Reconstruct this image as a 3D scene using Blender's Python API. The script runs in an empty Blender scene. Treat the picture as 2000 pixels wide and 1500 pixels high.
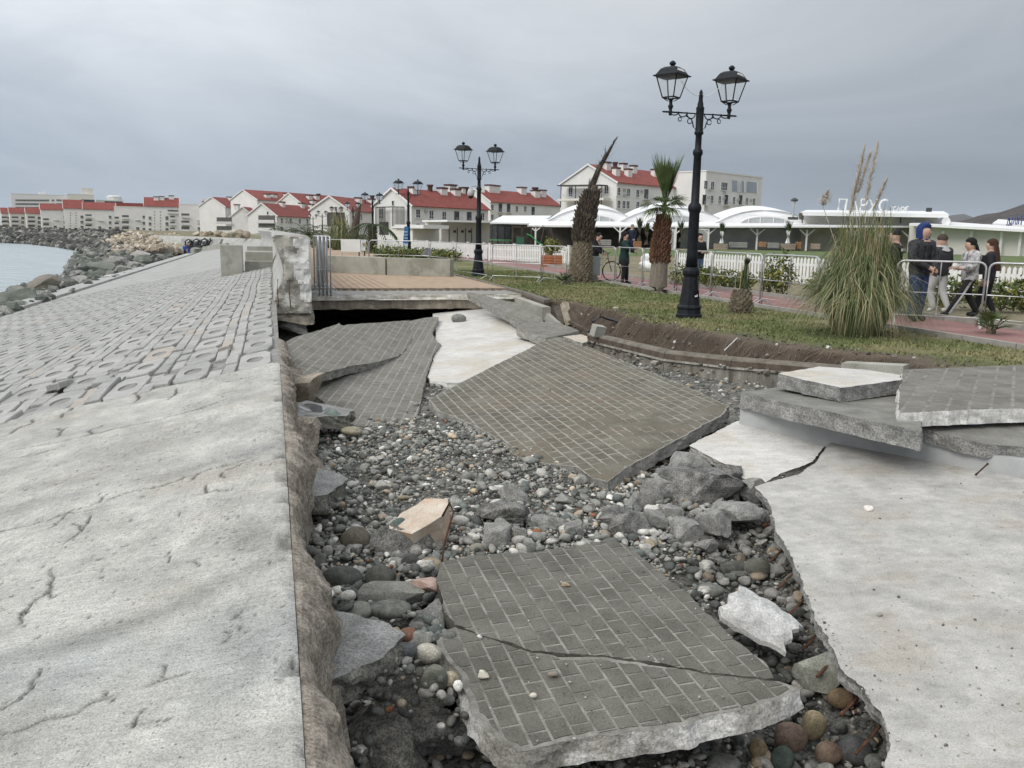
import bpy, bmesh, math, random
import numpy as np
from mathutils import Vector, Matrix, noise as mnoise

# ------------------------------------------------------------------ camera, sky, sun, exposure
random.seed(7); RNG = np.random.default_rng(7)
scene = bpy.context.scene
COL = scene.collection
F = 1620.0; PITCH = math.radians(10.28); ROLL = math.radians(1.0); EYE = 1.55
cam_data = bpy.data.cameras.new('camera'); cam = bpy.data.objects.new('camera', cam_data); COL.objects.link(cam)
cam_data.sensor_width = 36.0; cam_data.lens = 36.0 * F / 2000.0
cam_data.clip_start = 0.05; cam_data.clip_end = 20000
cam.matrix_world = Matrix.Translation((0, 0, EYE)) @ Matrix.Rotation(math.pi/2 - PITCH, 4, 'X') @ Matrix.Rotation(ROLL, 4, 'Z')
scene.camera = cam
scene.view_settings.view_transform = 'Standard'; scene.view_settings.look = 'None'
scene.view_settings.exposure = 0.0; scene.view_settings.gamma = 1.0
scene.view_settings.use_curve_mapping = False
scene.render.engine = 'CYCLES'
scene.cycles.use_denoising = True
scene.cycles.max_bounces = 6

SUN_EL, SUN_AZ = math.radians(40), math.radians(-132)      # azimuth from +Y, to the left (sea side)
sun_d = bpy.data.lights.new('sun', 'SUN'); sun_d.energy = 1.5; sun_d.angle = math.radians(24); sun_d.color = (1, .95, .87)
sun = bpy.data.objects.new('sun', sun_d); COL.objects.link(sun)
sv = Vector((math.sin(SUN_AZ)*math.cos(SUN_EL), math.cos(SUN_AZ)*math.cos(SUN_EL), math.sin(SUN_EL)))
sun.rotation_euler = (-sv).to_track_quat('-Z', 'Y').to_euler()

world = bpy.data.worlds.new('World'); scene.world = world; world.use_nodes = True
def build_sky():
    nt = world.node_tree; N = nt.nodes; L = nt.links; N.clear()
    out = N.new('ShaderNodeOutputWorld'); bg = N.new('ShaderNodeBackground'); L.new(bg.outputs[0], out.inputs[0])
    sky = N.new('ShaderNodeTexSky'); sky.sky_type = 'NISHITA'; sky.sun_disc = False
    sky.sun_elevation = SUN_EL; sky.sun_rotation = SUN_AZ; sky.air_density = 1.2; sky.dust_density = 2.0
    sk = N.new('ShaderNodeMix'); sk.data_type = 'RGBA'; sk.blend_type = 'MULTIPLY'; sk.inputs[0].default_value = 1
    L.new(sky.outputs[0], sk.inputs[6]); sk.inputs[7].default_value = (.1, .1, .1, 1)
    tc = N.new('ShaderNodeTexCoord'); sep = N.new('ShaderNodeSeparateXYZ'); L.new(tc.outputs['Generated'], sep.inputs[0])
    def math_(op, a, b=None):
        m = N.new('ShaderNodeMath'); m.operation = op
        for i, q in enumerate((a, b)):
            if q is None: continue
            if isinstance(q, (int, float)): m.inputs[i].default_value = q
            else: L.new(q, m.inputs[i])
        return m.outputs[0]
    zc = math_('MAXIMUM', sep.outputs[2], 0.0)
    den = math_('ADD', zc, 0.22)
    cmb = N.new('ShaderNodeCombineXYZ'); L.new(math_('DIVIDE', sep.outputs[0], den), cmb.inputs[0]); L.new(math_('DIVIDE', sep.outputs[1], den), cmb.inputs[1])
    cmb.inputs[2].default_value = 8.8
    n1 = N.new('ShaderNodeTexNoise'); n1.inputs['Scale'].default_value = .62; n1.inputs['Detail'].default_value = 7; n1.inputs['Roughness'].default_value = .60; n1.inputs['Distortion'].default_value = .5
    L.new(cmb.outputs[0], n1.inputs['Vector'])
    # overcast gradient: dull blue-grey near the horizon, three times brighter overhead
    elev = N.new('ShaderNodeValToRGB'); L.new(zc, elev.inputs[0]); cr = elev.color_ramp
    cr.elements[0].position = 0.0; cr.elements[0].color = (.325, .385, .462, 1)
    cr.elements[1].position = 1.0; cr.elements[1].color = (1.40, 1.42, 1.44, 1)
    e = cr.elements.new(.08); e.color = (.41, .468, .545, 1)
    e = cr.elements.new(.17); e.color = (.52, .565, .62, 1)
    e = cr.elements.new(.28); e.color = (.66, .69, .73, 1)
    cl = N.new('ShaderNodeValToRGB'); L.new(n1.outputs['Fac'], cl.inputs[0]); c2 = cl.color_ramp
    c2.elements[0].position = .30; c2.elements[0].color = (.68, .72, .77, 1)
    c2.elements[1].position = .72; c2.elements[1].color = (1.34, 1.31, 1.28, 1)
    mul = N.new('ShaderNodeMix'); mul.data_type = 'RGBA'; mul.blend_type = 'MULTIPLY'; mul.inputs[0].default_value = 1
    L.new(elev.outputs[0], mul.inputs[6]); L.new(cl.outputs[0], mul.inputs[7])
    # lighter over the sea, heavier cloud inland
    side = math_('SUBTRACT', 1.0, math_('MULTIPLY', sep.outputs[0], .48)); cs = N.new('ShaderNodeCombineXYZ')
    for i in range(3): L.new(side, cs.inputs[i])
    mul2 = N.new('ShaderNodeMix'); mul2.data_type = 'RGBA'; mul2.blend_type = 'MULTIPLY'; mul2.inputs[0].default_value = 1
    L.new(mul.outputs[2], mul2.inputs[6]); L.new(cs.outputs[0], mul2.inputs[7]); mul = mul2
    mx = N.new('ShaderNodeMix'); mx.data_type = 'RGBA'; mx.inputs[0].default_value = .93
    L.new(sk.outputs[2], mx.inputs[6]); L.new(mul.outputs[2], mx.inputs[7])
    L.new(mx.outputs[2], bg.inputs[0]); bg.inputs[1].default_value = 1.0
build_sky()

# ------------------------------------------------------------------ frames: camera ray helpers used to survey positions, promenade frame (s along the shore, t inland)
def ray(px, py):
    x = (px-1000)/F; y = -(py-750)/F; c, s = math.cos(ROLL), math.sin(ROLL)
    xr = x*c - y*s; yr = x*s + y*c; cp, sp = math.cos(PITCH), math.sin(PITCH)
    return np.array([xr, cp+yr*sp, -sp+yr*cp])
EYEV = np.array([0, 0, EYE])
def Pz(px, py, z=0.0):
    r = ray(px, py); return r*((z-EYE)/r[2]) + EYEV
def Pd(px, py, d):
    r = ray(px, py); return r*(d/r[1]) + EYEV
def Ppl(px, py, p0, n):
    r = ray(px, py); return r*(np.dot(p0-EYEV, n)/np.dot(r, n)) + EYEV
AX = math.radians(-16.1)
U = np.array([math.sin(AX), math.cos(AX), 0]); V = np.array([math.cos(AX), -math.sin(AX), 0]); Z = np.array([0, 0, 1.0])
def W(s, t, z=0.0): return s*U + t*V + z*Z
def st(q): return float(np.dot(q, U)), float(np.dot(q, V))
SLOPE = 0.2
def slope_z(t): return SLOPE*(t-.05)
N_SL = np.cross(U, V + 0*Z); N_SL = np.cross(V+SLOPE*Z, U); N_SL = N_SL/np.linalg.norm(N_SL)
def Psl(px, py): return Ppl(px, py, W(5, .05, 0), N_SL)

def hash2(ix, iy, seed=0):
    h = (ix*374761393 + iy*668265263 + seed*974634777) & 0xffffffff
    h = ((h ^ (h >> 13))*1274126177) & 0xffffffff
    return ((h ^ (h >> 16)) & 0xffff)/65535.0
def vnoise(x, y, seed=0):
    x = np.asarray(x, float); y = np.asarray(y, float)
    ix = np.floor(x).astype(np.int64); iy = np.floor(y).astype(np.int64); fx = x-ix; fy = y-iy
    fx = fx*fx*(3-2*fx); fy = fy*fy*(3-2*fy)
    a = hash2(ix, iy, seed); b = hash2(ix+1, iy, seed); c = hash2(ix, iy+1, seed); d = hash2(ix+1, iy+1, seed)
    return (a+(b-a)*fx)*(1-fy) + (c+(d-c)*fx)*fy
def fbm(x, y, o=4, seed=0):
    r = 0; a = .5; k = 1.0
    for i in range(o): r = r + a*vnoise(np.asarray(x)*k, np.asarray(y)*k, seed+i*17); a *= .5; k *= 2.03
    return r

# ------------------------------------------------------------------ materials (procedural)
MATS = {}
def mat(name, c1, c2=None, scale=3.0, rough=.85, bump=0.0, bscale=60.0, metallic=0.0, spec=.4, speck=0.0, attr=None, c3=None, s3=.6, stretch=None, trans=0.0, spots=None, streak=None):
    if name in MATS: return MATS[name]
    m = bpy.data.materials.new(name); m.use_nodes = True; MATS[name] = m
    nt = m.node_tree; N = nt.nodes; L = nt.links; b = N['Principled BSDF']
    b.inputs['Roughness'].default_value = rough; b.inputs['Metallic'].default_value = metallic
    b.inputs['Specular IOR Level'].default_value = spec
    if trans: b.inputs['Transmission Weight'].default_value = trans
    geo = N.new('ShaderNodeNewGeometry'); vec = geo.outputs['Position']
    if stretch:
        mp = N.new('ShaderNodeMapping'); mp.inputs['Scale'].default_value = stretch; L.new(vec, mp.inputs['Vector']); vec = mp.outputs[0]
    def noise(sc, det=6, ro=.6):
        n = N.new('ShaderNodeTexNoise'); n.inputs['Scale'].default_value = sc; n.inputs['Detail'].default_value = det; n.inputs['Roughness'].default_value = ro
        L.new(vec, n.inputs['Vector']); return n.outputs['Fac']
    def ramp(fac, a, bb, p0=.35, p1=.65):
        r = N.new('ShaderNodeValToRGB'); L.new(fac, r.inputs[0]); e = r.color_ramp.elements
        e[0].position = p0; e[1].position = p1; e[0].color = (*a, 1); e[1].color = (*bb, 1); return r.outputs[0]
    def mix(fac, a, bb, mode='MIX'):
        x = N.new('ShaderNodeMix'); x.data_type = 'RGBA'; x.blend_type = mode
        if isinstance(fac, float): x.inputs[0].default_value = fac
        else: L.new(fac, x.inputs[0])
        for i, q in ((6, a), (7, bb)):
            if isinstance(q, tuple): x.inputs[i].default_value = (*q, 1)
            else: L.new(q, x.inputs[i])
        return x.outputs[2]
    if attr:
        a = N.new('ShaderNodeAttribute'); a.attribute_name = attr; col = a.outputs['Color']
        if c2: col = mix(1.0, col, ramp(noise(scale), c1, c2), 'MULTIPLY')
    else:
        col = ramp(noise(scale), c1, c2) if c2 else None
    if c3 is not None:
        f3 = ramp(noise(scale*s3, 5, .65), (0, 0, 0), (1, 1, 1), .5, .62)
        col = mix(f3, col if col is not None else tuple(c1), tuple(c3))
    if speck:
        base = col if col is not None else tuple(c1)
        col = mix(1.0, base, ramp(noise(bscale*1.7, 4, .7), (1-speck,)*3, (1+speck*.4,)*3, .40, .56), 'MULTIPLY')
    for (sc, size, dark) in (spots or []):           # small pits and chips
        vo = N.new('ShaderNodeTexVoronoi'); vo.inputs['Scale'].default_value = sc; L.new(vec, vo.inputs['Vector'])
        sp = N.new('ShaderNodeSeparateColor'); L.new(vo.outputs['Color'], sp.inputs[0]); th = N.new('ShaderNodeMath'); th.operation = 'MULTIPLY'; L.new(sp.outputs[0], th.inputs[0]); th.inputs[1].default_value = size*2
        df = N.new('ShaderNodeMath'); df.operation = 'SUBTRACT'; L.new(th.outputs[0], df.inputs[0]); L.new(vo.outputs['Distance'], df.inputs[1])
        col = mix(1.0, col if col is not None else tuple(c1), ramp(df.outputs[0], (1, 1, 1), (1-dark,)*3, .0, .06), 'MULTIPLY')
    if streak:                                        # trowel and rain streaks: (rotation, stretch, scale, amount)
        mp2 = N.new('ShaderNodeMapping'); mp2.inputs['Rotation'].default_value = (0, 0, streak[0]); mp2.inputs['Scale'].default_value = (1, streak[1], 1); L.new(geo.outputs['Position'], mp2.inputs['Vector'])
        n2 = N.new('ShaderNodeTexNoise'); n2.inputs['Scale'].default_value = streak[2]; n2.inputs['Detail'].default_value = 9; n2.inputs['Roughness'].default_value = .7; L.new(mp2.outputs[0], n2.inputs['Vector'])
        col = mix(1.0, col if col is not None else tuple(c1), ramp(n2.outputs['Fac'], (1-streak[3],)*3, (1+streak[3]*.5,)*3, .36, .62), 'MULTIPLY')
    if col is None: b.inputs['Base Color'].default_value = (*c1, 1)
    else: L.new(col, b.inputs['Base Color'])
    if bump:
        bn = N.new('ShaderNodeBump'); bn.inputs['Strength'].default_value = min(1, bump); bn.inputs['Distance'].default_value = .6/bscale
        L.new(noise(bscale, 8, .65), bn.inputs['Height']); L.new(bn.outputs[0], b.inputs['Normal'])
    return m

# ------------------------------------------------------------------ mesh builder
def basis(d, up=(0, 0, 1)):
    d = np.asarray(d, float); d = d/np.linalg.norm(d); up = np.asarray(up, float)
    if abs(np.dot(d, up)) > .98: up = np.array([1.0, 0, 0])
    x = np.cross(d, up); x /= np.linalg.norm(x); y = np.cross(x, d); return x, y, d
class MB:
    def __init__(s): s.v = []; s.f = []; s.m = []
    def add(s, vs, fs, m=0):
        o = len(s.v); s.v += [tuple(map(float, p)) for p in vs]; s.f += [tuple(i+o for i in f) for f in fs]; s.m += [m]*len(fs); return s
    def box(s, c, size, ax=None, m=0, taper=1.0):
        c = np.asarray(c, float); h = np.asarray(size, float)/2
        X, Y, ZZ = (np.array([1., 0, 0]), np.array([0, 1., 0]), np.array([0, 0, 1.])) if ax is None else ax
        vs = [c + X*h[0]*i*(taper if k > 0 else 1) + Y*h[1]*j*(taper if k > 0 else 1) + ZZ*h[2]*k for k in (-1, 1) for j in (-1, 1) for i in (-1, 1)]
        return s.add(vs, [(0, 2, 3, 1), (4, 5, 7, 6), (0, 1, 5, 4), (2, 6, 7, 3), (0, 4, 6, 2), (1, 3, 7, 5)], m)
    def beam(s, p, q, w, h, m=0, up=(0, 0, 1)):
        p = np.asarray(p, float); q = np.asarray(q, float); x, y, d = basis(q-p, up)
        return s.box((p+q)/2, (w, h, np.linalg.norm(q-p)), (x, y, d), m)
    def tube(s, pts, r, n=6, m=0, cap=True):
        pts = [np.asarray(p, float) for p in pts]; rs = r if hasattr(r, '__len__') else [r]*len(pts)
        vs = []; fs = []; x = None
        for i, p in enumerate(pts):
            d = pts[min(i+1, len(pts)-1)] - pts[max(i-1, 0)]; d = d/(np.linalg.norm(d)+1e-12)
            if x is None: x, y, _ = basis(d)
            else:
                x = x - d*np.dot(x, d); x /= (np.linalg.norm(x)+1e-12); y = np.cross(d, x)
            for k in range(n):
                a = 2*math.pi*k/n; vs.append(p + rs[i]*(x*math.cos(a)+y*math.sin(a)))
        for i in range(len(pts)-1):
            for k in range(n): fs.append((i*n+k, i*n+(k+1) % n, (i+1)*n+(k+1) % n, (i+1)*n+k))
        if cap: fs.append(tuple(range(n-1, -1, -1))); fs.append(tuple((len(pts)-1)*n+k for k in range(n)))
        return s.add(vs, fs, m)
    def lathe(s, prof, n=12, c=(0, 0, 0), m=0, ax=None, sq=0):
        c = np.asarray(c, float); X, Y, ZZ = (np.array([1., 0, 0]), np.array([0, 1., 0]), np.array([0, 0, 1.])) if ax is None else ax
        vs = []; fs = []
        for r, z in prof:
            for k in range(n):
                a = 2*math.pi*(k+.5)/n; vs.append(c + X*r*math.cos(a) + Y*r*math.sin(a) + ZZ*z)
        for i in range(len(prof)-1):
            for k in range(n): fs.append((i*n+k, i*n+(k+1) % n, (i+1)*n+(k+1) % n, (i+1)*n+k))
        fs.append(tuple(range(n-1, -1, -1))); fs.append(tuple((len(prof)-1)*n+k for k in range(n)))
        return s.add(vs, fs, m)
    def prism(s, poly, d, m=0, side_m=None):      # poly: 3-D points, d: offset vector
        n = len(poly); P = [np.asarray(p, float) for p in poly]; d = np.asarray(d, float)
        s.add(P, [tuple(range(n))], m); s.add([p+d for p in P], [tuple(range(n-1, -1, -1))], m)
        return s.add(P+[p+d for p in P], [(i, i+n, (i+1) % n+n, (i+1) % n) for i in range(n)], m if side_m is None else side_m)
    def grid(s, pts, m=0):                        # pts[i][j]
        a = len(pts); b = len(pts[0]); vs = [p for r in pts for p in r]
        return s.add(vs, [(i*b+j, (i+1)*b+j, (i+1)*b+j+1, i*b+j+1) for i in range(a-1) for j in range(b-1)], m)
    def mesh(s, name, mats, off=(0, 0, 0), smooth=False):
        me = bpy.data.meshes.new(name); o = np.asarray(off, float)
        me.from_pydata([tuple(np.asarray(p)-o) for p in s.v] if np.any(o) else s.v, [], s.f)
        mats = mats if isinstance(mats, (list, tuple)) else [mats]
        for mm in mats: me.materials.append(mm)
        if len(mats) > 1: me.polygons.foreach_set('material_index', s.m)
        if smooth: me.polygons.foreach_set('use_smooth', [True]*len(me.polygons))
        me.update(); return me
    def build(s, name, mats, parent=None, off=(0, 0, 0), smooth=False):
        return put(name, s.mesh(name, mats, off, smooth), parent, None if parent else off)
def put(name, me, parent=None, loc=None):
    o = bpy.data.objects.new(name, me); COL.objects.link(o)
    if parent is not None: o.parent = parent
    elif loc is not None: o.location = tuple(map(float, loc))
    return o
def fixn(o):
    bm = bmesh.new(); bm.from_mesh(o.data); bmesh.ops.recalc_face_normals(bm, faces=bm.faces); bm.to_mesh(o.data); bm.free(); return o
def tag(o, label=None, cat=None, group=None, kind=None):
    if label: o['label'] = label
    if cat: o['category'] = cat
    if group: o['group'] = group
    if kind: o['kind'] = kind
    return o
def thing(name, loc, label, cat, group=None, rz=0.0):
    o = bpy.data.objects.new(name, None); COL.objects.link(o); o.location = tuple(map(float, loc)); o.rotation_euler = (0, 0, rz); o.empty_display_size = .1
    return tag(o, label, cat, group)
def struct(o): return tag(o, kind='structure')
def copy_tree(o, parent=None):
    c = o.copy(); COL.objects.link(c)
    if parent is not None: c.parent = parent
    for ch in list(o.children): copy_tree(ch, c)
    return c
def np_mesh(name, verts, faces, mats, cols=None, smooth=True, attr='Col', mi=None):   # fast path, faces (n,3) or (n,4)
    me = bpy.data.meshes.new(name); nv = len(verts); nf, k = faces.shape
    me.vertices.add(nv); me.vertices.foreach_set('co', np.asarray(verts, np.float32).ravel())
    me.loops.add(nf*k); me.loops.foreach_set('vertex_index', faces.astype(np.int32).ravel())
    me.polygons.add(nf); me.polygons.foreach_set('loop_start', np.arange(0, nf*k, k, dtype=np.int32)); me.polygons.foreach_set('loop_total', np.full(nf, k, np.int32))
    me.polygons.foreach_set('use_smooth', np.full(nf, smooth))
    for mm in (mats if isinstance(mats, (list, tuple)) else [mats]): me.materials.append(mm)
    if mi is not None: me.polygons.foreach_set('material_index', np.asarray(mi, np.int32))
    if cols is not None:
        a = me.color_attributes.new(attr, 'FLOAT_COLOR', 'POINT'); c4 = np.ones((nv, 4), np.float32); c4[:, :3] = cols; a.data.foreach_set('color', c4.ravel())
    me.update(calc_edges=True); me.validate(); return me
def ico(sub):
    bm = bmesh.new(); bmesh.ops.create_icosphere(bm, subdivisions=sub, radius=1.0)
    v = np.array([p.co[:] for p in bm.verts]); f = np.array([[q.index for q in p.verts] for p in bm.faces]); bm.free(); return v, f
ICO = {k: ico(k) for k in (1, 2, 3, 4)}
def rand_rot(n, rng, tilt=.4):
    a = rng.uniform(0, 2*math.pi, n); tx = rng.normal(0, tilt, n); ty = rng.normal(0, tilt, n)
    ca, sa = np.cos(a), np.sin(a); R = np.zeros((n, 3, 3)); R[:, 0, 0] = ca; R[:, 0, 1] = -sa; R[:, 1, 0] = sa; R[:, 1, 1] = ca; R[:, 2, 2] = 1
    cx, sx = np.cos(tx), np.sin(tx); X = np.zeros((n, 3, 3)); X[:, 0, 0] = 1; X[:, 1, 1] = cx; X[:, 1, 2] = -sx; X[:, 2, 1] = sx; X[:, 2, 2] = cx
    cy, sy = np.cos(ty), np.sin(ty); Y = np.zeros((n, 3, 3)); Y[:, 1, 1] = 1; Y[:, 0, 0] = cy; Y[:, 0, 2] = sy; Y[:, 2, 0] = -sy; Y[:, 2, 2] = cy
    return X @ Y @ R
def scatter_stones(pos, size, rng, sub=1, flat=(.45, .85), cols=None, facet=0, tilt=.3):
    """many stones in one vertex/face array"""
    n = len(pos); bv, bf = ICO[sub]; nb = len(bv)
    P = np.repeat(bv[None], n, 0).copy()
    if facet:
        for k in range(facet):
            nn = rng.normal(size=(n, 3)); nn /= np.linalg.norm(nn, axis=1)[:, None]; d = rng.uniform(.45, .85, n)
            e = np.einsum('nvk,nk->nv', P, nn) - d[:, None]; P -= nn[:, None, :]*np.maximum(e, 0)[:, :, None]
    else:
        ph = rng.uniform(0, 6.28, (n, 3)); fr = rng.uniform(1.2, 2.2, (n, 3))
        df = 1 + .11*np.sin(P[:, :, 0]*fr[:, None, 0]*1.6+ph[:, None, 0]) + .10*np.sin(P[:, :, 1]*fr[:, None, 1]*1.6+ph[:, None, 1]) + .08*np.sin(P[:, :, 2]*fr[:, None, 2]+ph[:, None, 2])
        P *= df[:, :, None]
    S = np.stack([np.ones(n)*rng.uniform(.85, 1.25, n), rng.uniform(.6, 1.0, n), rng.uniform(flat[0], flat[1], n)], 1)*size[:, None]
    P = P*S[:, None, :]
    P = np.einsum('nij,nvj->nvi', rand_rot(n, rng, tilt), P) + pos[:, None, :]
    fc = (bf[None] + (np.arange(n)*nb)[:, None, None]).reshape(-1, 3)
    vc = None if cols is None else np.repeat(cols, nb, 0)
    return P.reshape(-1, 3), fc, vc
def rock_mesh(name, size, seed, sub=3, planes=12, rough=.04, boxy=False, m=None, dmin=.5, dmax=.8, smooth=False):
    rng = np.random.default_rng(seed); bv, bf = ICO[sub]; P = bv*1.25
    ns = []
    if boxy:
        for a in range(3):
            for sg in (-1, 1):
                q = np.zeros(3); q[a] = sg; q += rng.normal(0, .16, 3); ns.append((q/np.linalg.norm(q), rng.uniform(.62, .78)))
    for k in range(planes):
        q = rng.normal(size=3); q /= np.linalg.norm(q); ns.append((q, rng.uniform(dmin, dmax)+(.25 if boxy else 0)))
    for q, d in ns:
        e = P@q - d; P = P - q[None]*np.maximum(e, 0)[:, None]
    if rough:
        nz = np.array([mnoise.fractal(Vector(p*3.1+seed), .7, 2.1, 4) for p in P]); nv = P/np.linalg.norm(P, axis=1)[:, None]; P = P + nv*(nz*rough)[:, None]
    P = P*np.asarray(size)/.85
    return np_mesh(name, P, bf, m, smooth=smooth)
# ------------------------------------------------------------------ material palette
M_CONC = mat('slope_concrete', (.84, .84, .83), (1.08, 1.07, 1.05), scale=3.5, rough=.92, bump=1.0, bscale=75, speck=.30, attr='Col', spots=[(26, .10, .55), (55, .14, .4)], streak=(-.25, 5.0, 9.0, .17))
M_BLOCK = [mat('block_grey', (.31, .31, .295), (.43, .43, .412), scale=2.2, rough=.92, bump=.7, bscale=50, speck=.3, spots=[(16, .12, .45)]),
           mat('block_pale', (.36, .357, .34), (.46, .456, .435), scale=4, rough=.92, bump=.5, bscale=60, speck=.25),
           mat('block_warm', (.37, .335, .295), (.45, .415, .37), scale=4, rough=.92, bump=.5, bscale=60, speck=.25)]
M_GROUT = mat('joint_dirt', (.17, .168, .16), (.31, .305, .295), scale=9, rough=.95, bump=.6, bscale=50)
M_FILL = mat('hole_fill', (.20, .20, .19), (.30, .295, .28), scale=9, rough=.95, bump=.6, bscale=50)
M_FARSL = mat('far_slope_concrete', (.33, .33, .315), (.43, .43, .415), scale=.8, rough=.92, bump=.4, bscale=12, speck=.2)
M_TOE = mat('toe_concrete', (.36, .36, .35), (.46, .46, .45), scale=1.2, rough=.9, bump=.4, bscale=30, speck=.15)
M_CAST = mat('cast_concrete', (.33, .325, .28), (.43, .425, .38), scale=1.6, rough=.88, bump=.4, bscale=40, speck=.15, c3=(.27, .27, .22))
M_PARA = mat('parapet_concrete', (.34, .34, .32), (.47, .465, .44), scale=1.3, rough=.9, bump=.4, bscale=35, speck=.2)
M_PEEL = mat('peeling_whitewash', (.30, .28, .24), (.42, .40, .35), scale=5, rough=.9, bump=.7, bscale=45, speck=.25, c3=(.72, .71, .66), s3=.55)
M_SCREED = mat('screed_edge', (.55, .50, .42), (.92, .90, .84), scale=6, rough=.9, bump=.7, bscale=40, speck=.2)
M_BEAM = mat('brown_beam', (.19, .16, .12), (.40, .355, .29), scale=2.5, rough=.9, bump=.6, bscale=35, speck=.25, stretch=(1.6, 1.6, .5))
M_PAVER = mat('orange_paver', (.35, .255, .175), (.44, .335, .24), scale=3, rough=.85, bump=.4, bscale=45, speck=.2)
M_GPAVE = mat('grey_paving', (.25, .245, .225), (.34, .33, .305), scale=3, rough=.88, bump=.4, bscale=45, speck=.25)
M_ROUGH = mat('rough_brown_concrete', (.21, .18, .145), (.42, .375, .315), scale=8, rough=.95, bump=1.0, bscale=38, speck=.4)
M_BROKEN = mat('broken_concrete', (.20, .20, .19), (.36, .355, .34), scale=7, rough=.95, bump=1.0, bscale=42, speck=.45)
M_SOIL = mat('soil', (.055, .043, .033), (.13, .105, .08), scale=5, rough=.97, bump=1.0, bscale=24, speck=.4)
M_LAWN = mat('lawn_ground', (.75, .75, .75), (1.15, 1.15, 1.15), scale=2.5, rough=.97, bump=1.0, bscale=30, speck=.4, attr='Col')
M_RED = mat('red_path', (.235, .125, .115), (.31, .18, .165), scale=1.3, rough=.9, bump=.3, bscale=50, speck=.18)
M_EARTH = mat('far_ground', (.14, .135, .075), (.27, .23, .15), scale=.25, rough=.97, bump=.4, bscale=8, speck=.3)
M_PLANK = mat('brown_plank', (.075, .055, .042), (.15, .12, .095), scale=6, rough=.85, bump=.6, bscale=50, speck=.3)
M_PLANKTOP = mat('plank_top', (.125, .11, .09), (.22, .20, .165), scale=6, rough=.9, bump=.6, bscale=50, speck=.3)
M_STEEL = mat('galvanised_steel', (.46, .47, .48), (.60, .61, .62), scale=8, rough=.42, metallic=.6, spec=.5)
M_IRON = mat('black_iron', (.006, .008, .011), (.014, .017, .022), scale=10, rough=.55, spec=.25)
M_WHITE = mat('white_paint', (.74, .74, .73), (.82, .82, .81), scale=3, rough=.6)
M_GLASS = mat('window_glass', (.02, .024, .03), (.06, .07, .08), scale=.3, rough=.12, spec=.6)
M_STONE = mat('stones', (.66, .66, .65), (1.22, 1.21, 1.18), scale=17, rough=.8, bump=.6, bscale=75, attr='Col', speck=.3, spots=[(60, .12, .4)], streak=(.4, 3.0, 14.0, .18))

def clip_poly(sub, rect):                       # Sutherland-Hodgman, rect = (x0,x1,y0,y1)
    x0, x1, y0, y1 = rect
    for ax, lim, sg in ((0, x0, 1), (0, x1, -1), (1, y0, 1), (1, y1, -1)):
        out = []
        for i in range(len(sub)):
            a, b = sub[i-1], sub[i]; da, db = sg*(a[ax]-lim), sg*(b[ax]-lim)
            if (da >= 0) != (db >= 0): out.append(a+(b-a)*(da/(da-db)))
            if db >= 0: out.append(b)
        sub = out
        if not sub: return []
    return sub
def inside(poly, p):
    c = False; n = len(poly)
    for i in range(n):
        a, b = poly[i], poly[i-1]
        if (a[1] > p[1]) != (b[1] > p[1]) and p[0] < (b[0]-a[0])*(p[1]-a[1])/(b[1]-a[1])+a[0]: c = not c
    return c
# ------------------------------------------------------------------ sea
ZW = -3.4
def sea_mat():
    m = bpy.data.materials.new('sea_water'); m.use_nodes = True; nt = m.node_tree; N = nt.nodes; L = nt.links; b = N['Principled BSDF']
    b.inputs['Base Color'].default_value = (.34, .43, .46, 1); b.inputs['Roughness'].default_value = .22; b.inputs['IOR'].default_value = 1.33
    g = N.new('ShaderNodeNewGeometry'); mp = N.new('ShaderNodeMapping'); mp.inputs['Scale'].default_value = (.5, 1.2, 1); mp.inputs['Rotation'].default_value = (0, 0, .5); L.new(g.outputs['Position'], mp.inputs[0])
    n = N.new('ShaderNodeTexNoise'); n.inputs['Scale'].default_value = .55; n.inputs['Detail'].default_value = 7; L.new(mp.outputs[0], n.inputs['Vector'])
    bp = N.new('ShaderNodeBump'); bp.inputs['Strength'].default_value = .9; bp.inputs['Distance'].default_value = 1.0; L.new(n.outputs['Fac'], bp.inputs['Height']); L.new(bp.outputs[0], b.inputs['Normal'])
    r = N.new('ShaderNodeValToRGB'); L.new(n.outputs['Fac'], r.inputs[0]); r.color_ramp.elements[0].position = .35; r.color_ramp.elements[1].position = .7
    r.color_ramp.elements[0].color = (.33, .395, .41, 1); r.color_ramp.elements[1].color = (.44, .50, .515, 1); L.new(r.outputs[0], b.inputs['Base Color'])
    return m
bb = MB(); bb.add([W(-200, -9, ZW), W(-200, -6000, ZW), W(9000, -6000, ZW), W(9000, 2, ZW), W(60, 2, ZW), W(60, -9, ZW)], [(0, 5, 4, 3, 2, 1)])
struct(fixn(bb.build('sea', sea_mat())))

# ------------------------------------------------------------------ shore bank (riprap carrier) and ground
BOT = [Pz(*p, ZW+.02) for p in [(-160, 468), (0, 474), (60, 477), (120, 484), (165, 492), (150, 505), (140, 520), (120, 541), (60, 560), (0, 580), (-90, 615)]]
TOPX = [(-160, 446, .2), (0, 448, .2), (80, 449.5, .2), (160, 452, .2), (230, 455, .1), (300, 458, .05), (338, 500, -2.2), (230, 543, -2.2), (120, 581, -2.2), (40, 607, -2.2), (-60, 642, -2.2)]
TOP = [Pz(*p) for p in TOPX]
M_BANK = mat('bank_rubble', (.05, .05, .045), (.11, .105, .095), scale=.5, rough=.95, bump=1, bscale=2)
bb = MB(); rows = []
for k in np.linspace(0, 1, 5): rows.append([BOT[i]*(1-k)+TOP[i]*k + Z*(-.5 if 0 < k < 1 else (-1.0 if k == 0 else -.35)) for i in range(len(BOT))])
bb.grid(rows); struct(fixn(bb.build('shore_bank', M_BANK)))
GZ = -.04
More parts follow.
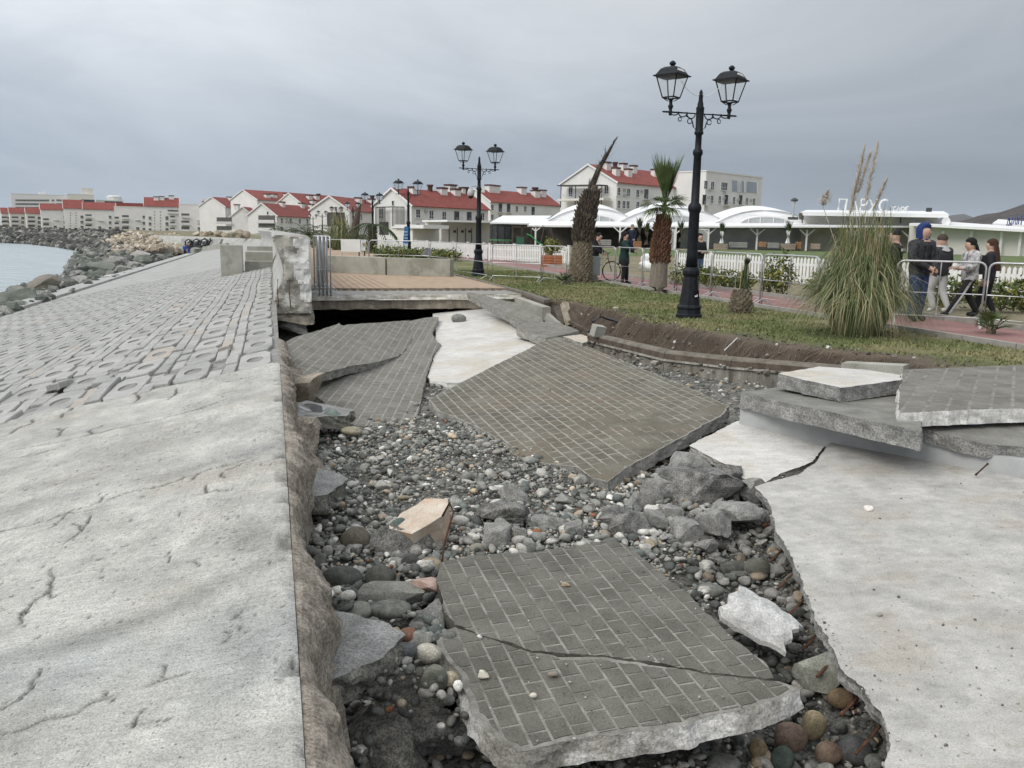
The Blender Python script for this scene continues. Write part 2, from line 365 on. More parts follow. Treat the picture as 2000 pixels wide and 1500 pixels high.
pl = [p*1 for p in TOP[:6]]; pl = [np.array([p[0], p[1], GZ]) for p in pl]
pl += [W(150, -3, GZ), W(120, .5, GZ), W(27, .5, GZ), W(27, 6.35, GZ), W(21, 6.35, GZ), W(21, 9.6, GZ), W(-30, 9.6, GZ), W(-30, 3000, GZ), W(6000, 3000, GZ), W(6000, -4000, GZ)]
bb = MB(); bb.add(pl, [tuple(range(len(pl)))]); g = struct(fixn(bb.build('ground', M_EARTH)))

bb = MB(); sk = [np.array([TOP[4][0], TOP[4][1], GZ]), np.array([TOP[5][0], TOP[5][1], GZ]), W(150, -3, GZ), W(120, .5, GZ), W(60, .5, GZ)]
bb.grid([[q-Z*.01 for q in sk], [q-Z*4.5-V*4 for q in sk]]); struct(fixn(bb.build('promenade_bank', M_PARA)))
# ------------------------------------------------------------------ embankment slope: cracked concrete apron in front, interlocking blocks behind
CR = [([(494, 895), (470, 905), (410, 920), (350, 941), (303, 956), (230, 973), (160, 995), (117, 1010), (60, 1030), (0, 1041), (-80, 1062)], .012, .02),
      ([(405, 948), (403, 965), (425, 960), (442, 956)], .012, .02),
      ([(455, 778), (420, 790), (370, 806), (329, 816), (260, 832), (185, 848), (100, 868), (10, 886), (-60, 900)], .018, .02),
      ([(275, 760), (271, 776), (259, 790)], .012, .012), ([(350, 757), (342, 772), (329, 783)], .012, .012), ([(154, 785), (136, 804), (119, 820)], .014, .012),
      ([(136, 835), (118, 848), (100, 860)], .012, .012), ([(230, 838), (205, 845), (180, 850), (120, 866)], .02, .02),
      ([(176, 1008), (172, 1022), (167, 1032), (150, 1048), (130, 1062)], .012, .018),
      ([(106, 1110), (108, 1132), (100, 1153), (80, 1170), (65, 1180), (50, 1197), (41, 1210), (56, 1231)], .010, .02),
      ([(87, 1305), (78, 1325), (65, 1340), (50, 1362), (39, 1374), (0, 1396), (-40, 1410)], .012, .02),
      ([(377, 1316), (345, 1326), (321, 1335), (282, 1350)], .014, .012), ([(227, 1366), (205, 1372), (182, 1379), (152, 1400), (87, 1413), (40, 1432), (0, 1448)], .010, .015),
      ([(334, 1411), (310, 1413), (286, 1418), (256, 1430)], .012, .014), ([(448, 1256), (437, 1263), (432, 1268)], .01, .012),
      ([(385, 1097), (372, 1101), (358, 1104)], .006, .01), ([(213, 990), (160, 1002), (115, 1012)], .014, .02), ([(480, 905), (455, 917), (440, 923)], .010, .015),
      ([(40, 832), (20, 850), (-20, 862)], .012, .015), ([(110, 878), (60, 890), (15, 899)], .012, .016), ([(330, 1080), (322, 1092)], .006, .008)]
def seg_dist(s, t, pts):
    d = np.full(s.shape, 9.0)
    for (a, b) in zip(pts[:-1], pts[1:]):
        dx, dy = b[0]-a[0], b[1]-a[1]; k = np.clip(((s-a[0])*dx+(t-a[1])*dy)/(dx*dx+dy*dy+1e-9), 0, 1)
        d = np.minimum(d, np.hypot(s-a[0]-k*dx, t-a[1]-k*dy))
    return d
def apron():
    S, T = np.meshgrid(np.concatenate([np.arange(1.0, 4.5, .0115), np.arange(4.5, 7, .017), np.arange(7, 10.8, .026)]), np.concatenate([np.arange(-3.7, -1.6, .018), np.arange(-1.6, .0501, .0115)]), indexing='ij')
    z = slope_z(T)
    z = z + .005*(fbm(S*1.1, T*1.1, 3, 3)-.45) + .006*(fbm(S*7, T*7, 3, 9)-.45) + .0035*(vnoise(S*42, T*42, 5)-.5)
    edge = 10.05 + .35*(fbm(T*1.6, T*0+2, 3, 21)-.45)
    z = z + .012 - np.clip((S-edge)/.12, 0, 1)*.07
    for s0, w in ((6.1, .25), (3.15, .5)):                      # trowelled bands, slightly proud
        z = z + .004*np.exp(-((S-s0-.1*np.sin(T*2))/w)**2)
    ch = np.clip((fbm(S*6, T*3, 4, 23)-.50)*6, 0, 1)*np.clip((T+.035)/.06, 0, 1); z = z - np.clip((T-.0)/.05, 0, 1)**2*.02 - ch*.045
    str1 = vnoise(S*16+T*30, T*70-S*12, 301); str2 = vnoise(S*40+T*14, T*60-S*30, 302); rgh = np.clip(fbm(S*1.2, T*1.2, 3, 303)*1.8-.35, 0, 1); z = z + (.004*(str1-.5)+.003*(str2-.5))*rgh
    base = np.stack([.545+.0*S, .54+.0*S, .508+.0*S], -1)
    f = fbm(S*1.5, T*1.9, 4, 31); base *= (.80+.42*f)[..., None]
    f2 = np.clip((fbm(S*.9+5, T*.8, 3, 41)-.45)*5, 0, 1); base *= (1-.14*f2)[..., None]
    f3 = np.clip((fbm(S*2.1+9, T*2.1+4, 3, 51)-.56)*7, 0, 1); base = base*(1-f3[..., None]*.35) + f3[..., None]*.35*np.array([.42, .37, .30])
    bl = np.exp(-((S-3.05+.25*T)/.42)**2)*np.clip(fbm(S*2, T*2, 3, 61)*1.6-.2, 0, 1); base = base*(1-.75*bl[..., None]) + .75*bl[..., None]*np.array([.40, .425, .43])
    for s0, w, k in ((6.1, .16, .5), (8.35, .12, .4)):
        bl = np.exp(-((S-s0-.08*np.sin(T*2.2))/w)**2)*k; base = base*(1-bl[..., None]) + bl[..., None]*np.array([.34, .345, .34])
    base *= (1-.34*np.clip(str1-.5, 0, 1)*rgh*1.7 - .30*np.clip(str2-.55, 0, 1)*rgh*1.7)[..., None]
    base *= (1+.24*np.clip(fbm(S*3.3, T*5.5, 4, 310)-.5, -.5, .5)*2)[..., None]; base *= (1-.35*ch)[..., None]
    sm_ = np.exp(-((S-3.95-.33*T-.12*np.sin(T*3))/.10)**2)*np.clip(1-((T+.75)/.75)**2, 0, 1); base *= (1-.33*sm_)[..., None]
    pit = np.clip((vnoise(S*34, T*52, 77)-.85)*9, 0, 1)*(fbm(S*1.3, T*1.3, 2, 78) > .33); z = z - pit*.008; base *= (1-.6*pit)[..., None]
    rc = random.Random(91)
    def fractal(pts, lev):
        for _ in range(lev):
            out = [pts[0]]
            for a_, b_ in zip(pts[:-1], pts[1:]):
                d_ = math.hypot(b_[0]-a_[0], b_[1]-a_[1]); o_ = rc.gauss(0, .11)*d_; out += [((a_[0]+b_[0])/2-(b_[1]-a_[1])/max(d_, 1e-6)*o_, (a_[1]+b_[1])/2+(b_[0]-a_[0])/max(d_, 1e-6)*o_), b_]
            pts = out
        return pts
    lines = []
    for px, w, dep in CR:
        pts = fractal([st(Psl(*p)) for p in px], 2); lines.append((pts, w, dep))
        for _ in range(max(1, len(pts)//10)):                # side branches
            q = pts[rc.randrange(len(pts))]; a_ = rc.uniform(0, 6.28); l_ = rc.uniform(.06, .22)*(q[0]/4); lines.append((fractal([q, (q[0]+l_*math.cos(a_), q[1]+l_*.5*math.sin(a_))], 3), w*.5, dep*.7))
    for pts, w, dep in lines:
        lo_, hi_ = np.min(pts, 0)-.2, np.max(pts, 0)+.2; msk = (S > lo_[0]) & (S < hi_[0]) & (T > lo_[1]) & (T < hi_[1])
        if not msk.any(): continue
        s_, t_ = S[msk], T[msk]; d = np.full(s_.shape, 9.0); par = np.zeros(s_.shape); n_ = len(pts)-1
        for i_, (a_, b_) in enumerate(zip(pts[:-1], pts[1:])):
            dx, dy = b_[0]-a_[0], b_[1]-a_[1]; k = np.clip(((s_-a_[0])*dx+(t_-a_[1])*dy)/(dx*dx+dy*dy+1e-9), 0, 1); e_ = np.hypot(s_-a_[0]-k*dx, t_-a_[1]-k*dy); par = np.where(e_ < d, (i_+k)/n_, par); d = np.minimum(d, e_)
        tap = np.clip(np.sin(np.pi*np.clip(par, .02, .98))*1.6, .15, 1)
        wv = np.maximum(w*(.22+.6*vnoise(s_*11, t_*11, 8)), .0019*s_)*tap*(.6+.8*vnoise(s_*4, t_*4, 19))
        k = np.clip(1-d/wv, 0, 1); z[msk] = z[msk]-1.4*dep*k**.5; base[msk] *= (1-.84*k**.5)[..., None]
        halo = np.clip(1-d/(w*3.2), 0, 1)*np.clip(fbm(s_*5, t_*5, 3, 12)*2.2-.6, 0, 1); base[msk] *= (1-.18*halo)[..., None]
    P3 = S[..., None]*U + T[..., None]*V + z[..., None]*Z
    a, b = S.shape; idx = np.arange(a*b).reshape(a, b)
    fc = np.stack([idx[:-1, :-1], idx[:-1, 1:], idx[1:, 1:], idx[1:, :-1]], -1).reshape(-1, 4)
    return np_mesh('concrete_apron', P3.reshape(-1, 3), fc, M_CONC, base.reshape(-1, 3))
slope_root = bpy.data.objects.new('embankment_slope', None); COL.objects.link(slope_root); struct(slope_root)
put('concrete_apron', apron(), slope_root)
cc = np.array([.40, .398, .38])
bb = MB()
def slq(s0, s1, t0, t1, dz): bb.add([W(s0, t0, slope_z(t0)+dz), W(s1, t0, slope_z(t0)+dz), W(s1, t1, slope_z(t1)+dz), W(s0, t1, slope_z(t1)+dz)], [(0, 3, 2, 1)])
slq(-20, 10.1, -11, -3.72, 0); slq(-20, 1.0, -3.72, .05, 0)
bb.build('rear_apron', M_FARSL, slope_root)
bb = MB(); slq(9.7, 47.5, -11, .05, -.030); bb.build('joint_bed', M_GROUT, slope_root)
bb = MB()
for k in range(13): slq(47.2+k*8, 47.2+(k+1)*8-.05, -11.2, .05, -.005)
bb.build('far_slope_panel', M_FARSL, slope_root)
bb = MB()
for k in range(24):
    s0 = -20+k*6.2; bb.box(W(s0+3.05, -11.35, slope_z(-11)-.12), (6.12, .95, .55), (U, V, Z))
bb.build('toe_beam', M_TOE, slope_root)
bb = MB(); bb.add([W(-20, .05, -.012), W(27, .05, -.012), W(27, .05, -1.8), W(-20, .05, -1.8)], [(0, 1, 2, 3)])
bb.add([W(-20, -.6, -.3), W(27, -.6, -.3), W(27, -.6, -1.8), W(-20, -.6, -1.8)], [(0, 1, 2, 3)]); bb.build('slope_wall_face', M_CAST, slope_root)
# blocks
def plate_mesh(L, Wd, th, hole):
    b = MB(); n = 16; out = []; inn = []; X = np.array([1., 0, 0]); Y = np.array([0, 1., 0])
    for k in range(n):
        a = 2*math.pi*(k+.5)/n; c, s_ = math.cos(a), math.sin(a); kk = 1/max(abs(c), abs(s_))
        out.append(np.array([L/2*c*kk, Wd/2*s_*kk, 0])); inn.append(np.array([hole[0]*c, hole[1]*s_, 0]))
    o2 = [p*np.array([1.0, 1.0, 1]) - Z*th for p in out]; i2 = [p*.93 - Z*.018 for p in inn]; o1 = [p*np.array([.985, .965, 1])+Z*.0 for p in out]; om = [p - Z*.014 for p in out]
    vs = inn+o1+om+o2+i2; q = lambda r0, r1: [(r0*n+k, r1*n+k, r1*n+(k+1) % n, r0*n+(k+1) % n) for k in range(n)]
    b.add(vs, q(0, 1)+q(1, 2)+q(2, 3)); b.add(vs, q(4, 0)+[tuple(4*n+k for k in range(n))], 1); return b
def small_mesh(L, Wd, th):
    b = MB(); pr = [(1, 1, -th), (1, 1, -.012), (.96, .9, 0)]
    vs = [np.array([L/2*i*a, Wd/2*j*c, z]) for (a, c, z) in pr for i, j in ((-1, -1), (1, -1), (1, 1), (-1, 1))]
    b.add(vs, [(k+r*4, (k+1) % 4+r*4, (k+1) % 4+r*4+4, k+r*4+4) for r in range(2) for k in range(4)]+[(8, 9, 10, 11)]); return b
PS, PT = 1.42, .74
pm = [plate_mesh(PS-.016, .415, .07, (.235, .112)).mesh('pierced_block', [m, M_FILL]) for m in M_BLOCK]
sm = [small_mesh(PS*.5-.014, .163, .08).mesh('filler_block', m) for m in M_BLOCK]
ROT = np.array([U, V+SLOPE*Z, N_SL]).T; ROT[:, 1] /= np.linalg.norm(ROT[:, 1])
plates = []; fillers = []
rr = random.Random(5)
for i in range(26):
    for j in range(15):
        s0 = 10.75+i*PS; t0 = -.25-j*PT + .02*math.sin(i); plates.append((s0+.05*math.sin(j*1.7), t0))
        for a in range(2):
            for c in range(2): fillers.append((s0-.35+a*PS*.5+.12*(c-.5)*2, t0-PT/2-.005+(c-.5)*.168))
def place_block(me, s0, t0, parent, name, amp):
    o = bpy.data.objects.new(name, me[rr.choices((0, 1, 2), (7, 5, 2.2 if (s0 < 19 and t0 > -2.4) else .15))[0]]); COL.objects.link(o); o.parent = parent
    dz = rr.gauss(0, .007)*amp; R = Matrix(ROT.tolist()).to_4x4() @ Matrix.Rotation(rr.gauss(0, .012)*amp, 4, 'X') @ Matrix.Rotation(rr.gauss(0, .010)*amp, 4, 'Y') @ Matrix.Rotation(rr.gauss(0, .012), 4, 'Z')
    o.matrix_local = Matrix.Translation(W(s0, t0, slope_z(t0)+.004+dz)) @ R @ Matrix.Diagonal((rr.uniform(.965, 1.0), rr.uniform(.93, 1.0), 1, 1)); return o
plates.sort(key=lambda p: p[0]-p[1]*.5); fillers.sort(key=lambda p: p[0]-p[1]*.5)
def joined_blocks(base, lst, name):
    v0 = np.array(base.v); b = MB()
    for s0, t0 in lst:
        q = (v0@ROT.T)+W(s0, t0, slope_z(t0)+.004+rr.gauss(0, .004)); b.add(q, base.f)
        b.m[-len(base.f):] = base.m
    return tag(b.build(name, [M_BLOCK[0], M_FILL], slope_root), kind='stuff')
for k, (s0, t0) in enumerate(plates[:300]): place_block(pm, s0, t0, slope_root, 'pierced_block', 1.0 if s0 < 16 else .6)
joined_blocks(plate_mesh(PS-.016, .415, .07, (.235, .112)), plates[300:], 'distant_pierced_blocks')
for k, (s0, t0) in enumerate(fillers[:300]):
    dmg = math.exp(-((s0-11.6)/1.8)**2)*(t0 < -.6); 
    if rr.random() < .10*dmg: continue
    place_block(sm, s0, t0, slope_root, 'filler_block', .8+4.0*dmg)
joined_blocks(small_mesh(PS*.5-.014, .163, .08), fillers[300:], 'distant_filler_blocks')

# ------------------------------------------------------------------ intact promenade deck with its broken edge
deck = bpy.data.objects.new('promenade_deck', None); COL.objects.link(deck); struct(deck)
S0 = 20.7
def ragged(s0, t0, t1, z0, z1, amp, n, seed, name, m, parent, depth=5.5, zr=0):
    b = MB(); ts = np.linspace(t0, t1, n); rows = []
    zs = [z0, z0-.01, (z0+z1)/2, z1+.02, z1, z1]
    for i, z in enumerate(zs):
        row = []
        for j, t in enumerate(ts):
            off = 0 if i == 0 else amp*(fbm(t*3, i*1.3, 3, seed)-.45)*2
            if i == 5: off = 1.0
            zz = z - (zr*(fbm(t*4, 3.3, 3, seed+5)-.3) if i >= 3 else 0)
            row.append(W(s0+off, t, zz))
        rows.append(row)
    b.grid(rows); b.grid([[W(s0+depth, t, z0) for t in (t0, t1)], [W(s0, t, z0) for t in (t0, t1)]])
    return fixn(b.build(name, m, parent))
ragged(S0, .85, 6.2, 0.0, -.13, .03, 90, 3, 'screed_layer', M_SCREED, deck)
ragged(S0+.06, .55, 6.2, -.132, -.36, .05, 90, 8, 'deck_beam', M_BEAM, deck, zr=.07)
bb = MB(); bb.add([W(S0+.01, .86, .003), W(S0+1.6, .86, .003), W(S0+1.6, 6.2, .003), W(S0+.01, 6.2, .003)], [(0, 3, 2, 1)])
for k in range(45): t = .9+k*.12; bb.box(W(S0+.78, t, .004), (1.5, .012, .004), (U, V, Z))
bb.build('grey_strip', M_GPAVE, deck)
bb = MB(); bb.box(W(S0+1.6+42, 3.5, .03), (84, 5.4, .058), (U, V, Z)); bb.build('orange_paving', M_PAVER, deck)
pe = MB(); pe.box((0, 0, 0), (.1, .2, .06)); pmesh = pe.mesh('edge_paver', mat('edge_paver_grey', (.16, .13, .10), (.27, .22, .17), scale=5, rough=.9, bump=.5, bscale=40, speck=.3))
for k in range(25):
    o = put('edge_paver', pmesh, deck); o.location = W(S0+1.5+.04*math.sin(k*1.9)+(.1 if k < 4 else 0), .98+k*.209, .035+.006*math.sin(k*3.1)); o.rotation_euler = (0, 0, -AX+math.pi/2*0+.05*math.sin(k*2.3))
rowm = MB(); rowm.box((0, 0, 0), (.035, 6, .006)); 
jm = MB()
for k in range(11): jm.box(W(S0+1.6+3.2, 1.0+k*.2, .0605), (6.2, .02, .003), (U, V, Z))
jm.build('paver_joints', mat('paver_joint', (.17, .11, .075)), deck)
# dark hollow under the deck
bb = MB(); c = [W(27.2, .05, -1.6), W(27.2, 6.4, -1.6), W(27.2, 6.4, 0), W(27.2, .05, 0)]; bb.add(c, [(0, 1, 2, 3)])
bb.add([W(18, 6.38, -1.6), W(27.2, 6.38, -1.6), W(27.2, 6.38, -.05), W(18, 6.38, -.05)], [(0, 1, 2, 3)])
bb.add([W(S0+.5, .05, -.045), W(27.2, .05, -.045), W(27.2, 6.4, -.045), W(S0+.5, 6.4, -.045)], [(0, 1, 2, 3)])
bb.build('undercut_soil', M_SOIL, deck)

# ------------------------------------------------------------------ parapet with wave-return face, broken end
def parapet():
    prof = [(.80, 0), (.80, 1.38), (.75, 1.43), (.06, 1.43), (.0, 1.38), (.09, 1.15), (.18, .9), (.22, .68), (.17, .42), (.05, .18), (.0, 0.02), (.0, -.25), (.80, -.25)]
    root = thing('sea_parapet', W(18.75, .45, 0), 'long grey concrete sea parapet with curved wave face and broken whitewashed end', 'wall')
    o0 = np.array(root.location)
    path = [(18.75, 0), (24, 0), (40, 0), (60, 0), (76, -.3), (88, -1.2)]
    b = MB(); rows = []
    for i, (s, t) in enumerate(path):
        a, c = path[max(i-1, 0)], path[min(i+1, len(path)-1)]; d = np.array([c[0]-a[0], c[1]-a[1]]); d = d/np.linalg.norm(d); nrm = np.array([-d[1], d[0]])
        rows.append([W(s+nrm[0]*p, t+nrm[1]*p, z*(1 if i < 4 else 1)) for p, z in prof]+[W(s+nrm[0]*prof[0][0], t+nrm[1]*prof[0][0], prof[0][1])])
    b.grid(rows); fixn(b.build('wall', M_PARA, root, o0))
    # broken end face, rough
    b = MB(); P2 = [np.array(q) for q in prof]; g_ = .04; wq = [Ppl(x, y, W(18.74, 0, 0), U) for x, y in [(571, 466), (609, 463), (612, 590), (585, 588), (586, 560), (597, 551), (584, 553), (575, 541), (572, 509), (582, 488), (571, 476)]]; wp = [np.array([float(np.dot(q, V)), q[2]]) for q in wq]
    def dsp(q): return W(18.735-.16*(fbm(q[0]*5+9, q[1]*5, 4, 4)-.42)-.05*(fbm(q[0]*1.5, q[1]*1.2+4, 2, 6)-.4), q[0], q[1]) if .02 < q[0] < .78 and q[1] < 1.41 else W(18.752, q[0], q[1])
    for ix in range(-1, 21):
        for iz in range(-7, 37):
            cp = clip_poly(P2, (ix*g_, (ix+1)*g_, iz*g_, (iz+1)*g_))
            if len(cp) >= 3:
                m_ = sum(cp)/len(cp); wob = np.array([.05*(fbm(m_[0]*9, m_[1]*9, 2, 31)-.45), .08*(fbm(m_[0]*9, m_[1]*9, 2, 33)-.45)]); b.add([dsp(q) for q in cp], [tuple(range(len(cp)))], 1 if inside(wp, m_+wob) else 0)
    fixn(b.build('broken_end', [M_PEEL, mat('whitewash', (.66, .65, .61), (.80, .79, .76), scale=5, rough=.9, bump=.5, bscale=45, speck=.12)], root, o0))
    # lower broken footing under the end
    me = rock_mesh('footing', (.55, .55, .28), 11, 4, 10, .06, True, M_ROUGH); f = put('footing', me, root); f.location = W(19.25, .42, -.30)-o0; f.rotation_euler = (0, 0, -AX)
    me = rock_mesh('footing', (.40, .45, .16), 13, 4, 10, .06, True, M_BROKEN); f = put('footing', me, root); f.location = W(19.2, .38, -.52)-o0; f.rotation_euler = (.1, .25, -AX)
    b = MB(); 
    for q in ((.55, -.12), (.30, -.1)): b.tube([W(18.68, q[0]-.2, .5), W(18.64, q[0]-.22, .25), W(18.66, q[0]-.2, q[1])], .012, 5)
    b.build('rebar', MATS.get('rust') or mat('rust', (.06, .03, .02), (.13, .06, .035), scale=20, rough=.9), root, o0)
parapet()
# stepped landing and its cheek block on the slope
root = thing('slope_stair', W(37, -1.2, -.4), 'pale concrete stair landing with tall end block on the sloping embankment', 'stairs'); o0 = np.array(root.location)
bb = MB(); bb.box(W(36.9, -1.62, .10), (1.1, .85, 1.55), (U, V, Z)); bb.build('cheek_block', M_CAST, root, o0)
bb = MB(); bb.box(W(37.6, -.55, -.05), (1.0, 1.15, .5), (U, V, Z)); bb.build('step', M_CAST, root, o0)
bb = MB(); bb.box(W(39.2, -.55, .12), (2.2, 1.15, .9), (U, V, Z)); bb.build('landing', M_CAST, root, o0)
bb = MB(); bb.box(W(41.4, -.55, .5), (.5, 1.15, .5), (U, V, Z)); bb.build('step', M_CAST, root, o0)
# low wall of the ramp farther along
root = thing('ramp_wall', W(70, -6, -1.4), 'low pale concrete ramp wall running down the far embankment', 'wall'); o0 = np.array(root.location)
bb = MB()
a, c = Psl(345, 499), Psl(470, 470); 
for (p, q, h) in ((Psl(352, 496), Psl(445, 484), .9), (Psl(385, 479)+Z*.2, Psl(530, 462)+Z*.3, 1.1)):
    d = q-p; bb.beam(p+Z*h*.2, q+Z*h*.3, .5, h)
bb.build('wall', M_CAST, root, o0)
# ------------------------------------------------------------------ lawn, washed-out soil bank, red path
LE = [(-6, 7.3), (4, 7.3), (8, 7.0), (10.5, 6.75), (12.5, 6.72), (13.8, 6.55), (15.2, 6.75), (16.5, 6.8), (18, 6.55), (19.2, 6.4), (20.2, 6.3), (70, 6.3)]
K = [Pz(1148, 651, -.28), Pz(1300, 686, -.24), Pz(1430, 700, -.2), Pz(1670, 719, -.12)]
KS = sorted([st(k_) for k_ in K]); KS = [(KS[0][0]-6, KS[0][1])]+KS
def kerb_t(s): return np.interp(s, [k_[0] for k_ in KS]+[19.0], [k_[1]+.10 for k_ in KS]+[5.9])
def lawn_edge(s): return np.where(np.asarray(s) < 19, np.maximum(np.interp(s, [p[0] for p in LE], [p[1] for p in LE]), kerb_t(s)+.45), np.interp(s, [p[0] for p in LE], [p[1] for p in LE]))
def lawn_z(S, T):
    e = lawn_edge(S) + (.55*(fbm(S*1.9, S*0+1, 4, 71)-.42)+.10*(vnoise(S*9, S*0+3, 73)-.5))*(S < 19.5)
    k = np.clip((e-T)/.55, 0, 1); z = .03*(fbm(S*.6, T*.6, 3, 5)-.45) + .015
    bank = np.clip(k*1.4, 0, 1); bank = bank*bank*(3-2*bank)
    low = -.42+.10*(fbm(S*2.5, T*2.5, 3, 15)-.45)
    low = np.where(S < 10.8, -.30, low)
    z = z*(1-bank) + low*bank*(S < 20) + (z*bank)*(S >= 20)
    z = z + (.05*(fbm(S*6, T*6, 3, 25)-.45))*np.clip(bank*4, 0, 1)*np.clip((1.2-bank)*3, 0, 1)*(S < 20)
    return z, bank*(S < 20), e
def lawn():
    S, T = np.meshgrid(np.concatenate([np.arange(-6, 6, .25), np.arange(6, 22, .05), np.arange(22, 70, .6)]), np.concatenate([np.arange(5.55, 8.6, .05), np.arange(8.6, 10.45, .12)]), indexing='ij')
    z, bank, e = lawn_z(S, T)
    z = np.where((S > 19.6) & (T < 6.28), -.3, z)
    c = np.zeros(S.shape+(3,)); g = np.array([.125, .145, .052]); dry = np.array([.25, .215, .115]); soil = np.array([.085, .066, .05])
    f = np.clip((fbm(S*.7, T*.7, 4, 33)-.36)*4, 0, 1)[..., None]; c = g*(1-f*.75) + dry*f*.75
    near = np.clip((T-e)/1.3, 0, 1); near = np.where(S < 12, near, np.clip((T-e)/.35, 0, 1)); bare = np.clip((1-near)*1.5-fbm(S*3, T*3, 3, 44)*.9, 0, 1)*(S < 19.5)
    c = c*(1-bare[..., None]) + (soil*1.5)*bare[..., None]
    b3 = np.clip(bank*6, 0, 1)[..., None]; c = c*(1-b3) + soil*b3
    a, b = S.shape; idx = np.arange(a*b).reshape(a, b); fc = np.stack([idx[:-1, :-1], idx[:-1, 1:], idx[1:, 1:], idx[1:, :-1]], -1).reshape(-1, 4)
    fcs, fct = S.ravel()[fc].mean(1), T.ravel()[fc].mean(1); kt = kerb_t(fcs); fc = fc[(fct > kt) | (fcs > 19)]
    return np_mesh('lawn', (S[..., None]*U+T[..., None]*V+z[..., None]*Z).reshape(-1, 3), fc[:, ::-1].copy(), M_LAWN, c.reshape(-1, 3))
struct(put('lawn', lawn()))
bb = MB(); bb.add([W(-30, 10.38, .0), W(-30, 12.9, .0), W(60, 12.9, .0), W(60, 10.38, .0)], [(0, 3, 2, 1)]); bb.add([W(33, 6.4, -.006), W(33, 10.4, -.006), W(60, 10.4, -.006), W(60, 6.4, -.006)], [(0, 3, 2, 1)]); struct(fixn(bb.build('red_path', M_RED)))
kb = bpy.data.objects.new('path_kerb', None); COL.objects.link(kb); struct(kb)
km = MB(); km.box((0, 0, 0), (.98, .1, .16)); kme = km.mesh('kerb_stone', mat('kerb_stone', (.27, .255, .235), (.36, .345, .32), scale=3, rough=.9, bump=.4, bscale=40))
for k in range(52):
    for t in (10.42, 12.88):
        o = put('kerb_stone', kme, kb); o.location = W(4+k, t, .02); o.rotation_euler = (0, 0, math.pi/2-AX)
# grass blades
def grass():
    n = 34000; S = RNG.uniform(7, 34, n*3); T = RNG.uniform(6.3, 10.4, n*3)
    z, bank, e = lawn_z(S, T); bare = np.where(S < 12, np.clip((e+1.2-T)/1.3, 0, 1), np.clip((e+.1-T)/.4, 0, 1))*(S < 19.5)
    keep = (bank < .1) & (RNG.uniform(0, 1, n*3) > bare*1.1) & (fbm(S*2.2, T*2.2, 3, 33) > .30); S, T, z = S[keep][:n], T[keep][:n], z[keep][:n]; n = len(S)
    base = S[:, None]*U+T[:, None]*V+z[:, None]*Z
    h = RNG.uniform(.02, .055, n); w = RNG.uniform(.006, .011, n)*(1+S/16); a = RNG.uniform(0, 6.28, n); dx = np.stack([np.cos(a), np.sin(a), 0*a], 1)
    ln = RNG.normal(0, .5, (n, 3))*h[:, None]; ln[:, 2] = h
    v = np.stack([base-dx*w[:, None], base+dx*w[:, None], base+ln], 1).reshape(-1, 3); f = np.arange(n*3).reshape(-1, 3)
    g = np.array([.12, .165, .05]); d = np.array([.27, .25, .13]); k = np.clip((fbm(S*.7, T*.7, 4, 33)-.34)*4, 0, 1)*.6+RNG.uniform(0, .45, n); c = g*(1-k[:, None])+d*k[:, None]
    return np_mesh('grass', v, f, mat('grass_blade', (.85, .85, .85), (1.1, 1.1, 1.1), scale=5, rough=.8, attr='Col'), np.repeat(c, 3, 0), smooth=False)
tag(put('lawn_grass', grass()), 'short patchy green and straw coloured grass on the lawn', 'grass', kind='stuff')
def roots():
    b = MB(); rr_ = random.Random(12)
    for k in range(420):
        s = rr_.uniform(8.5, 19); e = float(lawn_edge(s)); t = e-rr_.uniform(-.05, .35); z = float(lawn_z(np.array([s]), np.array([t]))[0][0])
        p = W(s, t, z+.03); d = np.array([rr_.gauss(0, .10), rr_.gauss(0, .10), -rr_.uniform(.05, .30)])-V*rr_.uniform(0, .12)
        q = p+d; m = (p+q)/2+V*(-.05); b.add([p-U*.004, p+U*.004, m-U*.004, m+U*.004, q], [(0, 1, 3, 2), (2, 3, 4)])
    return b.build('hanging_roots', mat('dry_root', (.13, .095, .06), (.26, .20, .13), scale=9, rough=.9))
tag(roots(), 'dry brown roots and straw hanging from the washed out lawn edge', 'roots', kind='stuff')
def bank_bits():
    n = 900; S = RNG.uniform(8, 19.5, n); T = lawn_edge(S)-RNG.uniform(-.5, 1.1, n); z, bk, e = lawn_z(S, T); keep = RNG.uniform(0, 1, n) < np.where(bk > .3, 1, .35)*np.where((S < 13), 1, .8)
    pos = (S[:, None]*U+T[:, None]*V+(z+.008)[:, None]*Z)[keep]; m = len(pos); sz = RNG.uniform(.01, .05, m)*np.where(RNG.uniform(0, 1, m) < .06, 2, 1)
    c = np.array([[.10, .085, .07], [.2, .18, .16], [.36, .34, .31], [.55, .54, .52], [.06, .05, .045]])[RNG.choice(5, m, p=[.35, .25, .15, .07, .18])]
    v, f, vc = scatter_stones(pos, sz, RNG, 1, (.5, .9), c, 6); return np_mesh('bank_rubble', v, f, M_STONE, vc, smooth=False)
tag(put('bank_rubble', bank_bits()), 'small stones and clods strewn over the eroded soil bank', 'stones', kind='stuff')

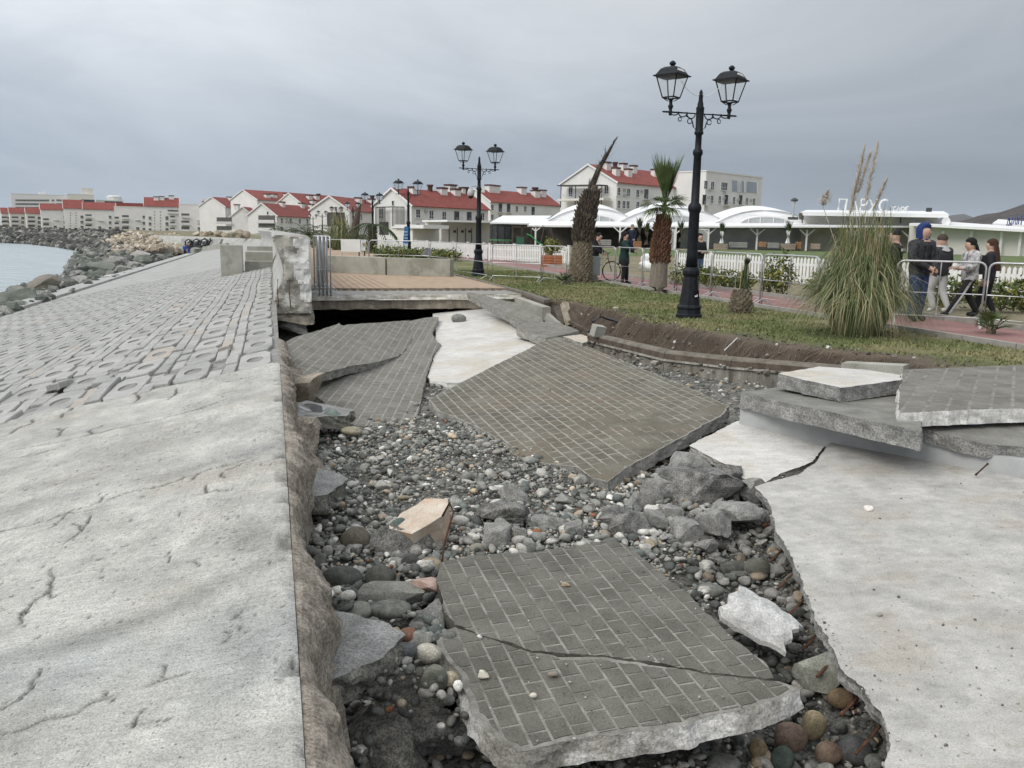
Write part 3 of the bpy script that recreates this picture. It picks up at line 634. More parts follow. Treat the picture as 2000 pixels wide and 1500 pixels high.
# ------------------------------------------------------------------ kerb retaining wall with brown rail
root = thing('retaining_kerb', K[1]-Z*.6, 'broken concrete kerb wall topped with dark brown rail below the eroded lawn', 'wall'); o0 = np.array(root.location)
def kd(i):
    a, c = K[max(i-1, 0)], K[min(i+1, 3)]; d = c-a; d[2] = 0; d = d/np.linalg.norm(d); return np.array([-d[1], d[0], 0])   # away from pit
for i in range(3):
    n0, n1 = kd(i), kd(i+1); gap = (K[i+1]-K[i])*.006
    b = MB(); p, q = K[i], K[i+1]-gap
    # rail: grey rounded top cap over brown board
    prof = [(-.02, -.12), (-.02, -.035), (.0, -.01), (.03, .012), (.14, .012), (.16, -.01), (.16, -.12)]
    rows = [[pp+nn*x+Z*z for x, z in prof] for pp, nn in ((p, n0), (q, n1))]
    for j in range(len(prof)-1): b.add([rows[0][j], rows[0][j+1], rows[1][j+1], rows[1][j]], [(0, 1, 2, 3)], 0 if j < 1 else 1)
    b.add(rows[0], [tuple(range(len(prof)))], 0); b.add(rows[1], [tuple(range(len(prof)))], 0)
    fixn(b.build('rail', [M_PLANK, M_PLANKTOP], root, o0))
    b = MB(); prof = [(.30, -.122), (-.04, -.122), (-.06, -.15), (-.02, -.16), (-.02, -.9), (.30, -.9)]
    rows = [[pp+nn*x+Z*z for x, z in prof] for pp, nn in ((p, n0), (q, n1))]; b.grid(rows); b.add(rows[0], [tuple(range(6))]); b.add(rows[1], [tuple(range(6))])
    fixn(b.build('wall_segment', mat('kerb_wall', (.16, .15, .125), (.34, .325, .285), scale=3, rough=.9, bump=.6, bscale=40, speck=.3, stretch=(3, 3, .5)), root, o0))
# upper intact kerb by the deck and broken stubs
KU = [W(34, 6.28, .02), W(26, 6.28, .02), W(20.5, 6.28, .0), W(18.6, 6.2, -.03)]
root = thing('lawn_kerb', KU[2], 'dark brown kerb rail along the lawn beside the paved deck', 'kerb'); o0 = np.array(root.location)
for i in range(3):
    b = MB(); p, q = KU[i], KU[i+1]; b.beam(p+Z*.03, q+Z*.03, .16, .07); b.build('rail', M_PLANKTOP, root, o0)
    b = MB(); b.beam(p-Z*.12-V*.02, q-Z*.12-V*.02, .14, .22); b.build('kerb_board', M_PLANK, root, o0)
b = MB(); b.beam(W(20.4, 6.02, -.19), W(17.9, 5.95, -.22), .2, .28); b.build('wall_stub', M_CAST, root, o0)
stubs = [((1068, 618), (1092, 640), .10, .16, 'pale broken kerb block tilted at the corner of the hollow'), ((1088, 600), (1102, 634), .12, .10, 'grey kerb board leaning beside the tilted block'),
         ((1102, 592), (1113, 636), .13, .13, 'yellow stained concrete post standing askew among broken kerb boards'), ((1114, 605), (1127, 638), .08, .10, 'thin brown board leaning against the soil bank'),
         ((1126, 605), (1140, 644), .07, .08, 'dark leaning board furthest right of the broken kerb'), ((1112, 628), (1150, 648), .08, .05, 'flat brown board lying across the broken kerb foot')]
for k, (a, c, w, h, lab) in enumerate(stubs):
    p, q = Pz(*a, -.08), Pz(*c, -.38); dd = float(np.linalg.norm(Pz(*c, -.38)[:2])); p = Pd(*a, Pz(*c, -.3)[1]+.25); q = Pd(*c, Pz(*c, -.3)[1])
    b = MB(); b.beam(p, q, w, h); o = b.build('broken_kerb_piece', [M_CAST, M_PLANKTOP, mat('yellowed_post', (.30, .25, .16), (.50, .47, .40), scale=8, rough=.9, bump=.5, bscale=40), M_PLANK, M_PLANK, M_PLANK][k], None, q); tag(o, lab, 'kerb piece', 'broken kerb pieces')
b = MB(); b.box((0, 0, 0), (.22, .16, .2)); o = b.build('broken_kerb_piece', M_CAST, None); o.location = Pz(1168, 646, -.18); o.rotation_euler = (.2, .15, .5); tag(o, 'pale grey concrete cube at the start of the brown rail', 'kerb piece', 'broken kerb pieces')
b = MB(); pts = [Pz(1158, 628, -.12), Pz(1170, 618, -.08), Pz(1185, 622, -.12), Pz(1215, 630, -.16), Pz(1250, 634, -.18), Pz(1300, 633, -.15)]; b.tube(pts, .028, 8)
tag(b.build('black_pipe', mat('black_plastic', (.012, .013, .018), (.02, .022, .03), rough=.4), None, smooth=True), 'thin black plastic pipe hanging along the soil bank', 'pipe')
b = MB(); b.tube([Pz(1415, 684, -.1), Pz(1440, 660, 0.02)], .008, 5); tag(b.build('white_stick', M_WHITE), 'thin white stick lying on the soil below the lawn', 'stick')

# ------------------------------------------------------------------ pit: gravel floor
def gravel_z(S, T):
    z = np.interp(S, [-2, 1.5, 3, 4.2, 5.5, 8, 12, 20, 27], [-1.05, -1.02, -.97, -.86, -.76, -.70, -.75, -1.0, -1.2])
    z = z - .18*np.exp(-((T-.55)/.35)**2)*np.clip((5.6-S)/1.5, 0, 1)
    z = z - .16*np.exp(-((T-(2.1+.38*(S-2)))/.45)**2)*np.clip((6.2-S)/1.5, 0, 1)
    z = z + .10*(fbm(S*1.3, T*1.3, 3, 101)-.45) + .10*np.exp(-((S-6.2)**2+(T-1.5)**2)/1.2)
    z = z + .22*np.clip((T-4.4)/1.4, 0, 1)*np.clip((S-7)/1.5, 0, 1)
    return z
def pit_floor():
    S, T = np.meshgrid(np.arange(-3, 27.3, .08), np.arange(.05, 7.4, .08), indexing='ij'); z = gravel_z(S, T)-.03
    a, b = S.shape; idx = np.arange(a*b).reshape(a, b); fc = np.stack([idx[:-1, :-1], idx[1:, :-1], idx[1:, 1:], idx[:-1, 1:]], -1).reshape(-1, 4)
    return np_mesh('pit_floor', (S[..., None]*U+T[..., None]*V+z[..., None]*Z).reshape(-1, 3), fc[:, ::-1].copy(), mat('gravel_fines', (.09, .088, .078), (.27, .262, .238), scale=22, rough=.95, bump=1, bscale=60, speck=.5))
struct(put('pit_floor', pit_floor()))
PAL = 1.45*np.array([[.085, .09, .085], [.125, .13, .122], [.17, .175, .165], [.23, .23, .215], [.30, .295, .275], [.42, .41, .385], [.26, .215, .16], [.40, .33, .24], [.62, .61, .585], [.22, .10, .055], [.11, .125, .118], [.085, .08, .07]])
PALP = np.array([.10, .16, .19, .18, .12, .06, .05, .02, .022, .006, .07, .03]); PALP = PALP/PALP.sum()
CPAL = np.array([0, 0, .1, .25, .35, .22, .04, .0, .04, 0, 0, 0]); CPAL = CPAL/CPAL.sum()
def pebbles(n, smin, smax, pw, s0, s1, t0, t1, sub, seed, lift, facet=0, pal=PALP):
    rng = np.random.default_rng(seed); S = s0+(s1-s0)*rng.uniform(0, 1, n); T = t0+(t1-t0)*rng.uniform(0, 1, n)
    r = smin*(smax/smin)**(rng.uniform(0, 1, n)**pw); z = gravel_z(S, T)+r*lift*rng.uniform(.4, 1.2, n)
    c = PAL[rng.choice(len(PAL), n, p=pal)]*rng.uniform(.8, 1.2, (n, 1)); hole = np.exp(-((T-(2.15+.38*(S-2)))/.55)**2)*(S < 6.4); c = c*(1-.40*hole[:, None])  # gap under the white slab: its shade is put into the pebble colours
    return scatter_stones(S[:, None]*U+T[:, None]*V+z[:, None]*Z, r, rng, sub, (.35, .75), c, facet)
def gravel(name, parts):
    vs, fs, cs = [], [], []; o = 0
    for v, f, c in parts: vs.append(v); fs.append(f+o); cs.append(c); o += len(v)
    return put(name, np_mesh(name, np.concatenate(vs), np.concatenate(fs), M_STONE, np.concatenate(cs)))
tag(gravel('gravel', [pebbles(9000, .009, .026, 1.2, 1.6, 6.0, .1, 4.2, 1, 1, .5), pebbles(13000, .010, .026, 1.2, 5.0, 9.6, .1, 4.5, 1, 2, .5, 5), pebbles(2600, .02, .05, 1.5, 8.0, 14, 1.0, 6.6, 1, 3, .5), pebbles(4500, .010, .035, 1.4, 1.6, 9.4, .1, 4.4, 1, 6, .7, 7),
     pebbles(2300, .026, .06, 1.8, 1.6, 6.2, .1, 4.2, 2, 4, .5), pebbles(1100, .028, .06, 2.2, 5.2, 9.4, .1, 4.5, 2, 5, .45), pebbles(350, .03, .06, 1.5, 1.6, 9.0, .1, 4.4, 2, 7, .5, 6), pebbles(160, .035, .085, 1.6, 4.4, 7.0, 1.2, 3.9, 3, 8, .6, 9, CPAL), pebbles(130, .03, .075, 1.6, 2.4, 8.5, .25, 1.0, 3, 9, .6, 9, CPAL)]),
    'grey river pebbles covering the floor of the washed out pit', 'gravel', kind='stuff')
# ------------------------------------------------------------------ broken paving slabs
M_RUST = mat('rust', (.06, .03, .02), (.13, .06, .035), scale=20, rough=.9)
M_BRICK = [mat('stamped_brick_a', (.104, .100, .083), (.168, .161, .138), scale=4, rough=.85, bump=.4, bscale=70, spots=[(38, .13, .45)], speck=.28),
           mat('stamped_brick_b', (.115, .110, .092), (.18, .172, .148), scale=4, rough=.85, bump=.4, bscale=70, spots=[(38, .13, .45)], speck=.28)]
M_BRICKB = [mat('dusty_brick_a', (.108, .101, .077), (.185, .174, .138), scale=3, rough=.9, bump=.5, bscale=60, spots=[(38, .13, .45)], speck=.32, c3=(.165, .138, .10), s3=.3),
            mat('dusty_brick_b', (.12, .112, .087), (.20, .188, .15), scale=3, rough=.9, bump=.5, bscale=60, spots=[(38, .13, .45)], speck=.32, c3=(.18, .15, .11), s3=.3)]
M_BRICKC = [mat('pale_brick_a', (.15, .145, .124), (.225, .217, .19), scale=3, rough=.9, bump=.4, bscale=70, speck=.22),
            mat('pale_brick_b', (.165, .158, .136), (.24, .23, .203), scale=3, rough=.9, bump=.4, bscale=70, speck=.22)]
M_JOINT = mat('pale_joint', (.145, .139, .118), (.30, .29, .262), scale=9, rough=.95, bump=.3, bscale=60, speck=.2)
M_JOINT2 = mat('paler_joint', (.21, .20, .172), (.36, .348, .31), scale=8, rough=.95, speck=.2, bscale=60)
M_SIDE = mat('slab_side', (.24, .235, .215), (.42, .41, .385), scale=7, rough=.95, bump=1.0, bscale=40, speck=.35)
M_WHITE_SIDE = mat('white_slab_side', (.52, .51, .48), (.78, .77, .74), scale=9, rough=.95, bump=.8, bscale=45, speck=.2)
M_WSLAB = mat('white_slab', (.52, .505, .475), (.69, .68, .655), scale=2.4, rough=.85, bump=.35, bscale=55, speck=.16, c3=(.54, .50, .43), s3=.5, spots=[(18, .09, .5), (45, .10, .4)], streak=(.35, 3.0, 5.0, .15))
M_WSLAB2 = mat('white_slab_stained', (.385, .377, .355), (.565, .555, .53), scale=3.4, rough=.88, bump=.7, bscale=70, speck=.20, c3=(.42, .395, .35), s3=.5, spots=[(20, .085, .5), (48, .10, .4)], streak=(.9, 1.8, 7.0, .15))
def plane_from(p3):
    a, b, c = [Pz(*p) for p in p3]; n = np.cross(b-a, c-a); n = n/np.linalg.norm(n); n = n if n[2] > 0 else -n; return a, n
def resample(pts, step, jit, seed):
    rng = np.random.default_rng(seed); out = []; n = len(pts)
    for i in range(n):
        a, b = pts[i], pts[(i+1) % n]; L = np.linalg.norm(b-a); k = max(1, int(L/step)); nr = np.array([-(b-a)[1], (b-a)[0]])/(L+1e-9)
        for j in range(k):
            q = a+(b-a)*j/k; d = 3.2*jit*(fbm(q[0]*4+seed, q[1]*4, 4, seed)-.46)+1.5*jit*(float(vnoise(q[0]*22, q[1]*22, seed))-.5)+rng.normal(0, jit*.12); out.append(q+nr*d)
    return out
def slab(name, label, plane, px, th, mats, grid=None, bl=.150, bw=.102, brick_mats=None, worn=None, jit=.012, step=.03, seed=1, rough=.02, cat='slab', group=None, margin=.0, side=None, lip=0.0, extra=None):
    """plane: three (px,py,z); px: outline; grid: two pixels along the continuous joints"""
    p0, n = plane_from(plane); P3 = [Ppl(x, y, p0, n) for x, y in px]; o0 = sum(P3)/len(P3)
    if grid: ex = Ppl(*grid[1], p0, n)-Ppl(*grid[0], p0, n)
    else: ex = U-n*np.dot(U, n)
    ex = ex/np.linalg.norm(ex); ey = np.cross(n, ex)
    org = Ppl(*grid[0], p0, n) if grid else o0
    to2 = lambda q: np.array([np.dot(q-org, ex), np.dot(q-org, ey)])
    to3 = lambda a, h=0.0: org+ex*a[0]+ey*a[1]+n*h
    raw = [to2(q) for q in P3]; poly = resample(raw, step, jit, seed)
    area = sum(poly[i-1][0]*poly[i][1]-poly[i][0]*poly[i-1][1] for i in range(len(poly)))
    if area < 0: poly = poly[::-1]
    root = thing(name, o0-n*th, label, cat, group); oo = np.array(root.location)
    b = MB(); m = len(poly); top = [to3(a) for a in poly]; b.add(top, [tuple(range(m))], 0)
    cen = sum(poly)/m; rng = np.random.default_rng(seed+50); rings = [top]
    for h in (.04, .25, .5, .75, 1.0):
        r = []
        for i, a in enumerate(poly):
            t = poly[(i+1) % m]-poly[i-1]; nr = np.array([t[1], -t[0]])/(np.linalg.norm(t)+1e-9)
            r.append(to3(a+nr*(lip*h+rough*(2*fbm(a[0]*9+seed, a[1]*9+h*2.5, 3, seed)-1.0)*(.3 if h < .1 else 1)), -th*h))
        rings.append(r)
    vs = [p for r in rings for p in r]; b.add(vs, [(k*m+i, (k+1)*m+i, (k+1)*m+(i+1) % m, k*m+(i+1) % m) for k in range(5) for i in range(m)], 1)
    b.add(rings[-1], [tuple(range(m-1, -1, -1))], 1)
    body = b.build('slab_body', mats, root, oo)
    if not brick_mats: return root, to2, to3
    lo = np.min(poly, 0); hi = np.max(poly, 0); G = .016*(1+(bw-.102)*14); H = .0032 if bw < .11 else .0016
    def bm_(w, l):
        q = MB(); pr = [(0, 0), (.0, H*.7), (.003, H)]
        vs = [(sx*(l/2-i), sy*(w/2-i), z) for i, z in pr for sx, sy in ((-1, -1), (1, -1), (1, 1), (-1, 1))]
        q.add(vs, [(k+r*4, (k+1) % 4+r*4, (k+1) % 4+r*4+4, k+r*4+4) for r in range(2) for k in range(4)]+[(8, 9, 10, 11)]); return q
    full = [bm_(bw-G, bl-G).mesh('brick', mm) for mm in brick_mats]; wornm = [bm_(bw-.001, bl-.001).mesh('brick', mm) for mm in brick_mats]
    R = np.array([ex, ey, n]).T; rr2 = random.Random(seed); shrunk = [a+(cen-a)/np.linalg.norm(cen-a)*margin for a in poly]
    items = []
    for j in range(int(lo[1]/bw)-1, int(hi[1]/bw)+2):
        for i in range(int(lo[0]/bl)-2, int(hi[0]/bl)+2):
            cx = i*bl+(bl/2 if j % 2 else 0); cy = j*bw; w = worn(to3(np.array([cx, cy]))) if worn else 0
            rect = (cx-bl/2, cx+bl/2, cy-bw/2, cy+bw/2); cor = [np.array([x, y]) for x in rect[:2] for y in rect[2:]]
            ins = [inside(shrunk, c) for c in cor]
            isw = rr2.random() < w
            if all(ins): items.append((cx, cy, isw, None))
            elif any(ins) or inside(shrunk, (cx, cy)):
                g = .0005 if isw else G/2
                cp = clip_poly([x for x in shrunk], (rect[0]+g, rect[1]-g, rect[2]+g, rect[3]-g))
                if len(cp) >= 3: items.append((cx, cy, isw, cp))
    d0 = np.array([0, 0, EYE]); items.sort(key=lambda it: np.linalg.norm(to3(np.array(it[:2]))-d0))
    rest = MB()
    for k, (cx, cy, isw, cp) in enumerate(items):
        dz = rr2.uniform(-.0012, .0012)
        if k < 298:
            if cp is None:
                o = put('brick', (wornm if isw else full)[rr2.choice((0, 0, 1))], root); o.matrix_local = Matrix.Translation(to3(np.array([cx, cy]), dz)-oo) @ Matrix(R.tolist()).to_4x4()
            else:
                q = MB(); q.prism([to3(a, H+dz) for a in cp], -n*H); fixn(q.build('brick', brick_mats[0], root, oo))
        else:
            g = .0005 if isw else G/2; c4 = cp if cp is not None else [np.array(a) for a in ((cx-bl/2+g, cy-bw/2+g), (cx+bl/2-g, cy-bw/2+g), (cx+bl/2-g, cy+bw/2-g), (cx-bl/2+g, cy+bw/2-g))]
            rest.prism([to3(a, H+dz) for a in c4], -n*H, rr2.choice((0, 0, 1)))
    if rest.v: tag(fixn(rest.build('small_bricks', brick_mats, root, oo)), kind='stuff')
    return root, to2, to3
# near slab, two halves parted by a crack
PA = [(870, 1095, -.56), (1204, 1058, -.52), (1220, 1434, -.62)]; GA = [(1010, 1150), (1182, 1420)]
cr_a = [(888, 1220), (940, 1240), (1000, 1258), (1040, 1272), (1090, 1278), (1180, 1280), (1280, 1296), (1380, 1312), (1450, 1320), (1508, 1325)]
A1 = [(860, 1100), (852, 1136), (866, 1172), (868, 1196)]+cr_a+[(1496, 1296), (1420, 1236), (1340, 1156), (1292, 1120), (1220, 1064), (1204, 1058), (1160, 1062), (1100, 1072), (1020, 1080), (940, 1084), (900, 1088)]
A2 = [(x, y+3.5) for x, y in cr_a[::-1]]+[(864, 1234), (848, 1248), (860, 1276), (900, 1312), (912, 1356), (928, 1392), (952, 1424), (985, 1456), (1012, 1468), (1140, 1442), (1220, 1434), (1340, 1416), (1420, 1392), (1480, 1376), (1536, 1358), (1562, 1344), (1520, 1328)]
wornA = lambda p: np.clip((fbm(p[0]*1.7+3, p[1]*1.7, 3, 6)-.60)*6, 0, .9)
slab('paving_slab', 'upper half of the nearest cracked grey brick paving slab', PA, A1, .10, [M_JOINT, mat('crack_shade_side', (.05, .048, .04), (.14, .135, .115), scale=9, rough=.95, bump=.8, bscale=50, speck=.3)], GA, brick_mats=M_BRICK, seed=11, group=None, worn=wornA)  # side colour darkened to paint the crack's shade
slab('paving_slab', 'lower half of the nearest cracked grey brick paving slab with white streaked edge', [(a, b_, c-.008) for a, b_, c in PA], A2, .105, [M_JOINT, mat('slab_front_side', (.26, .25, .22), (.46, .44, .40), scale=6, rough=.95, bump=1, bscale=40, speck=.3, c3=(.74, .73, .70), s3=.4)], GA, brick_mats=M_BRICK, seed=12, worn=wornA, margin=.035, lip=.03)
# central big slab
PB = [(1098, 658, -.22), (1425, 794, -.36), (836, 781, -.64)]
B1 = [(1089, 658), (1137, 672), (1204, 701), (1294, 736), (1364, 765), (1425, 794), (1412, 810), (1364, 835), (1319, 861), (1268, 890), (1220, 915), (1188, 941), (1159, 934), (1124, 912), (1076, 906), (1025, 901), (1002, 886), (974, 858), (932, 835), (894, 816), (852, 800), (836, 781), (862, 766), (916, 739), (974, 709), (1025, 685), (1057, 667)]
def wornB(p):
    q = (p-EYEV); s, t = st(p); return np.clip((8.3-s)*.55 + (fbm(p[0]*1.3, p[1]*1.3, 3, 16)-.45)*3 - .1, 0, .97)
slab('paving_slab', 'large diamond shaped dusty brick paving slab tilted in the middle of the pit', PB, B1, .13, [M_JOINT2, M_SIDE], [(1015, 718), (1262, 871)], bl=.19, bw=.128, brick_mats=M_BRICKB, seed=13, worn=wornB, margin=.02, jit=.014)
# left slab, two pieces
crc = [(571, 743), (620, 732), (687, 714), (737, 707), (778, 696), (793, 682), (809, 657), (803, 642), (800, 625)]
C1 = [(537, 691), (548, 676), (571, 660), (620, 646), (663, 631), (666, 638), (679, 634), (728, 631), (782, 627)]+crc[::-1]+[(548, 738), (543, 715)]
slab('paving_slab', 'upper pale brick paving slab beside the sea wall sagging under the deck', [(540, 692, -.14), (800, 625, -.42), (620, 732, -.34)], C1, .13, [M_JOINT2, M_SIDE], [(660, 720), (726, 646)], bl=.19, bw=.128, brick_mats=M_BRICKC, seed=14, margin=.0)
C2 = [(x, y+2) for x, y in crc]+[(834, 620), (856, 619), (857, 626), (843, 649), (850, 662), (861, 673), (847, 691), (836, 723), (827, 761), (818, 797), (816, 813), (782, 831), (728, 840), (701, 837), (683, 826), (652, 801), (622, 777), (613, 772), (624, 754), (660, 738), (690, 722)]
C2 = C2[3:]
slab('paving_slab', 'lower pale brick paving slab in front of the sagging one, crack down its middle', [(850, 622, -.42), (816, 813, -.74), (622, 777, -.60)], C2, .13, [M_JOINT2, M_SIDE], [(710, 788), (769, 702)], bl=.19, bw=.128, brick_mats=M_BRICKC, seed=15)
rock = lambda *a, **k: None
# white underlayer left of the central slab
slab('white_slab', 'white concrete underlayer slab between the two brick slabs with a stone on it', [(862, 615, -.48), (1052, 668, -.44), (845, 740, -.68)], [(845, 612), (950, 600), (985, 620), (1030, 645), (1090, 690), (1040, 740), (930, 747), (872, 748), (840, 744), (835, 735), (850, 690), (852, 640)], .13, [M_WSLAB, M_WHITE_SIDE], seed=16, rough=.03)
# slab leaning on the deck edge
slab('paving_slab', 'narrow broken brick slab leaning from the deck edge down to the right', [(913, 571, .06), (1060, 625, -.15), (986, 613, -.16)], [(913, 570), (939, 575), (972, 584), (1012, 592), (1034, 605), (1060, 624), (1062, 632), (1040, 640), (1010, 630), (986, 614), (964, 603), (935, 588), (912, 575)], .15, [M_JOINT, M_SIDE], [(930, 577), (1040, 626)], bl=.19, bw=.128, brick_mats=M_BRICKC, seed=17)
slab('paving_slab', 'small flat brick slab at the foot of the leaning one', [(1060, 626, -.14), (1131, 646, -.20), (1012, 634, -.2)], [(1012, 634), (1058, 630), (1078, 625), (1131, 646), (1118, 650), (1087, 657), (1065, 660), (1047, 655), (1008, 640)], .16, [M_JOINT, M_SIDE], [(1030, 638), (1100, 645)], bl=.19, bw=.128, brick_mats=M_BRICKC, seed=18)
slab('pale_kerb_block', 'pale stone block at the top corner of the large diamond slab', [(1102, 656, -.19), (1148, 658, -.19), (1120, 668, -.19)], [(1100, 657), (1135, 653), (1148, 657), (1148, 668), (1137, 670)], .16, [mat('pale_block', (.42, .37, .30), (.55, .50, .42), scale=8, rough=.9, bump=.4, bscale=40), M_SIDE], seed=19, cat='block')
# right side: white slabs, wall beam, stacked slabs
PW = [(1490, 820, -.44), (2000, 930, -.42), (1739, 1453, -.70)]
W2o = [(1655, 829), (1700, 845), (1850, 885), (2010, 927), (2250, 990), (2700, 1400), (2400, 1900), (1735, 1640), (1735, 1500), (1739, 1453), (1730, 1404), (1685, 1341), (1640, 1305), (1617, 1242), (1577, 1170), (1545, 1080), (1514, 1030), (1505, 985), (1473, 950), (1490, 945), (1560, 925), (1592, 905), (1602, 889)]
slab('white_slab', 'large stained white concrete slab filling the lower right with a ragged overhanging edge', PW, W2o, .085, [M_WSLAB2, M_BROKEN], seed=21, jit=.012, rough=.03, step=.025)
W1o = [(1345, 870), (1440, 822), (1490, 817), (1560, 822), (1640, 832), (1624, 856), (1598, 890), (1586, 902), (1530, 922), (1484, 948), (1440, 928), (1415, 906), (1380, 888)]
slab('white_slab', 'smaller raised white slab piece between the diamond slab and the large white slab', [(1490, 820, -.425), (1640, 832, -.425), (1440, 928, -.60)], W1o, .08, [M_WSLAB, M_SIDE], seed=22, rough=.03)
a, c = Pz(1446, 795, -.26), Pz(2040, 905, -.26); dd = (c-a); dd[2] = 0; dd = dd/np.linalg.norm(dd); nn = np.array([-dd[1], dd[0], 0])
b = MB(); b.box((a+c)/2+dd*1.5+nn*.55-Z*.34, (np.linalg.norm(c-a)+3, 1.1, .66), (dd, nn, Z)); o = b.build('concrete_beam', mat('smooth_wall', (.36, .37, .37), (.46, .47, .47), scale=3, rough=.8, bump=.2, bscale=60), None, a-Z*.6)
o.location = tuple(a-Z*.6); tag(o, 'smooth grey concrete beam wall under the stacked slabs at right', 'beam')
slab('paving_slab', 'flat weathered grey slab on the beam under the loose white piece', [(1460, 760, -.10), (1755, 785, -.06), (1530, 757, -.10)], [(1448, 766), (1530, 755), (1640, 752), (1780, 770), (1800, 800), (1800, 842), (1700, 822), (1600, 800), (1520, 784)], .17, [mat('grey_top', (.17, .168, .15), (.27, .265, .24), scale=4, rough=.9, bump=.5, bscale=60, speck=.3), M_BROKEN], seed=23, rough=.03)
slab('white_slab', 'loose white topped concrete chunk resting on the grey slab at right', [(1521, 729, .10), (1760, 733, .10), (1640, 757, .09)], [(1520, 729), (1600, 716), (1690, 722), (1760, 732), (1758, 742), (1700, 750), (1642, 757), (1570, 742)], .15, [M_WSLAB, M_BROKEN], seed=24, rough=.03)
slab('paving_slab', 'brick paving slab with white broken front edge at the far right', [(1762, 722, .06), (2000, 714, .06), (1755, 806, .05)], [(1764, 722), (2060, 710), (2200, 750), (2200, 806), (2010, 797), (1900, 800), (1756, 807), (1757, 760)], .13, [M_JOINT, M_WHITE_SIDE], [(1790, 790), (1830, 726)], bl=.34, bw=.17, brick_mats=M_BRICKC, seed=25, lip=.02)
slab('paving_slab', 'broken grey slab wedged under the far right brick slab', [(1800, 835, -.13), (2000, 828, -.12), (1850, 850, -.15)], [(1790, 832), (2100, 822), (2150, 900), (2010, 874), (1930, 868), (1860, 852)], .13, [mat('grey_top', None), M_BROKEN], seed=26, rough=.03)
b = MB(); a, c = Pz(1650, 716, -.08), Pz(1770, 722, -.03); b.beam(a, c, .25, .12); tag(b.build('kerb_block', M_CAST, None, a), 'pale kerb stone behind the loose white chunk', 'kerb piece')

# ------------------------------------------------------------------ rubble: rough wall footing, ledges, chunks, boulders
def rough_strip(s0, s1, tfun, name, m, seed, parent, off):
    S = np.arange(s0, s1, .018); pr = [(-.02, -.010), (.2, -.018), (.45, -.04), (.7, -.08), (.88, -.14), (1.0, -.22), (1.02, -.30), (.95, -.38), (.98, -.46), (.85, -.55), (.88, -.65), (.78, -.78), (.7, -.95), (.65, -1.3)]
    S2, Kk = np.meshgrid(S, np.arange(len(pr)), indexing='ij'); f = np.array([p[0] for p in pr])[Kk]; z = np.array([p[1] for p in pr])[Kk]; tf = np.array([tfun(s) for s in S])[:, None]
    n1 = fbm(S2*5+z*3, z*9+S2, 4, seed)-.46; n2 = vnoise(S2*24, z*30, seed+9)-.5; n3 = fbm(S2*2.2, z*4, 2, seed+4)-.45
    amp = np.clip(Kk/4, 0, 1); tt = .05+(tf-.05)*f+(.10*n1+.028*n2+.10*n3)*amp; zz = z+(.06*n1+.02*n2)*amp
    P3 = S2[..., None]*U+tt[..., None]*V+zz[..., None]*Z-np.asarray(off); a, b = S2.shape; idx = np.arange(a*b).reshape(a, b); fc = np.stack([idx[:-1, :-1], idx[:-1, 1:], idx[1:, 1:], idx[1:, :-1]], -1).reshape(-1, 4)
    return put(name, np_mesh(name, P3.reshape(-1, 3), fc, m, smooth=False), parent)
foot = thing('wall_footing', W(5, .2, -1), 'rough brown broken concrete footing along the inner face of the sea wall', 'wall')
rough_strip(1.2, 12.5, lambda s: .10+.17*fbm(s*1.6, 3.0, 4, 64)+.03*math.sin(s*2.2), 'footing_face', M_ROUGH, 63, foot, np.array(foot.location))
def chunk(px, py, wpx, hpx, zc, label, m, name='concrete_chunk', cat='chunk', group=None, seed=0, boxy=False, planes=10, rot=None, dep=.8, sub=3, rough=.05, smooth=False):
    p = Pz(px, py, zc); dist = np.linalg.norm(p-EYEV); w = wpx/F*dist/2; h = hpx/F*dist/2
    zg = float(gravel_z(*[np.array([q]) for q in st(p)])[0])+.30*h
    if zc < zg and px > 820: p = Pz(px, py, zg)
    me = rock_mesh(name, (w, w*dep, h*1.05), seed, sub, planes, rough, boxy, m, smooth=smooth); o = put(name, me, None, p); rz = rot if rot is not None else seed*1.3
    R = Matrix.Rotation(0.0 if boxy or True else rz, 4, 'Z'); o.matrix_world = Matrix.Translation(p) @ R
    if rot is not None: o.rotation_euler = (0, rot, 0)
    return tag(o, label, cat, group)
CH = mat('chunk_concrete', (.19, .19, .18), (.36, .355, .335), scale=12, rough=.95, bump=1, bscale=60, speck=.4)
CHD = mat('chunk_dark', (.09, .09, .085), (.27, .265, .25), scale=9, rough=.95, bump=1, bscale=45, speck=.5)
CONG = mat('conglomerate', (.13, .13, .115), (.36, .345, .30), scale=10, rough=.95, bump=1, bscale=45, speck=.5)
LEDGE = mat('ledge_top', (.21, .21, .20), (.36, .355, .345), scale=7, rough=.9, bump=.5, bscale=45, speck=.4)
G = lambda px, py, z0=-.85: float(gravel_z(*[np.array([q]) for q in st(Pz(px, py, z0))])[0])
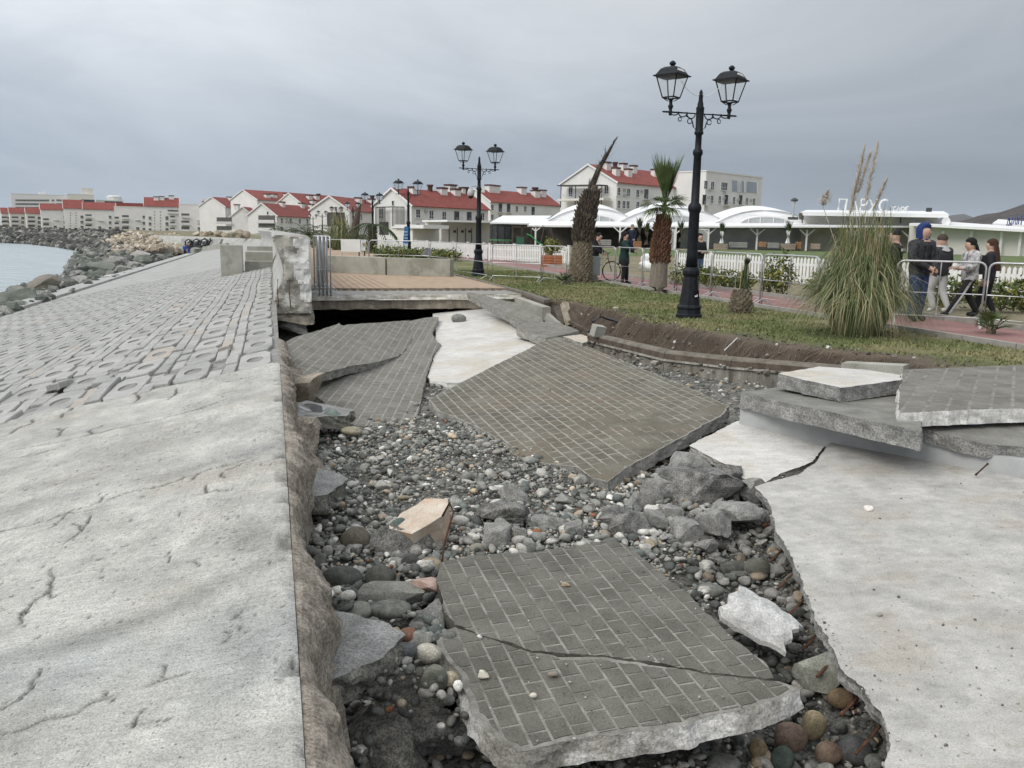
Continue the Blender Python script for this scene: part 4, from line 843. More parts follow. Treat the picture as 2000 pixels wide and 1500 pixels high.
chunks = [
 (592, 862, 66, 66, -.5, 'brown rough lump of concrete against the wall below the puddle', M_ROUGH, 34, False, 1, 4),
 (790, 1335, 170, 70, -.84, 'dark conglomerate mass of pebbles and cement under the lower left ledge', CONG, 35, False, .9, 4), (740, 1440, 150, 110, -.98, 'big rounded grey boulder stuck in cement at the bottom left', CONG, 36, False, .9, 4),
 (880, 1430, 110, 80, -.95, 'broken cement lump at the left corner of the nearest slab', CHD, 37, False, .9, 4), (648, 1430, 84, 130, -.62, 'tall brown rough footing lump in the bottom left corner', M_ROUGH, 38, False, .7, 4),
 (600, 752, 70, 46, -.35, 'tan broken stone wedged beneath the sagging slab', mat('tan_rubble', (.24, .21, .16), (.40, .36, .29), scale=9, rough=.95, bump=.8, bscale=50, speck=.3), 39, False, .9, 3), (575, 760, 60, 60, -.45, 'rough tan rubble lump between the wall and the sagging slab', M_ROUGH, 40, False, .9, 4),
 (828, 1040, 130, 98, -.66, 'large pinkish white angular boulder beside the bent iron rod', mat('pink_boulder', (.50, .40, .31), (.66, .60, .52), scale=6, rough=.85, bump=.5, bscale=40, speck=.12, c3=(.58, .43, .30)), 41, False, .7, 3),
 (775, 1070, 95, 85, -.70, 'dark rough cement lump in front of the pinkish boulder', CHD, 42, False, .9, 4), (768, 1160, 136, 32, -.66, 'long grey concrete bar lying left of the nearest slab', mat('bar_concrete', (.20, .20, .175), (.30, .30, .27), scale=9, rough=.9, bump=.7, bscale=60, speck=.3), 43, True, .3, 3),
 (845, 1205, 80, 55, -.68, 'pale rough concrete lump touching the left edge of the nearest slab', CH, 44, False, .9, 3), (828, 1145, 55, 32, -.64, 'pink stone at the end of the grey concrete bar', mat('pink_stone', (.42, .28, .23), (.55, .44, .38), scale=12, rough=.85, bump=.4, bscale=50), 45, False, .9, 3),
 (970, 1050, 56, 46, -.70, 'square broken concrete lump above the nearest slab', CH, 46, True, .8, 3), (1016, 1050, 28, 46, -.70, 'upright small concrete brick fragment above the nearest slab', CH, 47, True, .8, 3),
 (1062, 1020, 64, 34, -.72, 'flat pebbly concrete fragment behind the square lump', CH, 48, False, .9, 3), (1000, 1005, 90, 40, -.74, 'dark flaky concrete rubble in the middle of the gravel', CHD, 49, False, .9, 4), (1010, 972, 55, 40, -.72, 'pale upright concrete flake in the middle of the gravel', CH, 50, False, .6, 3),
 (1270, 975, 44, 54, -.72, 'tall pale concrete lump left of the dark jagged mass', CH, 51, False, .8, 3), (1278, 1020, 52, 42, -.74, 'squat concrete lump below the tall pale one', CH, 52, True, .8, 3), (1342, 1040, 62, 50, -.76, 'pale rounded concrete block in front of the dark jagged mass', CH, 53, True, .9, 3), (1228, 1030, 60, 60, -.76, 'grey concrete fragment at the top right of the nearest slab', CHD, 54, False, .9, 3),
 (1375, 955, 150, 110, -.66, 'dark jagged mass of broken concrete beneath the white slab edge', CHD, 55, False, .8, 4), (1430, 998, 90, 36, -.66, 'pale flat concrete wedge projecting from the dark jagged mass', CH, 56, False, .8, 3), (1345, 903, 80, 48, -.60, 'grey concrete boulder under the tip of the raised white slab', CH, 57, False, .8, 3),
 (1305, 955, 60, 48, -.70, 'angular pale chunk leaning on the left of the dark jagged mass', CH, 81, True, .8, 3), (1400, 1030, 64, 44, -.72, 'grey broken chunk right of the pale rounded block', CH, 82, False, .8, 3), (1310, 1005, 50, 40, -.72, 'small square chunk between the tall pale lump and the rounded block', CH, 83, True, .8, 3), (1455, 955, 56, 40, -.66, 'pale chunk tucked under the corner of the white slab', CH, 84, False, .8, 3), (1420, 930, 70, 40, -.62, 'grey wedge between the boulder and the raised white slab', CHD, 85, False, .8, 3), (1240, 985, 46, 36, -.74, 'low pale chunk left of the tall pale lump', CH, 86, False, .8, 3), (1120, 1035, 44, 30, -.74, 'pale flat chunk behind the middle of the nearest slab', CH, 87, True, .8, 3), (1385, 1065, 40, 30, -.76, 'small pale chunk below the rounded block', CH, 88, False, .8, 3),
 (1195, 1010, 70, 40, -.76, 'low grey rubble heap between gravel and the nearest slab', CHD, 58, False, .9, 3), (1600, 1307, 68, 54, -.90, 'pale green boulder in the gap below the large white slab', mat('green_boulder', (.20, .21, .175), (.33, .335, .29), scale=10, rough=.9, bump=.4, bscale=50, speck=.3), 59, False, .9, 3),
 (1487, 1008, 34, 34, -.76, 'small pale stone in the dark gap under the white slab', CH, 60, False, .9, 3), (590, 905, 60, 60, -.6, 'brown rough concrete knob on the wall footing', M_ROUGH, 61, False, .9, 3)]
for (px, py, w, h, z, lab, m, sd, bx, dep, sub) in chunks: chunk(px, py, w, h, z, lab, m, seed=sd, boxy=bx, dep=dep, sub=sub, rough=.09 if sub == 4 else .05)
slab('concrete_ledge', 'flat grey broken concrete ledge beside the wall in the lower left', [(620, 1200, -.42), (760, 1220, -.44), (640, 1310, -.44)], [(588, 1205), (640, 1192), (700, 1200), (748, 1212), (792, 1240), (770, 1262), (738, 1288), (700, 1300), (660, 1322), (625, 1335), (602, 1310)], .15, [LEDGE, CONG], seed=71, rough=.06, jit=.02, step=.04, cat='ledge')
slab('concrete_ledge', 'flat pale grey ledge of broken concrete halfway along the wall', [(580, 930, -.42), (670, 930, -.46), (620, 960, -.45)], [(566, 928), (610, 914), (650, 920), (682, 934), (662, 950), (640, 966), (600, 970), (570, 960)], .16, [LEDGE, CONG], seed=72, rough=.06, jit=.02, step=.04, cat='ledge')
slab('concrete_ledge', 'wet flat concrete ledge with a puddle in front of the pale slab', [(570, 795, -.42), (680, 800, -.46), (600, 812, -.43)], [(558, 790), (600, 782), (650, 792), (692, 800), (676, 812), (640, 812), (610, 816), (560, 815)], .14, [LEDGE, CONG], seed=73, rough=.06, jit=.02, step=.05, cat='ledge')
def cluster(name, label, px, n, smin, smax, seed):
    r = np.random.default_rng(seed); P = []
    for _ in range(n):
        x, y, z0, z1 = px[r.integers(0, len(px))]; P.append(Pz(x+r.normal(0, 20), y+r.normal(0, 12), r.uniform(min(z0, z1), max(z0, z1))))
    P = np.array(P); o0 = P.mean(0); sz = smin*(smax/smin)**(r.uniform(0, 1, n)**1.6); c = PAL[r.choice(len(PAL), n, p=PALP)]*r.uniform(.75, 1.1, (n, 1))
    v, f, vc = scatter_stones(P-o0, sz, r, 2, (.5, .9), c); tag(put(name, np_mesh(name, v, f, M_STONE, vc), None, o0), label, 'stones', kind='stuff')
cluster('cemented_pebbles', 'pebbles stuck in cement below the lower left ledge', [(690, 1330, -.55, -.75), (740, 1310, -.5, -.7), (790, 1300, -.52, -.7), (830, 1320, -.55, -.75), (870, 1350, -.6, -.8), (890, 1390, -.65, -.85), (770, 1370, -.7, -.9), (900, 1440, -.8, -1.0), (700, 1460, -.8, -1.0), (660, 1000, -.55, -.7), (640, 980, -.55, -.65), (690, 970, -.6, -.72)], 300, .012, .045, 9)
cluster('cemented_pebbles', 'loose pebbles and cobbles filling the hollow left of the nearest slab', [(660, 1010, -.6, -.72), (700, 1090, -.7, -.8), (720, 1170, -.66, -.76), (800, 1190, -.66, -.74), (820, 1110, -.66, -.74), (650, 1170, -.6, -.7), (800, 1250, -.6, -.68), (840, 1240, -.6, -.66), (740, 1010, -.62, -.7)], 260, .015, .05, 10)
def cobble(px, py, wpx, hpx, zc, label, col, seed, group=None, name='cobble', flat=None):
    p = Pz(px, py, zc); dist = np.linalg.norm(p-EYEV); w = wpx/F*dist/2; h = hpx/F*dist/2; rng = np.random.default_rng(seed); zg = float(gravel_z(*[np.array([q]) for q in st(p)])[0])+.25*h
    if zc < zg: p = Pz(px, py, zg)
    bv, bf = ICO[3]; P = bv.copy(); ph = rng.uniform(0, 6.28, 3); P = P*(1+.10*np.sin(P[:, [0]]*2+ph[0])+.09*np.sin(P[:, [1]]*2.3+ph[1])+.07*np.sin(P[:, [2]]*2+ph[2]))
    for k in range(2):
        q = rng.normal(size=3); q /= np.linalg.norm(q); e = P@q-.82; P = P-q[None]*np.maximum(e, 0)[:, None]*.7
    P = P*np.array([w, w*rng.uniform(.7, .95), h]); me = np_mesh(name, P, bf, M_STONE, np.repeat(np.array([col]), len(P), 0)); o = put(name, me, None, p); return tag(o, label, 'stone', group)
DK, GR, LG, TN, BR, WH, GN = (.10, .103, .095), (.185, .187, .175), (.30, .30, .28), (.36, .30, .21), (.17, .135, .105), (.62, .60, .57), (.13, .155, .14)
cob = [(897, 623, 30, 22, -.42, 'rounded grey stone lying on the white slab below the deck', (.24, .242, .225)), (693, 1052, 58, 52, -.72, 'round brown cobble in the hollow left of the dark cement lump', (.16, .145, .11)), (790, 1035, 62, 42, -.60, 'green tinted stone leaning on the pinkish boulder', (.10, .14, .125)),
 (668, 1132, 66, 52, -.78, 'dark cracked boulder tucked against the wall footing', DK), (745, 1128, 66, 50, -.74, 'dark smooth boulder right of the cracked one', (.12, .118, .105)), (800, 1100, 34, 34, -.70, 'dark oval stone below the cement lump', DK), (760, 1190, 76, 30, -.70, 'long flat grey stone under the concrete bar', (.2, .205, .185)), (700, 1192, 60, 26, -.70, 'slanting grey green stone left of the long flat one', (.24, .25, .215)),
 (845, 1330, 54, 70, -.62, 'large oval olive stone standing on the conglomerate', (.17, .175, .145)), (880, 1325, 36, 26, -.62, 'cream stone beside the large olive one', (.50, .43, .32)), (790, 1268, 50, 28, -.56, 'dark blue grey stone with a thin white vein line by the ledge', (.12, .125, .13)), (838, 1275, 46, 34, -.60, 'cream white stone above the olive one', (.58, .55, .47)), (820, 1248, 50, 30, -.60, 'pale grey oval stone by the slab corner', LG),
 (605, 832, 36, 60, -.48, 'tall grey stone leaning by the puddle ledge', (.26, .26, .245)), (648, 818, 34, 36, -.50, 'bluish green stone behind the tall grey one', (.20, .25, .225)), (684, 843, 38, 18, -.62, 'tan oblong stone in front of the pale slab', (.42, .38, .28)), (868, 1140, 20, 22, -.60, 'white egg shaped pebble at the slab edge', (.66, .65, .63)),
 (930, 1072, 34, 26, -.72, 'pale tan round stone behind the nearest slab', (.30, .285, .24)), (1108, 980, 34, 20, -.74, 'smooth grey cobble in the open gravel', GR), (1432, 1112, 46, 34, -.90, 'dark oval cobble in the shadowed gap', DK), (1475, 1115, 50, 44, -.90, 'angular dark cobble in the shadowed gap', (.12, .12, .10)), (1390, 1155, 50, 24, -.88, 'flat grey cobble near the right edge of the nearest slab', GR), (1440, 1180, 48, 34, -.88, 'brown rounded cobble above the white curved shard', (.20, .16, .13)),
 (1640, 1362, 48, 34, -.98, 'rust brown cobble under the white slab edge', (.20, .14, .085)), (1545, 1440, 60, 52, -1.0, 'reddish brown round cobble below the front edge of the nearest slab', (.23, .165, .13)), (1590, 1418, 40, 56, -1.0, 'tan oblong cobble standing beside the reddish one', (.36, .30, .19)), (1480, 1462, 34, 40, -1.0, 'tan round cobble left of the reddish one', (.30, .235, .14)), (1620, 1470, 44, 40, -1.05, 'brown cobble at the bottom edge right of the nearest slab', (.22, .16, .12)), (1670, 1465, 56, 60, -1.05, 'dark slate boulder with pale vein at the bottom right of the pit', (.085, .088, .09)),
 (1410, 1495, 60, 30, -1.05, 'flat grey cobble at the bottom edge below the slab', GR), (1525, 1485, 40, 50, -1.05, 'dark green cobble at the bottom edge', (.075, .10, .09)), (1050, 1040, 20, 14, -.72, 'small orange pebble above the nearest slab', (.36, .15, .07)), (740, 1044, 24, 14, -.66, 'orange stone chip beside the green stone', (.40, .19, .07)), (795, 1240, 40, 26, -.58, 'brown red stone beside the dark blue grey one', (.24, .13, .085))]
for k, (px, py, w, h, z, lab, c) in enumerate(cob): cobble(px, py, w, h, z, lab, c, 200+k)
# pebbles lying on slabs
def peb_on(px, py, w, plane, lab, c, sd):
    p0, n = plane_from(plane); q = Ppl(px, py, p0, n); s_ = w/F*np.linalg.norm(q-EYEV)/2; me = rock_mesh('pebble', (s_, s_*.7, s_*.55), sd, 2, 6, .03, False, mat('pebble_'+str(sd), c, tuple(x*1.2 for x in c), scale=30, rough=.8), smooth=False)
    o = put('pebble', me, None, q+n*(s_*.45+.004)); tag(o, lab, 'pebble')
for k, (x, y, w, pl, lab, c) in enumerate([(1104, 1146, 14, PA, 'small tan snail like pebble on the nearest slab', (.40, .33, .22)), (944, 1325, 24, PA, 'small white oblong pebble on the nearest slab', (.62, .58, .5)), (1080, 1320, 16, PA, 'small grey brown pebble on the nearest slab', (.24, .21, .17)), (1039, 1362, 13, PA, 'tiny cream pebble on the nearest slab', (.6, .56, .47)), (1696, 997, 14, PW, 'small white stone on the large white slab', (.66, .62, .58)), (1720, 1203, 10, PW, 'tiny grey stone on the large white slab', (.3, .29, .27)), (937, 1246, 9, PA, 'tiny white pebble by the crack of the nearest slab', (.6, .6, .6))]): peb_on(x, y, w, pl, lab, c, 300+k)
# curved white shard
b = MB(); rows = []; p = Pz(1487, 1228, -.82); e1 = Pz(1560, 1262, -.88)-Pz(1440, 1195, -.80); e1 = e1/np.linalg.norm(e1); e2 = np.cross(Z, e1); e2 /= np.linalg.norm(e2); e3 = np.cross(e1, e2)
for i in np.linspace(-.21, .21, 9):
    rows.append([p+e1*(i+.02*math.sin(j*3))+e2*(.19*math.cos(a))*(1-1.2*max(0, i))+e3*(.17*math.sin(a)*(1-.9*max(0, i))+.008*math.sin(i*40+j)) for j, a in enumerate(np.linspace(.2, 2.9, 10))])
b.grid(rows); b.grid([[q-e3*.03 for q in r] for r in rows]); 
for r in (rows[0], rows[-1]): b.grid([r, [q-e3*.03 for q in r]])
for j in (0, -1): b.grid([[r[j] for r in rows], [r[j]-e3*.03 for r in rows]])
tag(fixn(b.build('pipe_shard', mat('pale_shard', (.40, .40, .39), (.62, .62, .61), scale=8, rough=.85, bump=.5, bscale=50, speck=.25), None, p)), 'curved white broken pipe shard right of the nearest slab', 'shard')
# iron rods
def rod(pts, r, lab):
    b = MB(); b.tube(pts, r, 6); tag(b.build('iron_rod', M_RUST, None, pts[0], smooth=True), lab, 'rod', 'rusty iron rods')
q = Pz(862, 1108, -.62); rod([q, Pd(868, 1060, q[1]+.05), Pd(886, 1000, q[1]+.12), Pd(878, 982, q[1]+.13), Pd(864, 1008, q[1]+.16)], .007, 'thin bent rusty rod standing by the pinkish boulder')
q = Pz(1532, 829, -.40); rod([q, Pd(1540, 812, q[1]), Pd(1552, 808, q[1]-.05), Pd(1570, 806, q[1]-.1)], .010, 'hooked rusty rod sticking from the smaller white slab')
q = Pz(1667, 848, -.40); rod([q, Pd(1684, 826, q[1]+.03)], .010, 'short rusty rod at the upper corner of the large white slab')
q = Pz(1905, 928, -.42); rod([q, Pd(1930, 905, q[1]+.02)], .010, 'slanting rusty rod at the top edge of the large white slab')
q = Pz(1698, 824, -.2); rod([q, Pd(1715, 826, q[1]-.1), Pd(1738, 832, q[1]-.15)], .008, 'bent rod projecting from the grey slab edge')
for k, (x, y) in enumerate([(1500, 1020), (1528, 1070), (1545, 1120), (1562, 1175), (1600, 1230), (1630, 1280), (1680, 1350), (1712, 1420)]):
    a = Pz(x+10, y-6, -.74-.01*k); rod([a, a+np.array([-.16, -.10, -.10])], .009, 'short rod under the ragged edge of the large white slab, %s from far end' % ['first', 'second', 'third', 'fourth', 'fifth', 'sixth', 'seventh', 'eighth'][k])
bb = MB(); p0_, n_p = plane_from([(570, 795, -.42), (680, 800, -.46), (600, 812, -.43)]); q = [Ppl(x, y, p0_, n_p)+Z*.004 for x, y in [(582, 795), (600, 788), (618, 790), (640, 798), (626, 806), (598, 803)]]; bb.add(q, [tuple(range(6))])
tag(bb.build('puddle', mat('puddle_water', (.10, .11, .12), rough=.03, spec=.8)), 'shallow puddle on the concrete ledge by the wall', 'puddle')

def grit():
    r = np.random.default_rng(15); P = []; C = []
    for pl, px, n in ((PA, A1+A2, 130), (PB, B1, 160), (PW, [(1500, 900), (2000, 950), (2000, 1480), (1760, 1480)], 170), (PW, [(1480, 960), (1560, 1130), (1640, 1290), (1740, 1440)], 70)):
        p0, n_ = plane_from(pl); lo = np.min(px, 0); hi = np.max(px, 0); poly = [np.array(q) for q in px]; k = 0
        while k < n:
            q = r.uniform(lo, hi)
            if inside(poly, q): P.append(Ppl(q[0], q[1], p0, n_)+n_*.005); k += 1
    for k in range(120): t = -r.uniform(.0, 2.5); s_ = r.uniform(2, 9.5); P.append(W(s_, t, slope_z(t)+.012))
    P = np.array(P); n = len(P); c = np.array([[.45, .44, .41], [.6, .58, .54], [.2, .19, .17], [.12, .115, .10], [.33, .29, .23]])[r.integers(0, 5, n)]
    v, f, vc = scatter_stones(P, .0028*(4.5)**(r.uniform(0, 1, n)**2.2), r, 1, (.5, .9), c, 6); return np_mesh('grit', v, f, M_STONE, vc, smooth=False)
tag(put('grit', grit()), 'small stone chips scattered over the slabs and the concrete slope', 'stones', kind='stuff')
# ------------------------------------------------------------------ street lamps
M_LGLASS = mat('lantern_glass', (.86, .88, .88), rough=.25, trans=.92, spec=.3); MATS['lantern_glass'].node_tree.nodes['Principled BSDF'].inputs['IOR'].default_value = 1.03
M_PEELW = mat('peeled_lamp_paint', (.62, .62, .61), (.72, .72, .71), scale=20, rough=.8)
def lamp_post():
    root = thing('street_lamp', (0, 0, 0), 'x', 'lamp', 'black street lamps along the promenade')
    b = MB(); b.lathe([(.25, 0), (.25, .10), (.23, .12), (.22, .2), (.235, .22), (.235, .25), (.20, .29), (.165, .55), (.135, .82), (.15, .84), (.165, .88), (.165, .93), (.14, .98), (.12, 1.0)], 10, m=0); b.build('base', M_IRON, root)
    b = MB(); b.lathe([(.118, 1.0), (.105, 1.25), (.098, 2.0), (.125, 2.06), (.13, 2.11), (.115, 2.16), (.08, 2.2), (.072, 3.05), (.09, 3.07), (.095, 3.11), (.088, 3.15), (.062, 3.18), (.058, 3.42), (.085, 3.44), (.085, 3.48), (.07, 3.5), (.074, 3.88), (.08, 3.9), (.058, 3.93), (.055, 3.98), (.042, 4.02), (.036, 4.10), (.045, 4.12), (.028, 4.14), (.035, 4.17), (.02, 4.21), (.004, 4.23)], 12); b.build('post', M_IRON, root, smooth=True)
    b = MB(); b.tube([(-.70, 0, 3.80), (.70, 0, 3.80)], .018, 6)
    for sg in (-1, 1):
        for k in range(3):
            c = np.array([sg*(.18+.17*k), 0, 3.80]); b.tube([c+np.array([.085*math.cos(a), 0, -.075*math.sin(a)*(1.25-.3*k)]) for a in np.linspace(0, math.pi, 9)], .011, 5)
            b.lathe([(.001, -.022), (.022, -.008), (.022, .008), (.001, .022)], 6, c+np.array([sg*.085, 0, .0]))
        for k, r in ((0, .045), (1, .035)):
            c = np.array([sg*(.20+.20*k), 0, 3.66+.025*k]); b.tube([c+np.array([r*math.cos(a), 0, r*math.sin(a)]) for a in np.linspace(0, 6.0, 12)], .009, 5)
        b.tube([(sg*.07, 0, 3.52), (sg*.12, 0, 3.56), (sg*.14, 0, 3.64), (sg*.17, 0, 3.70), (sg*.28, 0, 3.75)], .012, 5)
        b.lathe([(.002, 0), (.02, .02), (.012, .05), (.002, .07)], 6, (sg*.70, 0, 3.80), ax=(np.array([0, 1., 0]), np.array([0, 0, 1.]), np.array([sg*1., 0, 0])))
    b.build('crossarm', M_IRON, root)
    for sg in (-1, 1):
        lx = sg*.60; c = np.array([lx, 0, 0]); r45 = math.pi/4*.75
        X = np.array([math.cos(r45), math.sin(r45), 0]); Y = np.array([-math.sin(r45), math.cos(r45), 0]); 
        b = MB(); b.lathe([(.025, 3.74), (.035, 3.80), (.028, 3.84), (.05, 3.90), (.03, 3.94), (.028, 4.0), (.05, 4.02)], 8, c)
        corner = lambda h, z: [c+X*h*i+Y*h*j+Z*z for i, j in ((-1, -1), (1, -1), (1, 1), (-1, 1))]
        lo, hi = corner(.115, 4.05), corner(.205, 4.42)
        for i in range(4):
            b.beam(lo[i], lo[(i+1) % 4], .022, .022); b.beam(lo[i], hi[i], .018, .018); b.tube([c+Z*3.98, c+(lo[i]-c-Z*4.05)*.5+Z*4.0, lo[i]], .008, 4)
        lan = b.build('lantern', M_IRON, root)
        b = MB(); b.box(c+Z*4.425, (.50, .50, .02), (X, Y, Z)); 
        rr_ = [corner(.225, 4.435), corner(.20, 4.47), corner(.155, 4.545), corner(.10, 4.58)]
        vs = [p for q in rr_ for p in q]; b.add(vs, [(k*4+i, k*4+(i+1) % 4, (k+1)*4+(i+1) % 4, (k+1)*4+i) for k in range(3) for i in range(4)]+[(12, 13, 14, 15)])
        b.lathe([(.04, 4.58), (.03, 4.60), (.055, 4.625), (.06, 4.65), (.04, 4.675), (.015, 4.69)], 10, c); b.build('lantern_roof', M_IRON, lan)
        for i in range(4):
            q = [p*1.0 for p in (lo[i], lo[(i+1) % 4], hi[(i+1) % 4], hi[i])]; b = MB(); b.add(q, [(0, 1, 2, 3)]); b.build('pane', M_LGLASS, lan)
    return root
lamp0 = lamp_post(); rzv = math.atan2(V[1], V[0])
lamps = [(1345, 622, None, 'nearest black twin lantern street lamp with peeling roofs standing on the lawn edge'), (934, 540, None, 'second black twin lantern lamp with a camera dome beside the deck kerb'), (798, 503, None, 'third black twin lantern lamp carrying a blue banner'),
         (728, 0, 69, 'fourth twin lantern lamp behind the white board'), (690, 0, 92, 'fifth twin lantern lamp above the far pampas grass'), (658, 0, 110, 'sixth small twin lantern lamp in front of the gabled house'), (630, 0, 135, 'farthest tiny twin lantern lamp over the dark palms'), (612, 0, 165, 'faint last twin lantern lamp of the row above the palms')]
for k, (x, y, d, lab) in enumerate(lamps):
    o = lamp0 if k == 0 else copy_tree(lamp0); p = Pz(x, y) if d is None else Pd(x, 452, d); o.location = (p[0], p[1], -.02); o.rotation_euler = (0, 0, rzv+(.12 if k else .0)); o['label'] = lab
L1 = Matrix.Translation(lamp0.location) @ Matrix.Rotation(lamp0.rotation_euler[2], 4, 'Z'); LL = lambda x, y, z: np.array((L1 @ Vector((x, y, z)))[:])
b = MB(); b.tube([LL(-.42+.84*k/12, 0, 4.36-.26*math.sin(math.pi*k/12)**.8) for k in range(13)], .006, 5); tag(b.build('loose_cable', M_WHITE, None), 'thin white cable hanging between the two lanterns of the nearest lamp', 'cable')
for sg, lab in ((-1, 0), (1, 0)):        # bare peeled patches on the two near lantern roofs
    b = MB(); rg = random.Random(4+sg)
    r45 = math.pi/4*.75; X = np.array([math.cos(r45), math.sin(r45), 0]); Y = np.array([-math.sin(r45), math.cos(r45), 0]); c = np.array([sg*.60, 0, 0])
    q = []
    for u_ in np.linspace(-.85, .75, 9): q.append((u_, .15+.15*rg.random()))
    for u_ in np.linspace(.7, -.8, 9): q.append((u_*.8, .75+.22*rg.random()))
    pts = []
    for u_, w_ in q:
        h = .20+(.155-.20)*w_; pts.append(c+X*h*u_ - Y*(h+.004)+Z*(4.474+(.545-4.474+4.0)*w_))
    b.add(pts, [tuple(range(len(pts)))]); o = b.build('peeled_patch', M_PEELW, lamp0)
b = MB(); b.box((.035, -.178, .50), (.11, .02, .14)); b.build('open_hatch', mat('hatch_dark', (.003, .003, .004), rough=.9), lamp0); b = MB(); b.box((.02, -.190, .46), (.03, .012, .03)); b.box((.05, -.190, .47), (.02, .012, .04)); b.build('loose_wiring', M_WHITE, lamp0)
p = Pz(934, 540); root = thing('camera_dome', p+Z*2.95, 'grey dome surveillance camera on an arm of the second lamp', 'camera'); root.rotation_euler = (0, 0, rzv)
b = MB(); b.lathe([(.03, .14), (.10, .10), (.13, 0), (.12, -.09), (.10, -.11)], 12, (-.30, 0, 0)); b.build('housing', mat('grey_plastic', (.42, .43, .43), (.5, .51, .51), rough=.4), root, smooth=True)
b = MB(); b.lathe([(.095, -.11), (.08, -.17), (.04, -.20), (.005, -.21)], 12, (-.30, 0, 0)); b.build('dome', M_IRON, root, smooth=True)
b = MB(); b.tube([(-.30, 0, .13), (-.27, 0, .22), (-.15, 0, .24), (-.04, 0, .18), (0, 0, .1)], .02, 6); b.build('bracket', mat('grey_plastic', None), root); b = MB(); b.box((.13, 0, .12), (.13, .1, .2)); b.build('junction_box', M_WHITE, root)

# ------------------------------------------------------------------ crowd barriers
def barrier(a, c, label, h=1.18, feet=True, mid=True):
    a = np.array(a); c = np.array(c); L = float(np.linalg.norm((c-a)[:2])); d = (c-a)/np.linalg.norm(c-a); d[2] = 0; d /= np.linalg.norm(d); nn = np.array([-d[1], d[0], 0])
    root = thing('crowd_barrier', (a+c)/2, label, 'barrier', 'steel crowd barriers'); oo = np.array(root.location); r = .019; R = .12
    A = lambda x, z: a+d*x+Z*z
    arc = lambda cx, cz, a0, a1: [A(cx+R*math.cos(t), cz+R*math.sin(t)) for t in np.linspace(a0, a1, 5)]
    b = MB(); b.tube([A(0, .02)]+arc(R, h-R, math.pi, math.pi/2)+arc(L-R, h-R, math.pi/2, 0)+[A(L, .02)], r, 6); b.build('frame', M_STEEL, root, oo, smooth=True)
    for z in (.60, .17): b = MB(); b.tube([A(0, z), A(L, z)], .014, 6); b.build('rail', M_STEEL, root, oo)
    b = MB(); b.tube([A(L*.5, .17), A(L*.5, h)], .013, 6); b.build('upright', M_STEEL, root, oo)
    if feet:
        for x in (.03, L-.03):
            b = MB(); b.tube([A(x, .0)-nn*.30, A(x, .05)-nn*.22, A(x, .16), A(x, .05)+nn*.22, A(x, .0)+nn*.30], .013, 5); b.build('foot', M_STEEL, root, oo)
    return root
bars = [((618, 524), (720, 525), 'steel barrier panel directly behind the left concrete block'), ((722, 525), (838, 529), 'steel barrier panel behind the right concrete block'), ((841, 530), (952, 547), 'steel barrier panel in front of the white fence left of the second lamp'), ((961, 548), (1056, 552), 'steel barrier panel right of the second lamp'), ((1060, 553), (1106, 556), 'steel barrier panel in front of the orange planter'), ((1150, 551), (1200, 555), 'steel barrier panel in front of the bicycle'), ((1203, 556), (1253, 562), 'steel barrier panel in front of the woman holding a child'),
        ((1256, 563), (1317, 571), 'steel barrier panel behind the fan palm trunk'), ((1321, 572), (1386, 582), 'steel barrier panel behind the nearest lamp'), ((1389, 583), (1483, 596), 'steel barrier panel behind the small spear palm'), ((1487, 597), (1592, 612), 'steel barrier panel left of the tall pampas grass'), ((1742, 631), (1913, 640), 'steel barrier panel in front of the person in the blue hood'), ((1919, 641), (2090, 655), 'rightmost steel barrier panel in front of the long haired person')]
for a, c, lab in bars: barrier(Pz(*a), Pz(*c), lab)
for k in range(4):
    a = W(19.3+.0*k, 1.0+.085*k, .06); c = W(21.4, 1.0+.085*k, .06); barrier(a, c, ['first steel barrier of the stack leaning on the broken parapet end, next to the wall', 'second steel barrier of the stack by the parapet end', 'third steel barrier of the stack by the parapet end', 'outermost steel barrier of the stack by the parapet end'][k], h=1.35)

# ------------------------------------------------------------------ white picket fences
def picket_fence(a, c, label, h=.92, pitch=.13, w=.085, post=2.0):
    a = np.array(a); c = np.array(c); L = float(np.linalg.norm(c-a)); d = (c-a)/L; rz = math.atan2(d[1], d[0]); root = thing('picket_fence', a, label, 'fence', 'white picket fences', rz)
    q = MB(); pr = [(-w/2, .06), (w/2, .06), (w/2, h-.06), (0, h), (-w/2, h-.06)]; q.prism([(x, -.02, z) for x, z in pr], (0, .018, 0)); pm_ = fixn(q.build('picket', M_WHITE, root)); me = pm_.data; n = int(L/pitch); pm_.location = (pitch/2, 0, 0)
    for k in range(1, min(n, 299)): o = put('picket', me, root); o.location = (pitch*(k+.5), random.uniform(-.004, .004), random.uniform(-.008, .008))
    for z in (.24, h-.24): b = MB(); b.box((L/2, .018, z), (L, .035, .085)); b.build('rail', M_WHITE, root)
    q = MB(); q.box((0, .05, (h+.06)/2), (.12, .1, h+.06)); q.box((0, .05, h+.07), (.15, .13, .03)); qm = q.mesh('post', M_WHITE)
    for k in range(int(L/post)+1): o = put('post', qm, root); o.location = (min(L, k*post), 0, 0)
picket_fence(Pd(1322, 470, 34.2)*np.array([1, 1, 0]), Pd(2120, 470, 20.8)*np.array([1, 1, 0]), 'white picket fence behind the hedge at right, running past the walking people', pitch=.15, w=.095)
picket_fence(Pz(955, 509), Pz(1112, 517), 'white picket fence behind the orange planter near the playground'); picket_fence(Pz(735, 489), Pz(952, 508), 'white picket fence behind the low hedge left of the second lamp', post=2.4)

